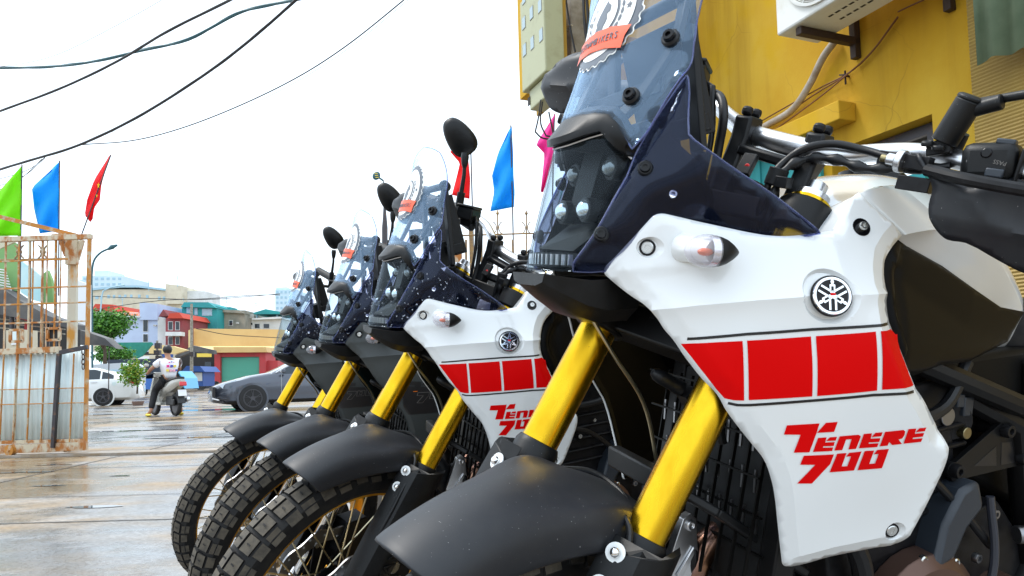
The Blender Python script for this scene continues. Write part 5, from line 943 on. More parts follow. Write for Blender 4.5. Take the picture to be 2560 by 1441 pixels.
for k in range(9):
    for j in range(2): wbox(mb, s0 - .30 - k * .045, s0 - .27 - k * .045, c0_ + .10 + j * .08, c0_ + .115 + j * .08, z0 - .0012, z0 - .0004)
tag(mb.build('drain_slot', B['shade'], ac, 0, mtx=inv3), kind='stuff')
for k, ss in enumerate((s0 - .13, s0 - .70)):
    mb = MB(); wbox(mb, ss - .02, ss + .02, c0_ + .03, C0 - .002, z0 - .045, z0 - .003); wbox(mb, ss - .02, ss + .02, C0 - .045, C0 - .003, z0 - .12, z0 + .25); mb.build('bracket', B['brk'], ac, 0, .003, mtx=inv3)
mb = MB(); mb.tube(spline([onw(2090, 100, 3.36), onw(2060, 140, 3.355), onw(2025, 210, 3.355), onw(1985, 270, 3.355), onw(1915, 315, 3.355), onw(1880, 335, 3.36)], 8), .022, 12); tag(mb.build('conduit', B['pipe']), 'grey corrugated pipe curving down the yellow wall from the air conditioner', 'pipe')
for i, L in enumerate(([(2245, 42), (2215, 85), (2160, 150), (2113, 188), (2060, 215), (1900, 305)], [(2245, 44), (2170, 142), (2113, 190), (2050, 228), (1910, 325)], [(2243, 44), (2175, 135), (2113, 191), (2060, 235), (1930, 330), (1900, 350)], [(2310, 0), (2270, 18), (2245, 30)])):
    mb = MB(); mb.tube(spline([onw(x, y, 3.375 - .01 * i) for x, y in L], 5), .0042, 6); tag(mb.build('wall_wire', mat('brown_wire_%d' % i if False else 'brown_wire', (.16, .06, .02), .6) if 'brown_wire' not in MATS else MATS['brown_wire']), WL1[i], 'wire', 'thin brown wires strung over the yellow wall')
mb = MB(); p = onw(2113, 190, 3.37); mb.bar(p - V(0, 0, .05), p + V(0, 0, .03), .008, .008); mb.bar(p + WT * .04 + V(0, 0, .02), p - WT * .02, .008, .008); mb.cyl(p, p + WN * .03, .006); tag(mb.build('wire_hook', B['brk']), 'small iron hook on the yellow wall where the wires meet', 'hook')
# concrete pole with the meter box
po = empty('utility_pole', at(1428, 1120, 5.1), 0, 'square concrete electricity pole beside the yellow house, meter box fixed to it', 'pole'); P0 = at(1428, 1120, 5.1); pinv = Matrix.Translation(-P0)
top = at(1432, -60, 5.1); zt_ = top.z; cx, cy = top.x, top.y; w = .062; mb = MB()
mb.loft([[V(cx, cy, z) + WT * a * w * e + WN * b * w * e for a, b in ((-1, -1), (1, -1), (1, 1), (-1, 1))] for z, e in ((-.1, 1.1), (zt_ + 3, .9))]); mb.build('shaft', B['conc'], po, 0, .01, mtx=pinv)
mb = MB(); mb.bar(V(cx, cy, zt_ - .45) - WN * .1 - WT * .14, V(cx, cy, zt_ - .45) - WN * .1 + WT * .14, .03, .006); mb.build('band', K['alu'], po, 0, mtx=pinv)
cc = (P0.dot(WN) - .16); q0 = onw(1290, 40, cc - .30); q1 = onw(1403, 245, cc - .30); bx = empty('meter_box', q0, 0, 'cream electricity meter box with small glass windows fixed on the concrete pole', 'meter box'); bi = Matrix.Translation(-q0)
cF = P0.dot(WN) - .22; cK = P0.dot(WN) - .070
sA = ws(onw(1362, 120, cF)); sB = ws(onw(1302, 120, cF)); zlo = onw(1335, 205, cF).z; zhi = onw(1362, -70, cF).z
mb = MB(); wbox(mb, sA, sB, cF, cK, zlo, zhi); wbox(mb, sA - .02, sB - .06, cF + .03, cK, zlo - .15, zlo - .002); mb.build('casing', B['box'], bx, 0, .01, mtx=bi)
mb = MB(); wbox(mb, sA + .02, sB + .09, cK + .002, cK + .03, zlo - .12, zhi); mb.build('back_board', B['yel2'], bx, 0, mtx=bi)
for px, py in ((1310, 58), (1329, 33), (1350, 15), (1312, 125), (1331, 108), (1353, 88), (1310, -5), (1330, -35)):
    p = onw(px, py, cF); mb = MB(); s_ = ws(p); wbox(mb, s_ - .026, s_ + .026, cF - .004, cF - .0005, p.z - .042, p.z + .042); wbox(mb, s_ - .030, s_ + .030, cF - .002, cF - .0002, p.z - .046, p.z + .046, 1); mb.build('meter_window', [B['win'], B['conc']], bx, 0, mtx=bi)
mb = MB(); p = onw(1322, 205, cF + .03); s_ = ws(p); wbox(mb, s_ - .02, s_ + .02, cF + .026, cF + .0295, zlo - .11, zlo - .05); mb.build('cable_port', B['shade'], bx, 0, mtx=bi)
for i, L in enumerate(([(1352, 250), (1345, 300), (1338, 330), (1355, 345), (1390, 345), (1404, 330)], [(1356, 255), (1352, 310), (1365, 340), (1410, 348)], [(1372, 280), (1378, 310), (1384, 340)])):
    mb = MB(); mb.tube(spline([at(x, y, 4.95) for x, y in L], 6), .006, 6); tag(mb.build('hanging_wire', B['cable']), WL2[i], 'wire', 'loose wires under the meter box')
for i, L in enumerate(([(1412, -20), (1424, 60), (1438, 130)], [(1458, -20), (1462, 60), (1470, 130), (1474, 200)], [(1466, -20), (1470, 70), (1464, 140)], [(1492, -10), (1494, 40), (1494, 80)])):
    mb = MB(); mb.tube(spline([at(x, y, 4.9) for x, y in L], 6), .012 if i in (1, 2) else .007, 6); tag(mb.build('service_cable', B['cable']), WL3[i], 'cable', 'black cables beside the concrete pole')
# ------------------------------------------------------------------ overhead cables
def wire(name, L, Y0, Y1, r, m, label, group=None, tw=0):
    pts = [at(x, y, Y0 + (Y1 - Y0) * (i / (len(L) - 1))) for i, (x, y) in enumerate(L)]; pts = spline(pts, 8)
    mb = MB(); mb.tube(pts, r, 6)
    if tw: mb.tube([p + V(0, 0, 1) * tw * math.sin(i * .55) + CX * tw * math.cos(i * .55) for i, p in enumerate(pts)], r * .8, 6)
    tag(mb.build(name, m), label, 'cable', group)
wire('overhead_cable', [(-40, 172), (100, 168), (200, 160), (340, 130), (470, 98), (610, 28), (720, 4), (800, -12)], 13, 9, .020, B['cable2'], 'teal bundled cable running flat across the upper left sky', None, .016)
wire('overhead_cable', [(-40, 295), (0, 278), (150, 222), (300, 150), (420, 78), (580, -2), (640, -40)], 12, 8, .017, B['cable'], 'black cable crossing the teal bundle in the upper left sky', None, .007)
wire('overhead_cable', [(-40, 440), (0, 424), (80, 400), (200, 362), (340, 295), (500, 195), (620, 105), (742, -2), (800, -60)], 12, 8, .018, B['cable'], 'thickest black cable rising from above the flags to the top edge', None, .007)
wire('overhead_cable', [(200, 362), (330, 352), (450, 322), (600, 264), (750, 190), (870, 112), (1010, 0), (1050, -35)], 12, 8, .0085, B['cable'], 'thin dark cable sagging below the thickest cable, branching off it')
wire('overhead_cable', [(200, 363), (330, 363), (450, 335), (600, 275), (750, 200), (880, 115), (1020, 0), (1050, -30)], 12, 8, .003, B['cable'], 'hair thin wire just under the sagging cable')
wire('overhead_cable', [(-40, 172), (80, 155), (160, 130), (280, 70), (405, 0), (440, -25)], 13, 10, .004, B['cable'], 'thin wire at the top left above the teal bundle')
wire('overhead_cable', [(230, 347), (480, 262), (700, 160), (930, 25), (990, -15)], 12, 9, .0022, B['cable'], 'faintest wire between the two sagging cables')
for k, L in enumerate(([(115, 392), (70, 425), (-40, 458)], [(112, 396), (60, 440), (-40, 478)], [(105, 398), (50, 448), (-40, 492)])): wire('drop_wire', L, 12, 12.5, .005, B['cable'], WL4[k], 'drop wires behind the green flag')
for k, L in enumerate(([(180, 738), (230, 741), (400, 747), (520, 749), (620, 742), (700, 735)], [(230, 775), (400, 752), (520, 747), (640, 738), (700, 738)], [(490, 822), (560, 836), (640, 842), (700, 845)])): wire('street_wire', L, 55, 58, .028, B['cable'], WL5[k], 'wires along the far street')
# ------------------------------------------------------------------ flags
def flag(L, Y, m, label, pole=None, wav=.075, star=False):
    "L: left edge and right edge polylines, top to bottom"
    left, right = L; n = 14; r = empty('flag', at(*right[-1], Y), 0, label, 'flag', 'coloured flags along the fence and gate'); iv = Matrix.Translation(-at(*right[-1], Y)); mb = MB()
    def pl(P, t):
        k = t * (len(P) - 1); i = min(int(k), len(P) - 2); f = k - i; return (P[i][0] + (P[i + 1][0] - P[i][0]) * f, P[i][1] + (P[i + 1][1] - P[i][1]) * f)
    rows = []
    for i in range(n + 1):
        t = i / n; a, b = pl(left, t), pl(right, t); rows.append([at(a[0] + (b[0] - a[0]) * u, a[1] + (b[1] - a[1]) * u, Y + wav * math.sin(5 * u + 3.2 * t) * (1 - u) + .25 * (1 - u) * .4 + wav * .8 * math.sin(11 * t + 6 * u) * (1 - u * .7)) for u in [k / 10 for k in range(11)]])
    mb.loft(rows, False); c = mb.build('cloth', m, r, 0, mtx=iv); me = c.data; me.polygons.foreach_set('use_smooth', [True] * len(me.polygons)); s = c.modifiers.new('t', 'SOLIDIFY'); s.thickness = .003
    if star:
        for cx_, cy_, rr in star: mb = MB(); p = at(cx_, cy_, Y - .06); mb.add([p + CX * rr * (1 if k % 2 == 0 else .42) * math.sin(k * pi / 5) * .45 + V(0, 0, rr * (1 if k % 2 == 0 else .42) * math.cos(k * pi / 5)) for k in range(10)], [tuple(range(10))]); mb.build('star', FG['star'], r, 0, mtx=iv)
    if pole: mb = MB(); mb.tube([at(x, y, Y) for x, y in pole], .009, 8); mb.build('staff', B['dkst'], r, mtx=iv)
flag(([(-20, 500), (-26, 540), (-30, 590)], [(54, 415), (54, 500), (52, 590)]), 10.5, FG['green'], 'lime green flag at the left edge above the gate', [(55, 412), (50, 720)])
flag(([(128, 425), (80, 470), (86, 525), (100, 584)], [(148, 405), (148, 470), (146, 530), (146, 578)]), 10.5, FG['blue'], 'blue flag above the gate, left of the red one', [(149, 402), (146, 740)])
flag(([(270, 395), (236, 450), (218, 500), (212, 538), (226, 556)], [(277, 386), (254, 460), (250, 500), (236, 520), (232, 548)]), 10.6, FG['red'], 'red flag with yellow star hanging furled on a leaning staff', [(277, 388), (203, 590), (196, 640)], .03, [(246, 464, .05), (242, 490, .03)])
flag(([(1125, 380), (1150, 408), (1140, 450), (1130, 488)], [(1165, 345), (1172, 410), (1176, 450), (1174, 498)]), 9.4, FG['red'], 'red flag behind the largest rear view mirror', [(1176, 340), (1186, 700)], .02)
flag(([(1270, 330), (1246, 382), (1230, 440), (1236, 480), (1226, 529)], [(1279, 317), (1283, 380), (1284, 440), (1287, 480), (1285, 518)]), 9.4, FG['blue'], 'blue flag right of the largest mirror, above the iron fence', [(1277, 314), (1284, 640)])
flag(([(1378, 300), (1340, 362), (1362, 385), (1352, 480)], [(1388, 285), (1385, 350), (1383, 400), (1358, 482)]), 9.4, FG['pink'], 'pink flag beside the concrete pole', [(1386, 286), (1378, 640)])
# ornamental iron fence behind the second motorcycle
fe = empty('iron_fence', at(1280, 1000, 9.2), 0, 'rusty ornamental iron fence with spear tips behind the second motorcycle', 'fence'); fi = Matrix.Translation(-at(1280, 1000, 9.2))
for x in (1165, 1204, 1244, 1282, 1316, 1352):
    mb = MB(); a, b = at(x, 560, 9.2), at(x + 2, 960, 9.2); tall = x in (1244, 1316); tp = at(x, 538 if tall else 600, 9.2); mb.tube([b, tp], .010 if tall else .016, 6)
    if tall:
        mb.lathe([(0, .01), (.02, .022), (.07, 0)], tp, (0, 0, 1), 8)
        for sg in (-1, 1):
            c = at(x, 570, 9.2); mb.tube([c + CX * sg * (.085 - .07 * math.cos(t)) + V(0, 0, .085 * math.sin(t)) for t in [(-1.15 + 2.3 * k / 8) for k in range(9)]], .007, 6)
    mb.build('spear_bar', B['fence'], fe, mtx=fi)
for y in (584, 700, 860): mb = MB(); mb.tube([at(1130, y + 6, 9.2), at(1390, y - 2, 9.2)], .011, 6); mb.build('rail', B['fence'], fe, mtx=fi)
for x in (1182, 1148): mb = MB(); a = at(x, 980, 9.25); t = at(x, 572, 9.25); mb.box(((a.x + t.x) / 2, a.y, (a.z + t.z) / 2), (.10 if x == 1148 else .05, .1, t.z - a.z)); mb.build('fence_post', B['rust'] if x == 1148 else B['fence'], fe, 0, mtx=fi)
mb = MB(); a = at(1150, 1000, 9.6); b = at(1500, 690, 9.6); mb.box(((a.x + b.x) / 2, 9.6, .6), (b.x - a.x, .2, 1.6)); tag(mb.build('yard_wall', B['white'], None, 0), 'low white yard wall under the iron fence', 'wall')
# slender lamp post with LED head behind the third motorcycle's mirror
lp = empty('lamp_post', at(962, 1010, 24), 0, 'slim lamp post with a small oval head above the third motorcycle mirror', 'lamp post'); li = Matrix.Translation(-at(962, 1010, 24)); mb = MB()
mb.tube([at(962, 1000, 24), at(962, 570, 24), at(962, 545, 24), at(961, 500, 24), at(958, 450, 24)], [.10, .10, .07, .025, .02], 10); mb.build('pole', B['dkst'], lp, mtx=li)
mb = MB(); c = at(941, 440, 24); Rq = Matrix.Rotation(.5, 3, 'Y'); mb.sph(c, (.13, .06, .15), 16, 10, 0, Rq); mb.tube([c, at(958, 452, 24)], .03, 8)
for k in range(3): mb.box(at(941 + k * 1.3 - 1, 434 + k * 5, 23.9), (.10, .02, .02), None, 1)
mb.build('lamp_head', [B['cable2'], B['pyl']], lp, mtx=li)
# street lamp left
sp = empty('street_lamp', at(231, 980, 33), 0, 'tall curved street lamp rising behind the gate post', 'street lamp'); si = Matrix.Translation(-at(231, 980, 33)); mb = MB()
mb.tube(spline([at(231, 985, 33), at(230, 760, 33), at(230, 680, 33), at(236, 650, 33), at(252, 632, 33), at(272, 622, 33)], 6), .045, 8); mb.build('pole', B['cable2'], sp, mtx=si)
mb = MB(); mb.tube([at(270, 624, 33), at(280, 618, 33), at(293, 613, 33)], [.05, .11, .04], 10); mb.build('lamp_head', B['cable2'], sp, mtx=si)
sp = empty('street_lamp', at(253, 960, 52), 0, 'small street lamp with long arm between the tree and red roof', 'street lamp'); si = Matrix.Translation(-at(253, 960, 52)); mb = MB()
mb.tube(spline([at(254, 960, 52), at(254, 745, 52), at(258, 728, 52), at(275, 720, 52), at(312, 713, 52)], 6), .05, 8); mb.build('pole', B['haze2'], sp, mtx=si)
# ------------------------------------------------------------------ sliding gate
GY = 8.9; go = at(110, 1128, GY); gt = empty('sliding_gate', go, 0, 'rusty sliding gate with bars above and corrugated sheet below, left edge', 'gate'); gi = Matrix.Translation(-go)
def gbar(name, p, q, w, d, m, Y=GY, up=(0, 1, 0)): mb = MB(); mb.bar(at(*p, Y), at(*q, Y), d, w, up); return mb.build(name, m, gt, 0, .003, mtx=gi)
gbar('top_rail', (-60, 602), (229, 592), .06, .06, B['rust']); gbar('end_post', (224, 594), (213, 1118), .045, .035, B['rust2']); gbar('middle_rail', (-60, 883), (150, 874), .07, .07, B['rust'], GY - .02); gbar('dark_rail', (150, 882), (219, 868), .045, .05, B['dkst'], GY - .09); gbar('dark_post', (148, 884), (133, 1120), .055, .04, B['dkst'], GY - .07)
gbar('bottom_beam', (-60, 1127), (216, 1115), .08, .10, B['rust'], GY - .02); gbar('sill_rail', (-60, 1108), (214, 1101), .05, .04, B['rust'], GY - .015)
for x0 in (15, 48, 75, 84, 107, 119, 140, 153): gbar('bar', (x0, 600), (x0 - 5, 872), .015 if x0 in (84, 119, 153) else .024, .014, B['rust'] if x0 % 2 else B['rust2'], GY + (.01 if x0 in (84, 119, 153) else 0))
for y in (651, 719, 759, 806): gbar('tie_rod', (-40, y + 5), (170 if y == 651 else 220, y - 3), .014, .02, B['rust2'] if y != 806 else B['rust'], GY - .014)
for x0 in (8, 42, 76, 111, 183): gbar('flat_bar', (x0 + 2, 884), (x0 - 9, 1106), .042 if x0 == 42 else .022, .012, B['rust2'] if x0 != 42 else B['rust'], GY - .04)
for y in (972, 1009): gbar('cross_strip', (-40, y + 4), (212, y - 2), .026, .012, B['rust2'], GY - .052)
mb = MB(); n = 120; a0, a1, b0, b1 = at(-60, 886, GY + .02), at(216, 878, GY + .02), at(-60, 1108, GY + .02), at(208, 1102, GY + .02); rows = []
for A_, Bq in ((a0, a1), (b0, b1)): rows.append([A_.lerp(Bq, k / n) + V(0, .006 * (1 if (k // 3) % 2 else -1), 0) for k in range(n + 1)])
mb.loft(rows, False); o = mb.build('corrugated_sheet', B['sheet'], gt, 20, mtx=gi); o.modifiers.new('t', 'SOLIDIFY').thickness = .0015
for x, y, m in ((134, 837, 0), (41, 841, 1)):
    mb = MB()
    for p, q in (((x - 16, y - 15), (x + 16, y - 16)), ((x - 16, y + 14), (x + 16, y + 13)), ((x - 15, y - 15), (x - 15, y + 14)), ((x + 15, y - 16), (x + 15, y + 13))): mb.bar(at(*p, GY - .03), at(*q, GY - .03), .03, .03, (0, 1, 0))
    if not m: mb.box(at(x, y - 1, GY), (.15, .01, .14), None, 1)
    mb.build('lock_frame', [B['rust'], B['shade']], gt, 0, mtx=gi)
for x, r in ((27, .07), (124, .05), (168, .05)):
    c = at(x, 1126 if x == 27 else 1120, GY - (.06 if x == 27 else -.02)); mb = MB(); mb.lathe([(-.03, r), (-.01, r * .86), (.01, r * .86), (.03, r), (.03, .02), (.045, .018), (.045, 0)], c, (-.3, -1, 0), 22); mb.build('roller', B['rust2'], gt, mtx=gi)
mb = MB()
for k, y in enumerate((880, 893, 905, 917)):      # hanging chain
    c = at(208, y, GY - .06); a = k % 2; mb.tube([c + V(.018 * math.cos(t) * (1 if not a else .25), .018 * math.cos(t) * (0 if not a else .97), .036 * math.sin(t)) for t in [2 * pi * j / 12 for j in range(13)]], .006, 6, False)
tag(mb.build('chain', B['dkst']), 'short chain hanging inside the gate beside its end post', 'chain')
# fixed gate column with its splayed head, slanting top beam
gp = empty('gate_column', at(180, 1100, 9.2), 0, 'thick yellow and grey rusty steel column standing behind the gate', 'column'); gpi = Matrix.Translation(-at(180, 1100, 9.2)); mb = MB()
mb.bar(at(183, 594, 9.2), at(178, 1120, 9.2), .112, .05, (0, 1, 0)); mb.build('shaft', mat('column_paint', (.62, .60, .50), .6, noise=6, col2=(.62, .30, .05), lo=.48, hi=.62, stretch=(1, 1, .35)), gp, 0, .004, mtx=gpi)
mb = MB(); mb.bar(at(180, 600, 9.13), at(180, 662, 9.13), .15, .05, (0, 1, 0)); mb.bar(at(154, 602, 9.15), at(168, 640, 9.15), .06, .05, (0, 1, 0)); mb.bar(at(206, 600, 9.15), at(192, 650, 9.15), .05, .05, (0, 1, 0)); mb.build('head', B['rust'], gp, 0, .004, mtx=gpi)
mb = MB(); mb.bar(at(-60, 528, 9.15), at(190, 589, 9.15), .05, .06, (0, 1, 0)); mb.bar(at(132, 592, 9.1), at(168, 589, 9.1), .05, .06, (0, 1, 0)); tag(mb.build('slanting_beam', B['rust2'], None, 0), 'rusty slanting beam resting on top of the gate column', 'beam')
# fence tips seen through the gate
ff = empty('iron_fence', at(90, 1000, 12.4), 0, 'iron fence with star shaped ornaments seen through the gate bars', 'fence'); ffi = Matrix.Translation(-at(90, 1000, 12.4))
for x in (48, 107):
    mb = MB(); c = at(x, 630, 12.4); mb.tube([at(x, 590, 12.4), at(x - 2, 900, 12.4)], .02, 6)
    for sg in (-1, 1): mb.tube([c + V(sg * (.11 - .09 * math.cos(t)), 0, .12 * math.sin(t)) for t in [(-1.2 + 2.4 * k / 8) for k in range(9)]], .013, 6)
    mb.sph(c, .05, 8, 6); mb.build('spear_bar', B['fence'], ff, mtx=ffi)
for x in (75, 140): mb = MB(); mb.tube([at(x, 600, 12.4), at(x - 2, 900, 12.4)], .022, 6); mb.build('spear_bar', B['dkst'], ff, mtx=ffi)
for y in (648, 880): mb = MB(); mb.tube([at(-40, y + 3, 12.4), at(175, y - 2, 12.4)], .012, 6); mb.build('rail', B['fence'], ff, mtx=ffi)
# sheds and stalls behind the gate
def slab(name, L, Y, m, dep, parent=None, mtx=None, Ys=None):
    "thick panel: outline in the photograph at distance Y (or one distance per corner)"
    P = [at(x, y, Ys[i] if Ys else Y) for i, (x, y) in enumerate(L)]; n = len(P); mb = MB(); Q = [p + V(0, dep, 0) for p in P]
    mb.add(P + Q, [tuple(range(n)), tuple(range(2 * n - 1, n - 1, -1))] + [(i, i + n, (i + 1) % n + n, (i + 1) % n) for i in range(n)])
    o = mb.build(name, m, parent, 0, mtx=mtx); bm = bmesh.new(); bm.from_mesh(o.data); bmesh.ops.recalc_face_normals(bm, faces=bm.faces); bm.to_mesh(o.data); bm.free(); return o
def setloc(o): return Matrix.Translation(-o.location)
sh = empty('market_shed', at(40, 960, 17), 0, 'open market shed with green gable and dark lean-to roof behind the gate', 'shed'); m_ = setloc(sh)
slab('gable_panel', [(-60, 690), (-60, 650), (38, 608), (44, 700), (44, 728), (-60, 745)], 17, B['grnw'], .1, sh, m_); slab('gable_panel', [(-60, 650), (-60, 560), (20, 590), (35, 606)], 17.4, B['cream'], .1, sh, m_)
slab('side_panel', [(103, 690), (118, 676), (128, 700), (134, 760), (103, 758)], 18, B['grnw'], .1, sh, m_)
slab('roof', [(-60, 735), (0, 718), (50, 752), (120, 790), (190, 812), (190, 824), (100, 806), (-60, 775)], 16.6, B['dkr'], .5, sh, m_)
slab('shade_back_wall', [(-60, 770), (190, 812), (190, 975), (-60, 985)], 20, B['shade'], .2, sh, m_)  # near-black colour stands for the shadow under the shed roof
for k in range(9): slab('louvre', [(-30 + 4 * k, 668 + 7 * k), (12 + 2 * k, 668 + 7 * k + 6), (12 + 2 * k, 668 + 7 * k + 9), (-30 + 4 * k, 668 + 7 * k + 3)], 16.8, B['white'], .05, sh, m_)
for x in (30, 118, 186): mb = MB(); mb.tube([at(x, 790, 16.8), at(x, 985, 16.8)], .05, 8); mb.build('post', B['dkst'], sh, mtx=m_)
for k, y in enumerate((790, 800, 812)): slab('purlin', [(-60, y), (160, y + 22), (160, y + 25), (-60, y + 4)], 17.2 + k * .5, B['conc'], .06, sh, m_)
tag(slab('roof_sheet', [(52, 652), (80, 672), (103, 690), (103, 756), (80, 750), (52, 732)], 19, B['lblue'], .06), 'pale blue translucent roof sheet seen through the gate bars', 'roof sheet')
tag(slab('wall_panel', [(61, 800), (70, 800), (70, 965), (61, 965)], 17.5, B['redp'], .1), 'tall narrow red panel inside the shed behind the gate', 'panel')
tag(slab('cabinet', [(15, 826), (56, 824), (56, 960), (15, 962)], 15.5, B['cream'], .5), 'cream metal cabinet behind the gate bars at the left', 'cabinet'); cab = bpy.data.objects['cabinet']
slab('vent', [(30, 830), (46, 829), (46, 850), (30, 851)], 15.45, B['sheet'], .03, cab); slab('label', [(28, 858), (40, 857), (40, 862), (28, 863)], 15.47, B['whboard'], .02, cab)
tag(slab('parasol_fringe', [(35, 785), (62, 784), (68, 796), (40, 797)], 18, B['redr'], .3), 'small red awning deep inside the shed behind the gate', 'awning')
tag(slab('signboard', [(190, 700), (222, 712), (222, 838), (190, 828)], 24, B['whboard'], .15), 'plain white tall signboard right of the gate column', 'sign')
rf = slab('stall_roof', [(186, 822), (222, 832), (262, 846), (290, 872), (282, 868), (250, 862), (186, 862)], 23, B['dkr'], .5); tag(rf, 'dark corrugated stall roof sloping down beside the gate post', 'roof')
mb = MB()
for x, y in ((273, 862), (200, 850)): mb = MB(); mb.tube([at(x, y, 23.3), at(x - 2, 1000, 23.3)], .016, 6); mb.build('roof_post', B['dkst'], rf)
# ------------------------------------------------------------------ far houses
def house(label, x0, x1, yt, yb, Y, m, dep=7, wins=(), roof=None, cat='house', extra=None, wm=None, name='house'):
    o = empty(name, at((x0 + x1) / 2, yb, Y), 0, label, cat); q = setloc(o); slab('wall', [(x0, yt), (x1, yt), (x1, yb), (x0, yb)], Y, m, dep, o, q)
    for a, b, c, d in wins:
        w = slab('window', [(a, b), (c, b), (c, d), (a, d)], Y - .05, B['white'] if wm is None else wm, .2, o, q)
        i = min(1.2, (c - a) * .18); slab('pane', [(a + i, b + i), (c - i, b + i), (c - i, d - i), (a + i, d - i)], Y - .08, B['glass'] if wm is None else wm, .05, w)
    if roof: slab('roof', roof[0], Y - .5, roof[1], dep + .8, o, q)
    for nm, L, mm, dy, dp in (extra or ()): slab(nm, L, Y + dy, mm, dp, o, q)
    return o
house('pale blue white house with a narrow dark window and stair tower', 288, 413, 792, 940, 74, B['blue'], 9, [(357, 797, 370, 830), (357, 835, 370, 856), (398, 801, 409, 824)], None, extra=[('stair_tower', [(349, 756), (394, 760), (394, 800), (349, 800)], B['blue'], -.3, 8), ('side_wing', [(394, 792), (414, 796), (414, 900), (394, 900)], B['white'], -.2, 6), ('cornice', [(286, 790), (350, 790), (350, 794), (286, 794)], B['white'], -.4, 1)])
house('maroon house with a red pitched roof and white balcony beside the teal tower', 414, 456, 796, 930, 72, B['brick'], 7, [(420, 804, 432, 826), (438, 804, 449, 826), (420, 842, 432, 862), (438, 842, 449, 862)], ([(418, 796), (424, 784), (448, 782), (458, 796)], B['redr']), extra=[('balcony', [(413, 830), (452, 830), (452, 840), (413, 840)], B['white'], -.9, .9), ('gable_roof', [(396, 792), (408, 774), (420, 790)], B['brick'], .5, 4)])
house('teal green tower house behind the utility pole', 455, 542, 766, 930, 78, B['teal'], 9, [(466, 768, 476, 784), (486, 770, 494, 788), (466, 808, 476, 826), (505, 772, 530, 790)], ([(452, 768), (460, 756), (520, 756), (540, 770)], B['teal']), wm=B['haze2'])
house('raw grey concrete house with one small window and roof box', 538, 612, 776, 900, 80, B['grc'], 8, [(572, 801, 582, 815)], None, extra=[('roof_parapet', [(536, 774), (596, 776), (610, 784), (536, 780)], B['grc'], -.4, 8), ('water_tank', [(558, 768), (576, 768), (576, 776), (558, 776)], B['teal'], 2, 2)])
house('white house with a flat roof terrace right of the concrete house', 612, 705, 797, 900, 82, B['white'], 8, [(636, 809, 650, 822), (658, 809, 674, 822), (624, 806, 632, 814)], ([(630, 796), (700, 792), (704, 797), (630, 800)], B['white']), extra=[('canopy', [(634, 782), (664, 773), (702, 780), (702, 785), (634, 786)], B['teal'], -.5, 6), ('canopy_post', [(640, 785), (643, 785), (643, 797), (640, 797)], B['haze2'], .5, .3), ('canopy_post', [(690, 785), (693, 785), (693, 797), (690, 797)], B['haze2'], .5, .3)])
house('white house with an orange hipped roof left of the pale blue house', 282, 345, 790, 900, 86, B['white'], 7, [(300, 794, 310, 802)], ([(284, 792), (300, 778), (318, 777), (330, 790)], B['orr']))
house('small house with a bright red roof above the tree', 232, 284, 778, 880, 88, B['cream'], 7, [], ([(228, 776), (238, 760), (282, 762), (290, 778)], B['redr']))
house('long cream apartment block with shallow curved roof far behind', 226, 455, 724, 860, 150, B['cream'], 14, [(238, 740, 246, 748), (250, 740, 256, 748), (268, 738, 275, 746), (282, 738, 288, 746), (296, 738, 302, 746), (310, 737, 316, 745), (395, 742, 401, 750), (407, 742, 413, 750), (440, 746, 458, 752), (325, 737, 331, 745), (345, 737, 351, 745), (365, 738, 371, 746)], ([(222, 722), (300, 714), (345, 714), (414, 722), (414, 727), (345, 719), (300, 719), (222, 727)], B['haze2']), 'apartment block', [('stair_block', [(414, 710), (452, 714), (452, 760), (414, 760)], B['cream'], -1, 10), ('roof_slab', [(440, 728), (512, 728), (512, 760), (440, 760)], B['white'], 2, 8)], B['haze2'], 'apartment_block')
def tower(label, x0, x1, yt, yb, Y, rows, cols, steps=()):  # pale wall and window colours imitate haze, there is no haze volume
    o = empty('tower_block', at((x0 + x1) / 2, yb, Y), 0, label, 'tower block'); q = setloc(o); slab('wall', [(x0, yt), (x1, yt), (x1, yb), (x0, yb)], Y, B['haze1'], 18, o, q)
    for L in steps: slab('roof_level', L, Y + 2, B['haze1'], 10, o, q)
    for r in range(rows):
        for c in range(cols): a = x0 + (c + .25) * (x1 - x0) / cols; b = yt + (r + .3) * (yb - yt) / rows; slab('window', [(a, b), (a + (x1 - x0) / cols * .5, b), (a + (x1 - x0) / cols * .5, b + (yb - yt) / rows * .42), (a, b + (yb - yt) / rows * .42)], Y - .1, B['haze2'], .3, o, q)
tower('stepped tower block, pale blue haze painted in, above the cream apartment block', 205, 306, 690, 760, 240, 5, 7, [[(236, 678), (272, 677), (272, 692), (236, 692)], [(192, 700), (206, 700), (206, 740), (192, 740)]])
tower('slab tower, pale blue haze painted in, just left of the farthest motorcycle screen', 688, 740, 724, 830, 220, 8, 5, [[(690, 720), (716, 718), (716, 726), (690, 726)]])
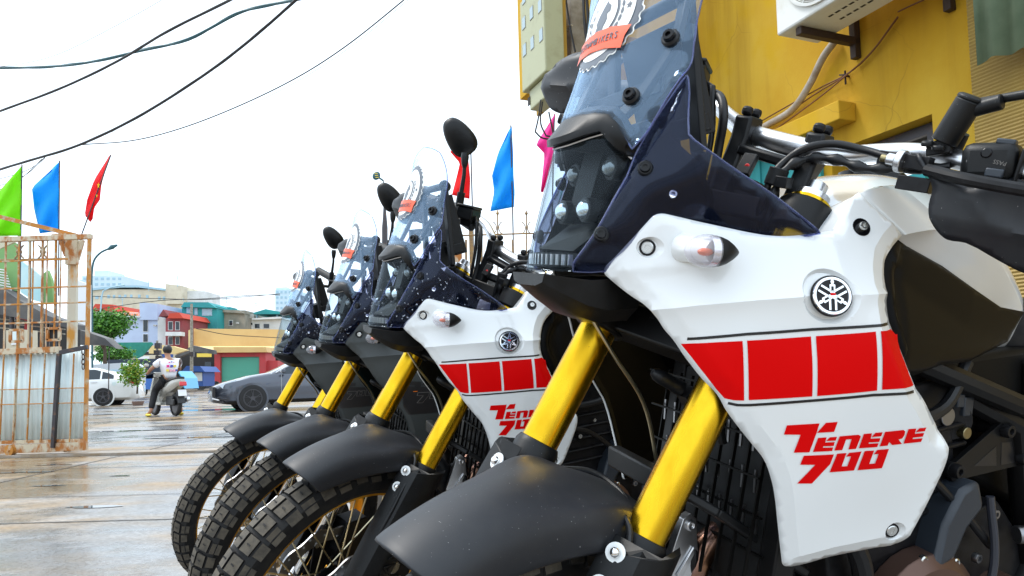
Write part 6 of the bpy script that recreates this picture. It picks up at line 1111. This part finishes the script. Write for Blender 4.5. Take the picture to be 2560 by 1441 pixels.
# ochre depot with its eave, the red kiosk
dp = empty('depot_building', at(590, 900, 66), 0, 'long ochre flat fronted depot with a corrugated eave behind the kiosk', 'building'); q = setloc(dp)
slab('wall', [(484, 822), (705, 824), (705, 962), (484, 962)], 67, B['och'], 10, dp, q); slab('lower_wall', [(482, 874), (705, 876), (705, 972), (482, 972)], 66.8, B['shade'], .19, dp, q)
for k in range(36): x = 482 + k * 6.2; slab('eave_sheet', [(x, 866), (x + 5.8, 866), (x + 5.8, 877), (x, 877)], 66, B['och2'], .7, dp, q, [66.6, 66.6, 65.6, 65.6])
slab('corner_post', [(471, 826), (478, 824), (478, 880), (471, 880)], 66.4, B['och2'], .4, dp, q)
ks = empty('kiosk', at(600, 972, 60), 0, 'red kiosk with a closed green roller shutter across the yard', 'kiosk'); q = setloc(ks)
slab('side_pier', [(536, 882), (551, 882), (551, 972), (536, 972)], 60, B['redw'], 2.5, ks, q); slab('side_pier', [(648, 880), (664, 880), (664, 970), (648, 970)], 60, B['redw'], 2.5, ks, q); slab('lintel', [(551, 881), (648, 881), (648, 892), (551, 893)], 60.05, B['redw'], 2.4, ks, q); slab('roof', [(533, 868), (664, 868), (668, 881), (535, 882)], 59.6, B['och'], 3, ks, q)
slab('annex_wall', [(664, 902), (694, 902), (694, 970), (664, 970)], 60.4, B['redw'], 2, ks, q)
st_ = slab('roller_shutter', [(551, 893), (648, 892), (648, 960), (551, 962)], 60.3, B['shut'], .1, ks, q)
for k in range(22): slab('slat', [(551, 894 + k * 3), (648, 893 + k * 3), (648, 895.2 + k * 3), (551, 896.2 + k * 3)], 60.26, B['shut'], .03, st_)
bo = empty('booth', at(480, 968, 52), 0, 'small blue booth with a hipped roof and white window left of the kiosk', 'booth'); q = setloc(bo)
slab('wall', [(464, 926), (508, 928), (508, 966), (464, 966)], 52, B['booth'], 2, bo, q); slab('roof', [(455, 928), (466, 915), (500, 916), (512, 930)], 51.6, B['booth'], 2.8, bo, q); slab('window', [(486, 932), (505, 932), (505, 953), (486, 953)], 51.95, B['white'], .1, bo, q)
# dark shop recess between booth and kiosk
aw = slab('shop_awning', [(436, 890), (482, 864), (535, 876), (536, 886), (482, 880), (440, 896)], 57, B['dkr'], .5); tag(aw, 'dark awning over the shops between the pole and the kiosk', 'awning')
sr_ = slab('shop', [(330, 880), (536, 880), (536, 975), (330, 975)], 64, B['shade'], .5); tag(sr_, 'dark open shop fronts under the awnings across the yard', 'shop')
o = slab('tarpaulin', [(286, 857), (378, 856), (382, 860), (372, 872), (356, 890), (342, 897), (330, 890), (296, 872)], 47, B['tarp'], .12); tag(o, 'green tarpaulin slung between the tree and the pole', 'tarpaulin')
o = slab('awning', [(372, 866), (398, 862), (432, 866), (468, 876), (436, 886), (372, 884)], 50, B['och2'], .4); tag(o, 'pale yellow sloping awning behind the rider', 'awning')
o = slab('low_wall', [(312, 890), (440, 886), (440, 960), (312, 962)], 62.5, B['cream'], .3); tag(o, 'pale low wall behind the parked trucks', 'wall')
def upole(label, x, y0, y1, Y, w, boxes=()):
    o = empty('utility_pole', at(x, y1, Y), 0, label, 'utility pole'); q = setloc(o); mb = MB(); mb.tube([at(x, y1, Y), at(x, y0, Y)], [w, w * .7], 10); mb.build('shaft', B['conc'], o, mtx=q)
    for a, b, c, d in boxes: slab('cable_box', [(a, b), (c, b), (c, d), (a, d)], Y - w - .25, B['dkst'], .25, o, q)
upole('tall grey utility pole beside the ochre depot', 479, 760, 974, 50, .12, [(474, 880, 483, 892)]); upole('short utility pole crowded with cable boxes behind the rider', 393, 852, 965, 46, .10, [(386, 858, 400, 872), (384, 876, 399, 888), (388, 890, 402, 900)])
# ------------------------------------------------------------------ trees and plants
def tree(name, label, base, crown, Y, rad, n, m, leaf, trunk=.12, cat='tree', clumps=9):
    b = at(*base, Y); o = empty(name, b, 0, label, cat); q = setloc(o); c = at(*crown, Y); mb = MB(); rr = random.Random(len(label))
    mb.tube(spline([b, b.lerp(c, .5) + V(.1, 0, 0), c], 4), [trunk * (1 - .07 * k) for k in range(9)], 8); cl = []
    for k in range(clumps):
        d = V(rr.gauss(0, 1), rr.gauss(0, 1), rr.gauss(0, 1)).normalized(); p = c + V(d.x * rad[0], d.y * rad[1], d.z * rad[2]) * rr.uniform(.45, .85); cl.append((p, rr.uniform(.42, .75))); mb.tube([b.lerp(c, .6), b.lerp(c, .6).lerp(p, .5) + V(0, 0, .1), p], [trunk * .4, trunk * .25, trunk * .08], 5)
    mb.build('trunk', B['bark'], o, mtx=q); lv = MB()
    for i in range(n):
        p, s = cl[i % len(cl)]; d = V(rr.gauss(0, 1), rr.gauss(0, 1), rr.gauss(0, 1)).normalized() * (rr.random()**.45); w = p + V(d.x * rad[0] * s * 1.25, d.y * rad[1] * s * 1.25, d.z * rad[2] * s)
        u = V(rr.gauss(0, 1), rr.gauss(0, 1), rr.gauss(0, .5)).normalized(); v = u.cross(V(rr.gauss(0, 1), rr.gauss(0, 1), rr.gauss(0, 1))).normalized(); L_ = leaf * rr.uniform(.6, 1.3)
        lv.add([w, w + u * L_ * .5 + v * L_ * .28, w + u * L_, w + u * L_ * .5 - v * L_ * .28], [(0, 1, 2, 3)], rr.randrange(2))
    tag(lv.build('crown', m, o, 0, mtx=q), kind=None)
tree('leafy_tree', 'bright green leafy tree standing right of the gate post', (258, 960), (258, 815), 40, (1.12, 1.1, .86), 7000, [B['leaf'], B['leafd']], .19, .12, clumps=16)
tree('leafy_tree', 'low dark green tree under the tarpaulin behind the white car', (285, 960), (272, 886), 44, (1.05, .9, .5), 3800, [B['leafd'], B['leaf']], .17, .08, clumps=12)
tree('potted_shrub', 'yellow green shrub in a pot between the white car and the rider', (343, 985), (328, 935), 26, (.44, .40, .48), 1300, [B['leafy'], B['leaf']], .11, .035, 'plant', 12)
c = at(345, 985, 26); mb = MB(); mb.lathe([(0, .16), (.12, .2), (.15, .2), (.15, .15), (.1, .12)], V(c.x, c.y, gz(26)), (0, 0, 1), 18); tag(mb.build('plant_pot', B['potm']), 'round clay pot on the ground holding the yellow green shrub', 'pot')
# ------------------------------------------------------------------ vehicles
def car(name, label, loc, rz, m, prof, belt, L, W_, wx, wr, lamp=True, rimm=None, cal=False):
    "prof: (x, roof or hood height); belt: (x, beltline height); x from the nose backwards"
    o = empty(name, loc, rz, label, 'car'); xs = [p[0] for p in prof]; st_ = sorted(set(list(np.linspace(0, L, 44)) + xs)); rings = []
    for x in st_:
        zt = float(np.interp(x, xs, [p[1] for p in prof])); zb = float(np.interp(x, [b[0] for b in belt], [b[1] for b in belt])); zb = min(zb, zt - .02)
        e = min(1, (x / .45)**.6 if x < .45 else 1, ((L - x) / .35)**.55 if x > L - .35 else 1); w = W_ / 2 * (.62 + .38 * e); tw = w * (.93 if zt - zb < .12 else .93 - .27 * min(1, (zt - zb) / .5)); z0 = .19 + .08 * (1 - e)
        ring = [(w * .82, z0), (w * .97, z0 + .10), (w, zb * .62), (w * .985, zb - .05), (w * .955, zb), (tw + (w * .955 - tw) * .12, zt - .05), (tw * .86, zt - .012), (tw * .4, zt)]
        rings.append([V(-x, y, z) for y, z in ring] + [V(-x, -y, z) for y, z in ring[::-1]])
    mb = MB(); mb.loft(rings); body = mb.build('body', m, o, 40)
    cut = []
    for sg in (1, -1):      # wheels in dark arches
        for x in wx:
            mb = MB(); mb.lathe([(0, wr * 1.17), (.006, wr * 1.16), (.008, wr * 1.0)], (-x, sg * (W_ / 2 - .006), wr), (0, sg, 0), 32, 0, False, False); mb.lathe([(.0, wr * 1.14), (.002, 0)], (-x, sg * (W_ / 2 - .012), wr), (0, sg, 0), 32, 1); mb.build('wheel_arch', [m, B['shade']], o)
            mb = MB(); mb.lathe([(-.2, wr * .8), (-.19, wr), (0, wr), (.02, wr * .95), (.024, wr * .72), (.006, wr * .68)], (-x, sg * (W_ / 2 - .004), wr), (0, sg, 0), 32); wl = mb.build('wheel', B['tyre'], o)
            mb = MB(); mb.lathe([(.008, wr * .70), (.016, wr * .69), (.016, wr * .63), (.002, wr * .6)], (-x, sg * (W_ / 2 - .004), wr), (0, sg, 0), 32, 0, True)
            for k in range(5):
                for dd in (-.13, .13): a = 2 * pi * k / 5 + dd + .3; a2 = 2 * pi * k / 5 + dd * .5 + .3; mb.bar((-x + wr * .14 * math.cos(a2), sg * (W_ / 2 + .006), wr + wr * .14 * math.sin(a2)), (-x + wr * .65 * math.cos(a), sg * (W_ / 2 + .008), wr + wr * .65 * math.sin(a)), .012, .035, (0, 1, 0))
            mb.cyl((-x, sg * (W_ / 2 - .02), wr), (-x, sg * (W_ / 2 + .014), wr), wr * .17, seg=18); mb.build('rim', rimm or B['rimd'], wl)
            if cal: mb = MB(); mb.box((-x - wr * .36, sg * (W_ / 2 - .012), wr + wr * .12), (.06, .012, .14)); mb.build('brake_caliper', B['calr'], wl)
    return o, body, (lambda x: float(np.interp(x, xs, [p[1] for p in prof]))), (lambda x: float(np.interp(x, [b[0] for b in belt], [b[1] for b in belt])))
def glasshouse(o, L, W_, roof, belt, spans, m):
    for sg in (1, -1):
        for x0, x1 in spans:
            n = 10; lo = []; hi = []
            for k in range(n + 1):
                x = x0 + (x1 - x0) * k / n; zt, zb = roof(x) - .075, belt(x) + .015
                def yy(z):
                    zb_, zt_ = belt(x), roof(x); w = W_ / 2; tw = w * (.93 - .27 * min(1, (zt_ - zb_) / .5)); f = (z - zb_) / max(.05, zt_ - .05 - zb_); return w * .955 + (tw + (w * .955 - tw) * .12 - w * .955) * f + .006
                zt = max(zt, zb + .004); lo.append(V(-x, sg * yy(zb), zb)); hi.append(V(-x, sg * yy(zt), zt))
            mb = MB(); mb.loft([lo, hi] if sg < 0 else [hi, lo], False); mb.build('side_window', m, o, 0)
gw_ = at(632, 1020, 18.7); CA = math.radians(207); gl = V(gw_.x + .97 * math.cos(CA) - .88 * math.cos(CA + pi / 2), gw_.y + .97 * math.sin(CA) - .88 * math.sin(CA + pi / 2), gz(18.7))
cg, body, rf_, bf = car('sedan', 'dark grey sedan driving past behind the row of motorcycles', gl, CA, B['cg'], [(0, .50), (.06, .66), (.30, .76), (.9, .92), (1.45, 1.0), (1.75, 1.13), (2.2, 1.36), (2.7, 1.44), (3.2, 1.42), (3.8, 1.26), (4.3, 1.08), (4.75, 1.02), (4.85, .7)], [(0, .48), (.3, .72), (.9, .86), (1.6, .93), (3.4, 1.0), (4.85, .99)], 4.86, 1.84, (.97, 3.80), .34, cal=True)
glasshouse(cg, 4.86, 1.84, rf_, bf, [(1.72, 2.55), (2.62, 3.4), (3.48, 4.0)], B['glass'])
mb = MB(); mb.tube(spline([V(-1.55, .85, .985), V(-1.85, .80, 1.16), V(-2.25, .73, 1.34), V(-2.7, .69, 1.385), V(-3.3, .70, 1.36)], 6), .012, 6); mb.build('window_trim', K['chrome'], cg)
mb = MB(); mb.prism([(0, 0), (.42, .12), (.40, .02), (.10, -.10)], V(-.16, .80, .70), V(-1, .12, 0), V(0, 0, 1), -.05); mb.build('headlamp', B['hlp'], cg, 30); mb = MB(); mb.box((-.05, .28, .52), (.06, 1.1, .26)); mb.bar((-.02, .7, .36), (-.30, .9, .28), .02, .03, mi=1); mb.build('grille', [B['shade'], K['chrome']], cg, 0)
mb = MB(); mb.loft([[V(-1.70 - a, .93 + .17 * u, 1.02 + b) for a, b in ((-.06, -.04), (.06, -.05), (.06, .05), (-.04, .06))] for u in (0, .5, 1)]); mb.build('door_mirror', B['cg'], cg, 40, .02); mb = MB(); mb.bar((-2.62, .925, .93), (-2.9, .925, .935), .02, .03); mb.bar((-1.68, .928, .30), (-1.68, .924, .93), .004, .006); mb.build('door_handle', K['chrome'], cg, 0)
CB = math.radians(196); wp_ = at(258, 1010, 26.6); wl_ = V(wp_.x - 3.45, 26.6 + .9, gz(27))
cw, body, rf_, bf = car('sedan', 'white saloon car, rear half showing right of the gate', V(wp_.x + 3.42 * math.cos(CB) - .86 * math.cos(CB + pi / 2), 26.6 + 3.42 * math.sin(CB) - .86 * math.sin(CB + pi / 2), gz(26.6)), CB, B['cw'], [(0, .5), (.1, .68), (.9, .9), (1.4, 1.0), (2.0, 1.32), (2.5, 1.42), (3.1, 1.41), (3.6, 1.26), (4.0, 1.05), (4.42, 1.0), (4.55, .7)], [(0, .48), (.9, .84), (1.5, .92), (3.5, .97), (4.55, .96)], 4.56, 1.78, (.85, 3.42), .33)
glasshouse(cw, 4.56, 1.78, rf_, bf, [(1.75, 2.5), (2.56, 3.3), (3.36, 3.75)], B['glass'])
mb = MB(); mb.sph((-4.40, .74, .86), (.17, .15, .08), 14, 8); mb.build('tail_lamp', B['tlr'], cw); mb = MB(); mb.loft([[V(-4.15 - a, y, 1.06 + b + .03 * (1 - abs(y) / .7)) for a, b in ((-.1, 0), (.22, .05), (.22, .075), (-.1, .03))] for y in (-.7, -.35, 0, .35, .7)]); mb.box((-4.2, .5, 1.03), (.08, .03, .08)); mb.box((-4.2, -.5, 1.03), (.08, .03, .08)); mb.build('spoiler', B['cw'], cw, 40)
mb = MB(); mb.lathe([(0, .075), (.004, .072), (.004, 0)], (-3.78, .885, .80), (0, 1, 0), 20); mb.build('fuel_flap', B['sheet'], cw); mb = MB(); mb.bar((-3.02, .885, .86), (-3.22, .885, .865), .02, .03); mb.build('door_handle', K['alu'], cw, 0)
def truck(label, x0, x1, yb, Y, cab, bedm, tarp, xs):
    o = empty('pickup_truck', at(x0, yb, Y), 0, label, 'truck'); q = setloc(o); (a, b, c, d, e) = xs
    slab('cargo_body', a, Y, bedm, 1.7, o, q); slab('cargo_cover', b, Y - .05, tarp, 1.8, o, q); slab('cab', c, Y, cab, 1.7, o, q); slab('cab_window', d, Y - .02, B['glass'], .05, o, q)
    for x in e: mb = MB(); p = at(x, yb - 9, Y); p.y -= .02; mb.lathe([(0, .32), (.2, .32), (.22, .2), (.2, 0)], V(p.x, Y + .18, gz(Y) + .32), (0, -1, 0), 20); mb.build('wheel', B['tyre'], o, mtx=q)
    return o
truck('blue pickup truck with a navy cargo tarpaulin behind the rider', 330, 470, 985, 38, B['cyan'], B['vblue'], B['navy'], ([(332, 948), (432, 946), (432, 972), (332, 975)], [(268, 900), (395, 897), (400, 930), (338, 948), (300, 946), (270, 915)], [(432, 930), (444, 928), (458, 946), (462, 972), (432, 974)], [(436, 932), (444, 931), (453, 946), (436, 947)], (350, 446)))
o = slab('cargo_van', [(228, 912), (300, 908), (316, 916), (316, 960), (228, 962)], 34, mat('van_grey', (.50, .54, .58), .4), 1.8); tag(o, 'white van roof and side showing behind the white saloon car', 'van')
slab('van_stripe', [(230, 926), (312, 924), (312, 928), (230, 930)], 33.97, B['haze2'], .02, o)
# ------------------------------------------------------------------ rider on the scooter
SY = 17.5; sp0 = at(420, 1040, SY); hd = math.atan2(.68, -.73)
sc = empty('motor_scooter', V(sp0.x, SY, gz(SY)), hd, 'silver and black motor scooter carrying the rider across the wet yard', 'scooter')
def wheelS(x, r): mb = MB(); mb.lathe([(-.045, r * .78), (-.04, r * .95), (0, r), (.04, r * .95), (.045, r * .78)], (x, 0, r), (0, 1, 0), 28, 0, True); w = mb.build('wheel', B['tyre'], sc); mb = MB(); mb.lathe([(-.03, r * .8), (-.01, r * .3), (.01, r * .3), (.03, r * .8)], (x, 0, r), (0, 1, 0), 20); mb.build('rim', B['rimd'], w)
wheelS(-.46, .27); wheelS(.78, .27)
mb = MB(); rg = []
for x, z, w, h in ((-.86, .83, .05, .05), (-.72, .80, .12, .09), (-.45, .74, .15, .13), (-.15, .68, .155, .14), (.08, .58, .14, .16), (.22, .40, .13, .10)): rg.append([V(x, y * w, z + k * h) for y, k in ((-.6, -1), (-1, -.1), (-.75, .8), (.75, .8), (1, -.1), (.6, -1))])
mb.loft(rg); mb.build('rear_body', B['scs'], sc, 45)
mb = MB(); rg = []
for x, z, w, h in ((-.72, .90, .10, .03), (-.4, .86, .14, .04), (0, .80, .14, .05), (.1, .78, .10, .04)): rg.append([V(x, y * w, z + k * h) for y, k in ((-.8, -1), (-1, 0), (-.7, 1), (.7, 1), (1, 0), (.8, -1))])
mb.loft(rg); mb.build('seat', B['scb'], sc, 45)
mb = MB(); mb.box((.33, 0, .30), (.40, .26, .08)); mb.loft([[V(x + .02, -w, z), V(x + .02, w, z), V(x - .02, w * .9, z), V(x - .02, -w * .9, z)] for x, z, w in ((.52, .30, .16), (.60, .60, .20), (.55, .92, .15))]); mb.tube([(.72, 0, .35), (.60, 0, .75), (.54, 0, 1.0)], .035, 8); mb.box((.52, 0, 1.0), (.14, .24, .12)); mb.build('front_shield', B['scs'], sc, 30, .02)
mb = MB(); mb.tube([(.46, -.34, 1.02), (.52, -.1, 1.03), (.52, .1, 1.03), (.46, .34, 1.02)], .016, 8); mb.build('handlebar', B['scb'], sc)
for sg in (1, -1): mb = MB(); mb.tube([(.48, sg * .22, 1.04), (.49, sg * .27, 1.16), (.49, sg * .30, 1.20)], .007, 6); mb.sph((.48, sg * .32, 1.23), (.015, .06, .045), 12, 8, 1); mb.build('mirror', [B['scb'], B['scs']], sc)
mb = MB(); mb.box((-.30, 0, .36), (.38, .20, .22)); mb.box((-.42, .10, .33), (.42, .06, .14)); mb.lathe([(0, .05), (.3, .06), (.42, .055), (.45, .03)], V(-.30, -.13, .30), (-1, -.15, .25), 14, 1); mb.build('engine', [B['scb'], K['alu']], sc, 30, .02)
mb = MB(); mb.box((-.86, 0, .76), (.05, .16, .10), Matrix.Rotation(.3, 3, 'Y')); mb.build('tail_lamp', B['tlr'], sc, 30, .015); mb = MB(); mb.box((-.82, 0, .55), (.012, .19, .15), Matrix.Rotation(.25, 3, 'Y')); mb.box((-.74, 0, .45), (.03, .16, .30), Matrix.Rotation(.35, 3, 'Y'), 1); mb.build('number_plate', [B['whboard'], B['scb']], sc, 0)
pr_ = empty('person', V(sp0.x, SY, gz(SY)), hd, 'rider from behind in a white printed T-shirt, black trousers and yellow slippers', 'person')
def skinned(name, J, E, m, parent, sub=2, root=0):
    me = bpy.data.meshes.new(name); me.from_pydata([j[:3] for j in J], E, []); me.materials.append(m); o = link(name, me, parent); o.modifiers.new('skin', 'SKIN'); 
    for k, j in enumerate(J): r = j[3]; v = me.skin_vertices[0].data[k]; v.radius = (r, j[4] if len(j) > 4 else r); v.use_root = k == root
    s = o.modifiers.new('sub', 'SUBSURF'); s.levels = s.render_levels = sub; me.polygons.foreach_set('use_smooth', [True] * len(me.polygons)); o.modifiers['skin'].use_smooth_shade = True; return o
def skv(o):
    return o
# joints: pelvis, spine, chest, neck, head; arms to the grips; the left foot is down on the ground
J = [(-.10, 0, .88, .13), (-.07, 0, 1.05, .125), (-.03, 0, 1.23, .14), (.00, 0, 1.37, .075), (.03, 0, 1.45, .055), (.05, 0, 1.55, .095), (.06, 0, 1.63, .085),
 (-.02, .19, 1.31, .06), (.14, .34, 1.13, .045), (.38, .32, 1.04, .036), (.45, .31, 1.03, .034), (-.02, -.19, 1.31, .06), (.14, -.34, 1.13, .045), (.38, -.32, 1.04, .036), (.45, -.31, 1.03, .034),
 (-.02, .11, .84, .095), (.26, .20, .62, .07), (.10, .36, .12, .042), (.22, .38, .055, .035), (-.02, -.11, .84, .095), (.28, -.20, .60, .07), (.10, -.36, .12, .042), (.22, -.38, .055, .035)]
E_ = [(0, 1), (1, 2), (2, 3), (3, 4), (4, 5), (5, 6), (2, 7), (7, 8), (8, 9), (9, 10), (2, 11), (11, 12), (12, 13), (13, 14), (0, 15), (15, 16), (16, 17), (17, 18), (0, 19), (19, 20), (20, 21), (21, 22)]
skinned('body', J, E_, B['skin'], pr_)
skinned('t_shirt', [(-.10, 0, .86, .165), (-.07, 0, 1.05, .158), (-.03, 0, 1.23, .17), (-.005, 0, 1.355, .095), (-.02, .20, 1.30, .092), (.08, .30, 1.19, .085), (-.02, -.20, 1.30, .092), (.08, -.30, 1.19, .085)], [(0, 1), (1, 2), (2, 3), (2, 4), (4, 5), (2, 6), (6, 7)], B['shirt'], pr_)
skinned('trousers', [(-.10, 0, .86, .150), (-.02, .11, .84, .115), (.26, .20, .62, .092), (.11, .35, .17, .07), (-.02, -.11, .84, .115), (.28, -.20, .60, .092), (.11, -.35, .17, .07)], [(0, 1), (1, 2), (2, 3), (0, 4), (4, 5), (5, 6)], B['trou'], pr_)
mb = MB(); mb.sph((.035, 0, 1.60), (.118, .105, .115), 18, 12); mb.build('hair', B['hair'], pr_)
for sg in (1, -1): mb = MB(); mb.sph((.19, sg * .38, .035), (.14, .055, .035), 14, 8); mb.tube([(.22, sg * .43, .04), (.20, sg * .38, .10), (.22, sg * .33, .04)], .014, 6); mb.build('slipper', B['slip'], pr_)
for k, (y, z, s, m) in enumerate(((.085, 1.19, .036, 'mag'), (.0, 1.19, .036, 'pbl'), (-.075, 1.19, .036, 'pyl'), (.10, 1.09, .036, 'pyl'), (.03, 1.085, .036, 'pnk'), (-.05, 1.085, .034, 'pnk'), (-.11, 1.09, .028, 'pbl'), (.05, 1.28, .018, 'mag'), (.0, 1.29, .018, 'pbl'), (-.05, 1.28, .018, 'pnk'))):
    mb = MB(); x = -.03 - .168 + .9 * y * y + (1.2 - z) * .12 * -1 * (-1 if False else 1); mb.box((x - .018, y, z), (.03, s * 1.5, s * 1.5)); mb.build('shirt_print', B[m], pr_, 0)

# ------------------------------------------------------------------ small street details
for lab, x, y, Y, s in (('small air conditioner on the stair tower of the pale blue house', 383, 812, 73.5, 6), ('small air conditioner under the cornice of the pale blue house', 330, 806, 73.5, 6), ('small air conditioner beside the window of the raw concrete house', 590, 806, 79.5, 5)):
    o = slab('air_conditioner', [(x, y), (x + s, y), (x + s, y + s * .7), (x, y + s * .7)], Y, B['white'], .3); tag(o, lab, 'air conditioner'); slab('grille', [(x + s * .12, y + s * .1), (x + s * .6, y + s * .1), (x + s * .6, y + s * .6), (x + s * .12, y + s * .6)], Y - .02, B['acd'], .03, o)
for lab, x0, x1, y, Y in (('thin balcony railing on the roof of the white terrace house', 614, 634, 788, 81.5), ('thin white railing on the roof of the pale blue house', 296, 346, 783, 73.6)):
    o = empty('railing', at(x0, y + 8, Y), 0, lab, 'railing'); q = setloc(o); mb = MB(); mb.tube([at(x0, y, Y), at(x1, y, Y)], .04, 5); mb.build('rail', B['white'], o, mtx=q)
    for k in range(9): x = x0 + (x1 - x0) * k / 8; mb = MB(); mb.tube([at(x, y, Y), at(x, y + 8, Y)], .025, 5); mb.build('baluster', B['white'], o, mtx=q)
for k, (x, y0, Y) in enumerate(((306, 742, 148), (372, 700, 149), (444, 690, 149), (566, 742, 79), (640, 752, 82))):
    mb = MB(); a, c = at(x, y0, Y), at(x, y0 + 28, Y); mb.tube([c, a], .06 if Y > 100 else .03, 5)
    for j in range(3): mb.tube([a + V(-.6 + .1 * j, 0, -.3 * j), a + V(.6 - .1 * j, 0, -.3 * j)], .03, 4)
    tag(mb.build('aerial', B['haze2']), ('thin television aerial above the red roof', 'thin aerial in the middle of the cream block roof', 'thin aerial on the stair block of the cream apartments', 'thin aerial over the raw concrete house', 'thin aerial over the white terrace house')[k], 'aerial')
for lab, L, Y, m in (('small yellow shop sign under the ochre depot eave', [(492, 884), (528, 884), (528, 893), (492, 893)], 63, 'pyl'), ('small white shop sign beside the booth', [(340, 892), (372, 891), (372, 900), (340, 901)], 61, 'whboard'), ('blue shop sign above the stalls behind the rider', [(404, 886), (432, 885), (432, 894), (404, 895)], 61, 'booth')): tag(slab('shop_sign', L, Y, B[m], .1), lab, 'sign')
for lab, L, Y, m in (('dark doorway of the lower shops left of the kiosk', [(512, 905), (528, 905), (528, 970), (512, 970)], 63.2, 'glass'),): tag(slab('doorway', L, Y, B[m], .1), lab, 'doorway')
for k, (x, y) in enumerate(((512, 960), (522, 962), (516, 966))):
    mb = MB(); c = at(x, y, 55 + k); mb.tube([c + V(-.35, 0, 0), c + V(-.1, 0, .35), c + V(.3, 0, .3), c + V(.45, 0, .75)], .05, 6); mb.lathe([(-.05, .3), (.05, .3)], c + V(-.45, 0, -.05), (0, 1, 0), 14); mb.lathe([(-.05, .3), (.05, .3)], c + V(.55, 0, -.05), (0, 1, 0), 14); tag(mb.build('parked_scooter', B['scb']), ('dark scooter parked left of the kiosk, nearest of three', 'dark scooter parked left of the kiosk, middle of three', 'dark scooter parked left of the kiosk, farthest of three')[k], 'scooter', 'scooters parked by the kiosk')
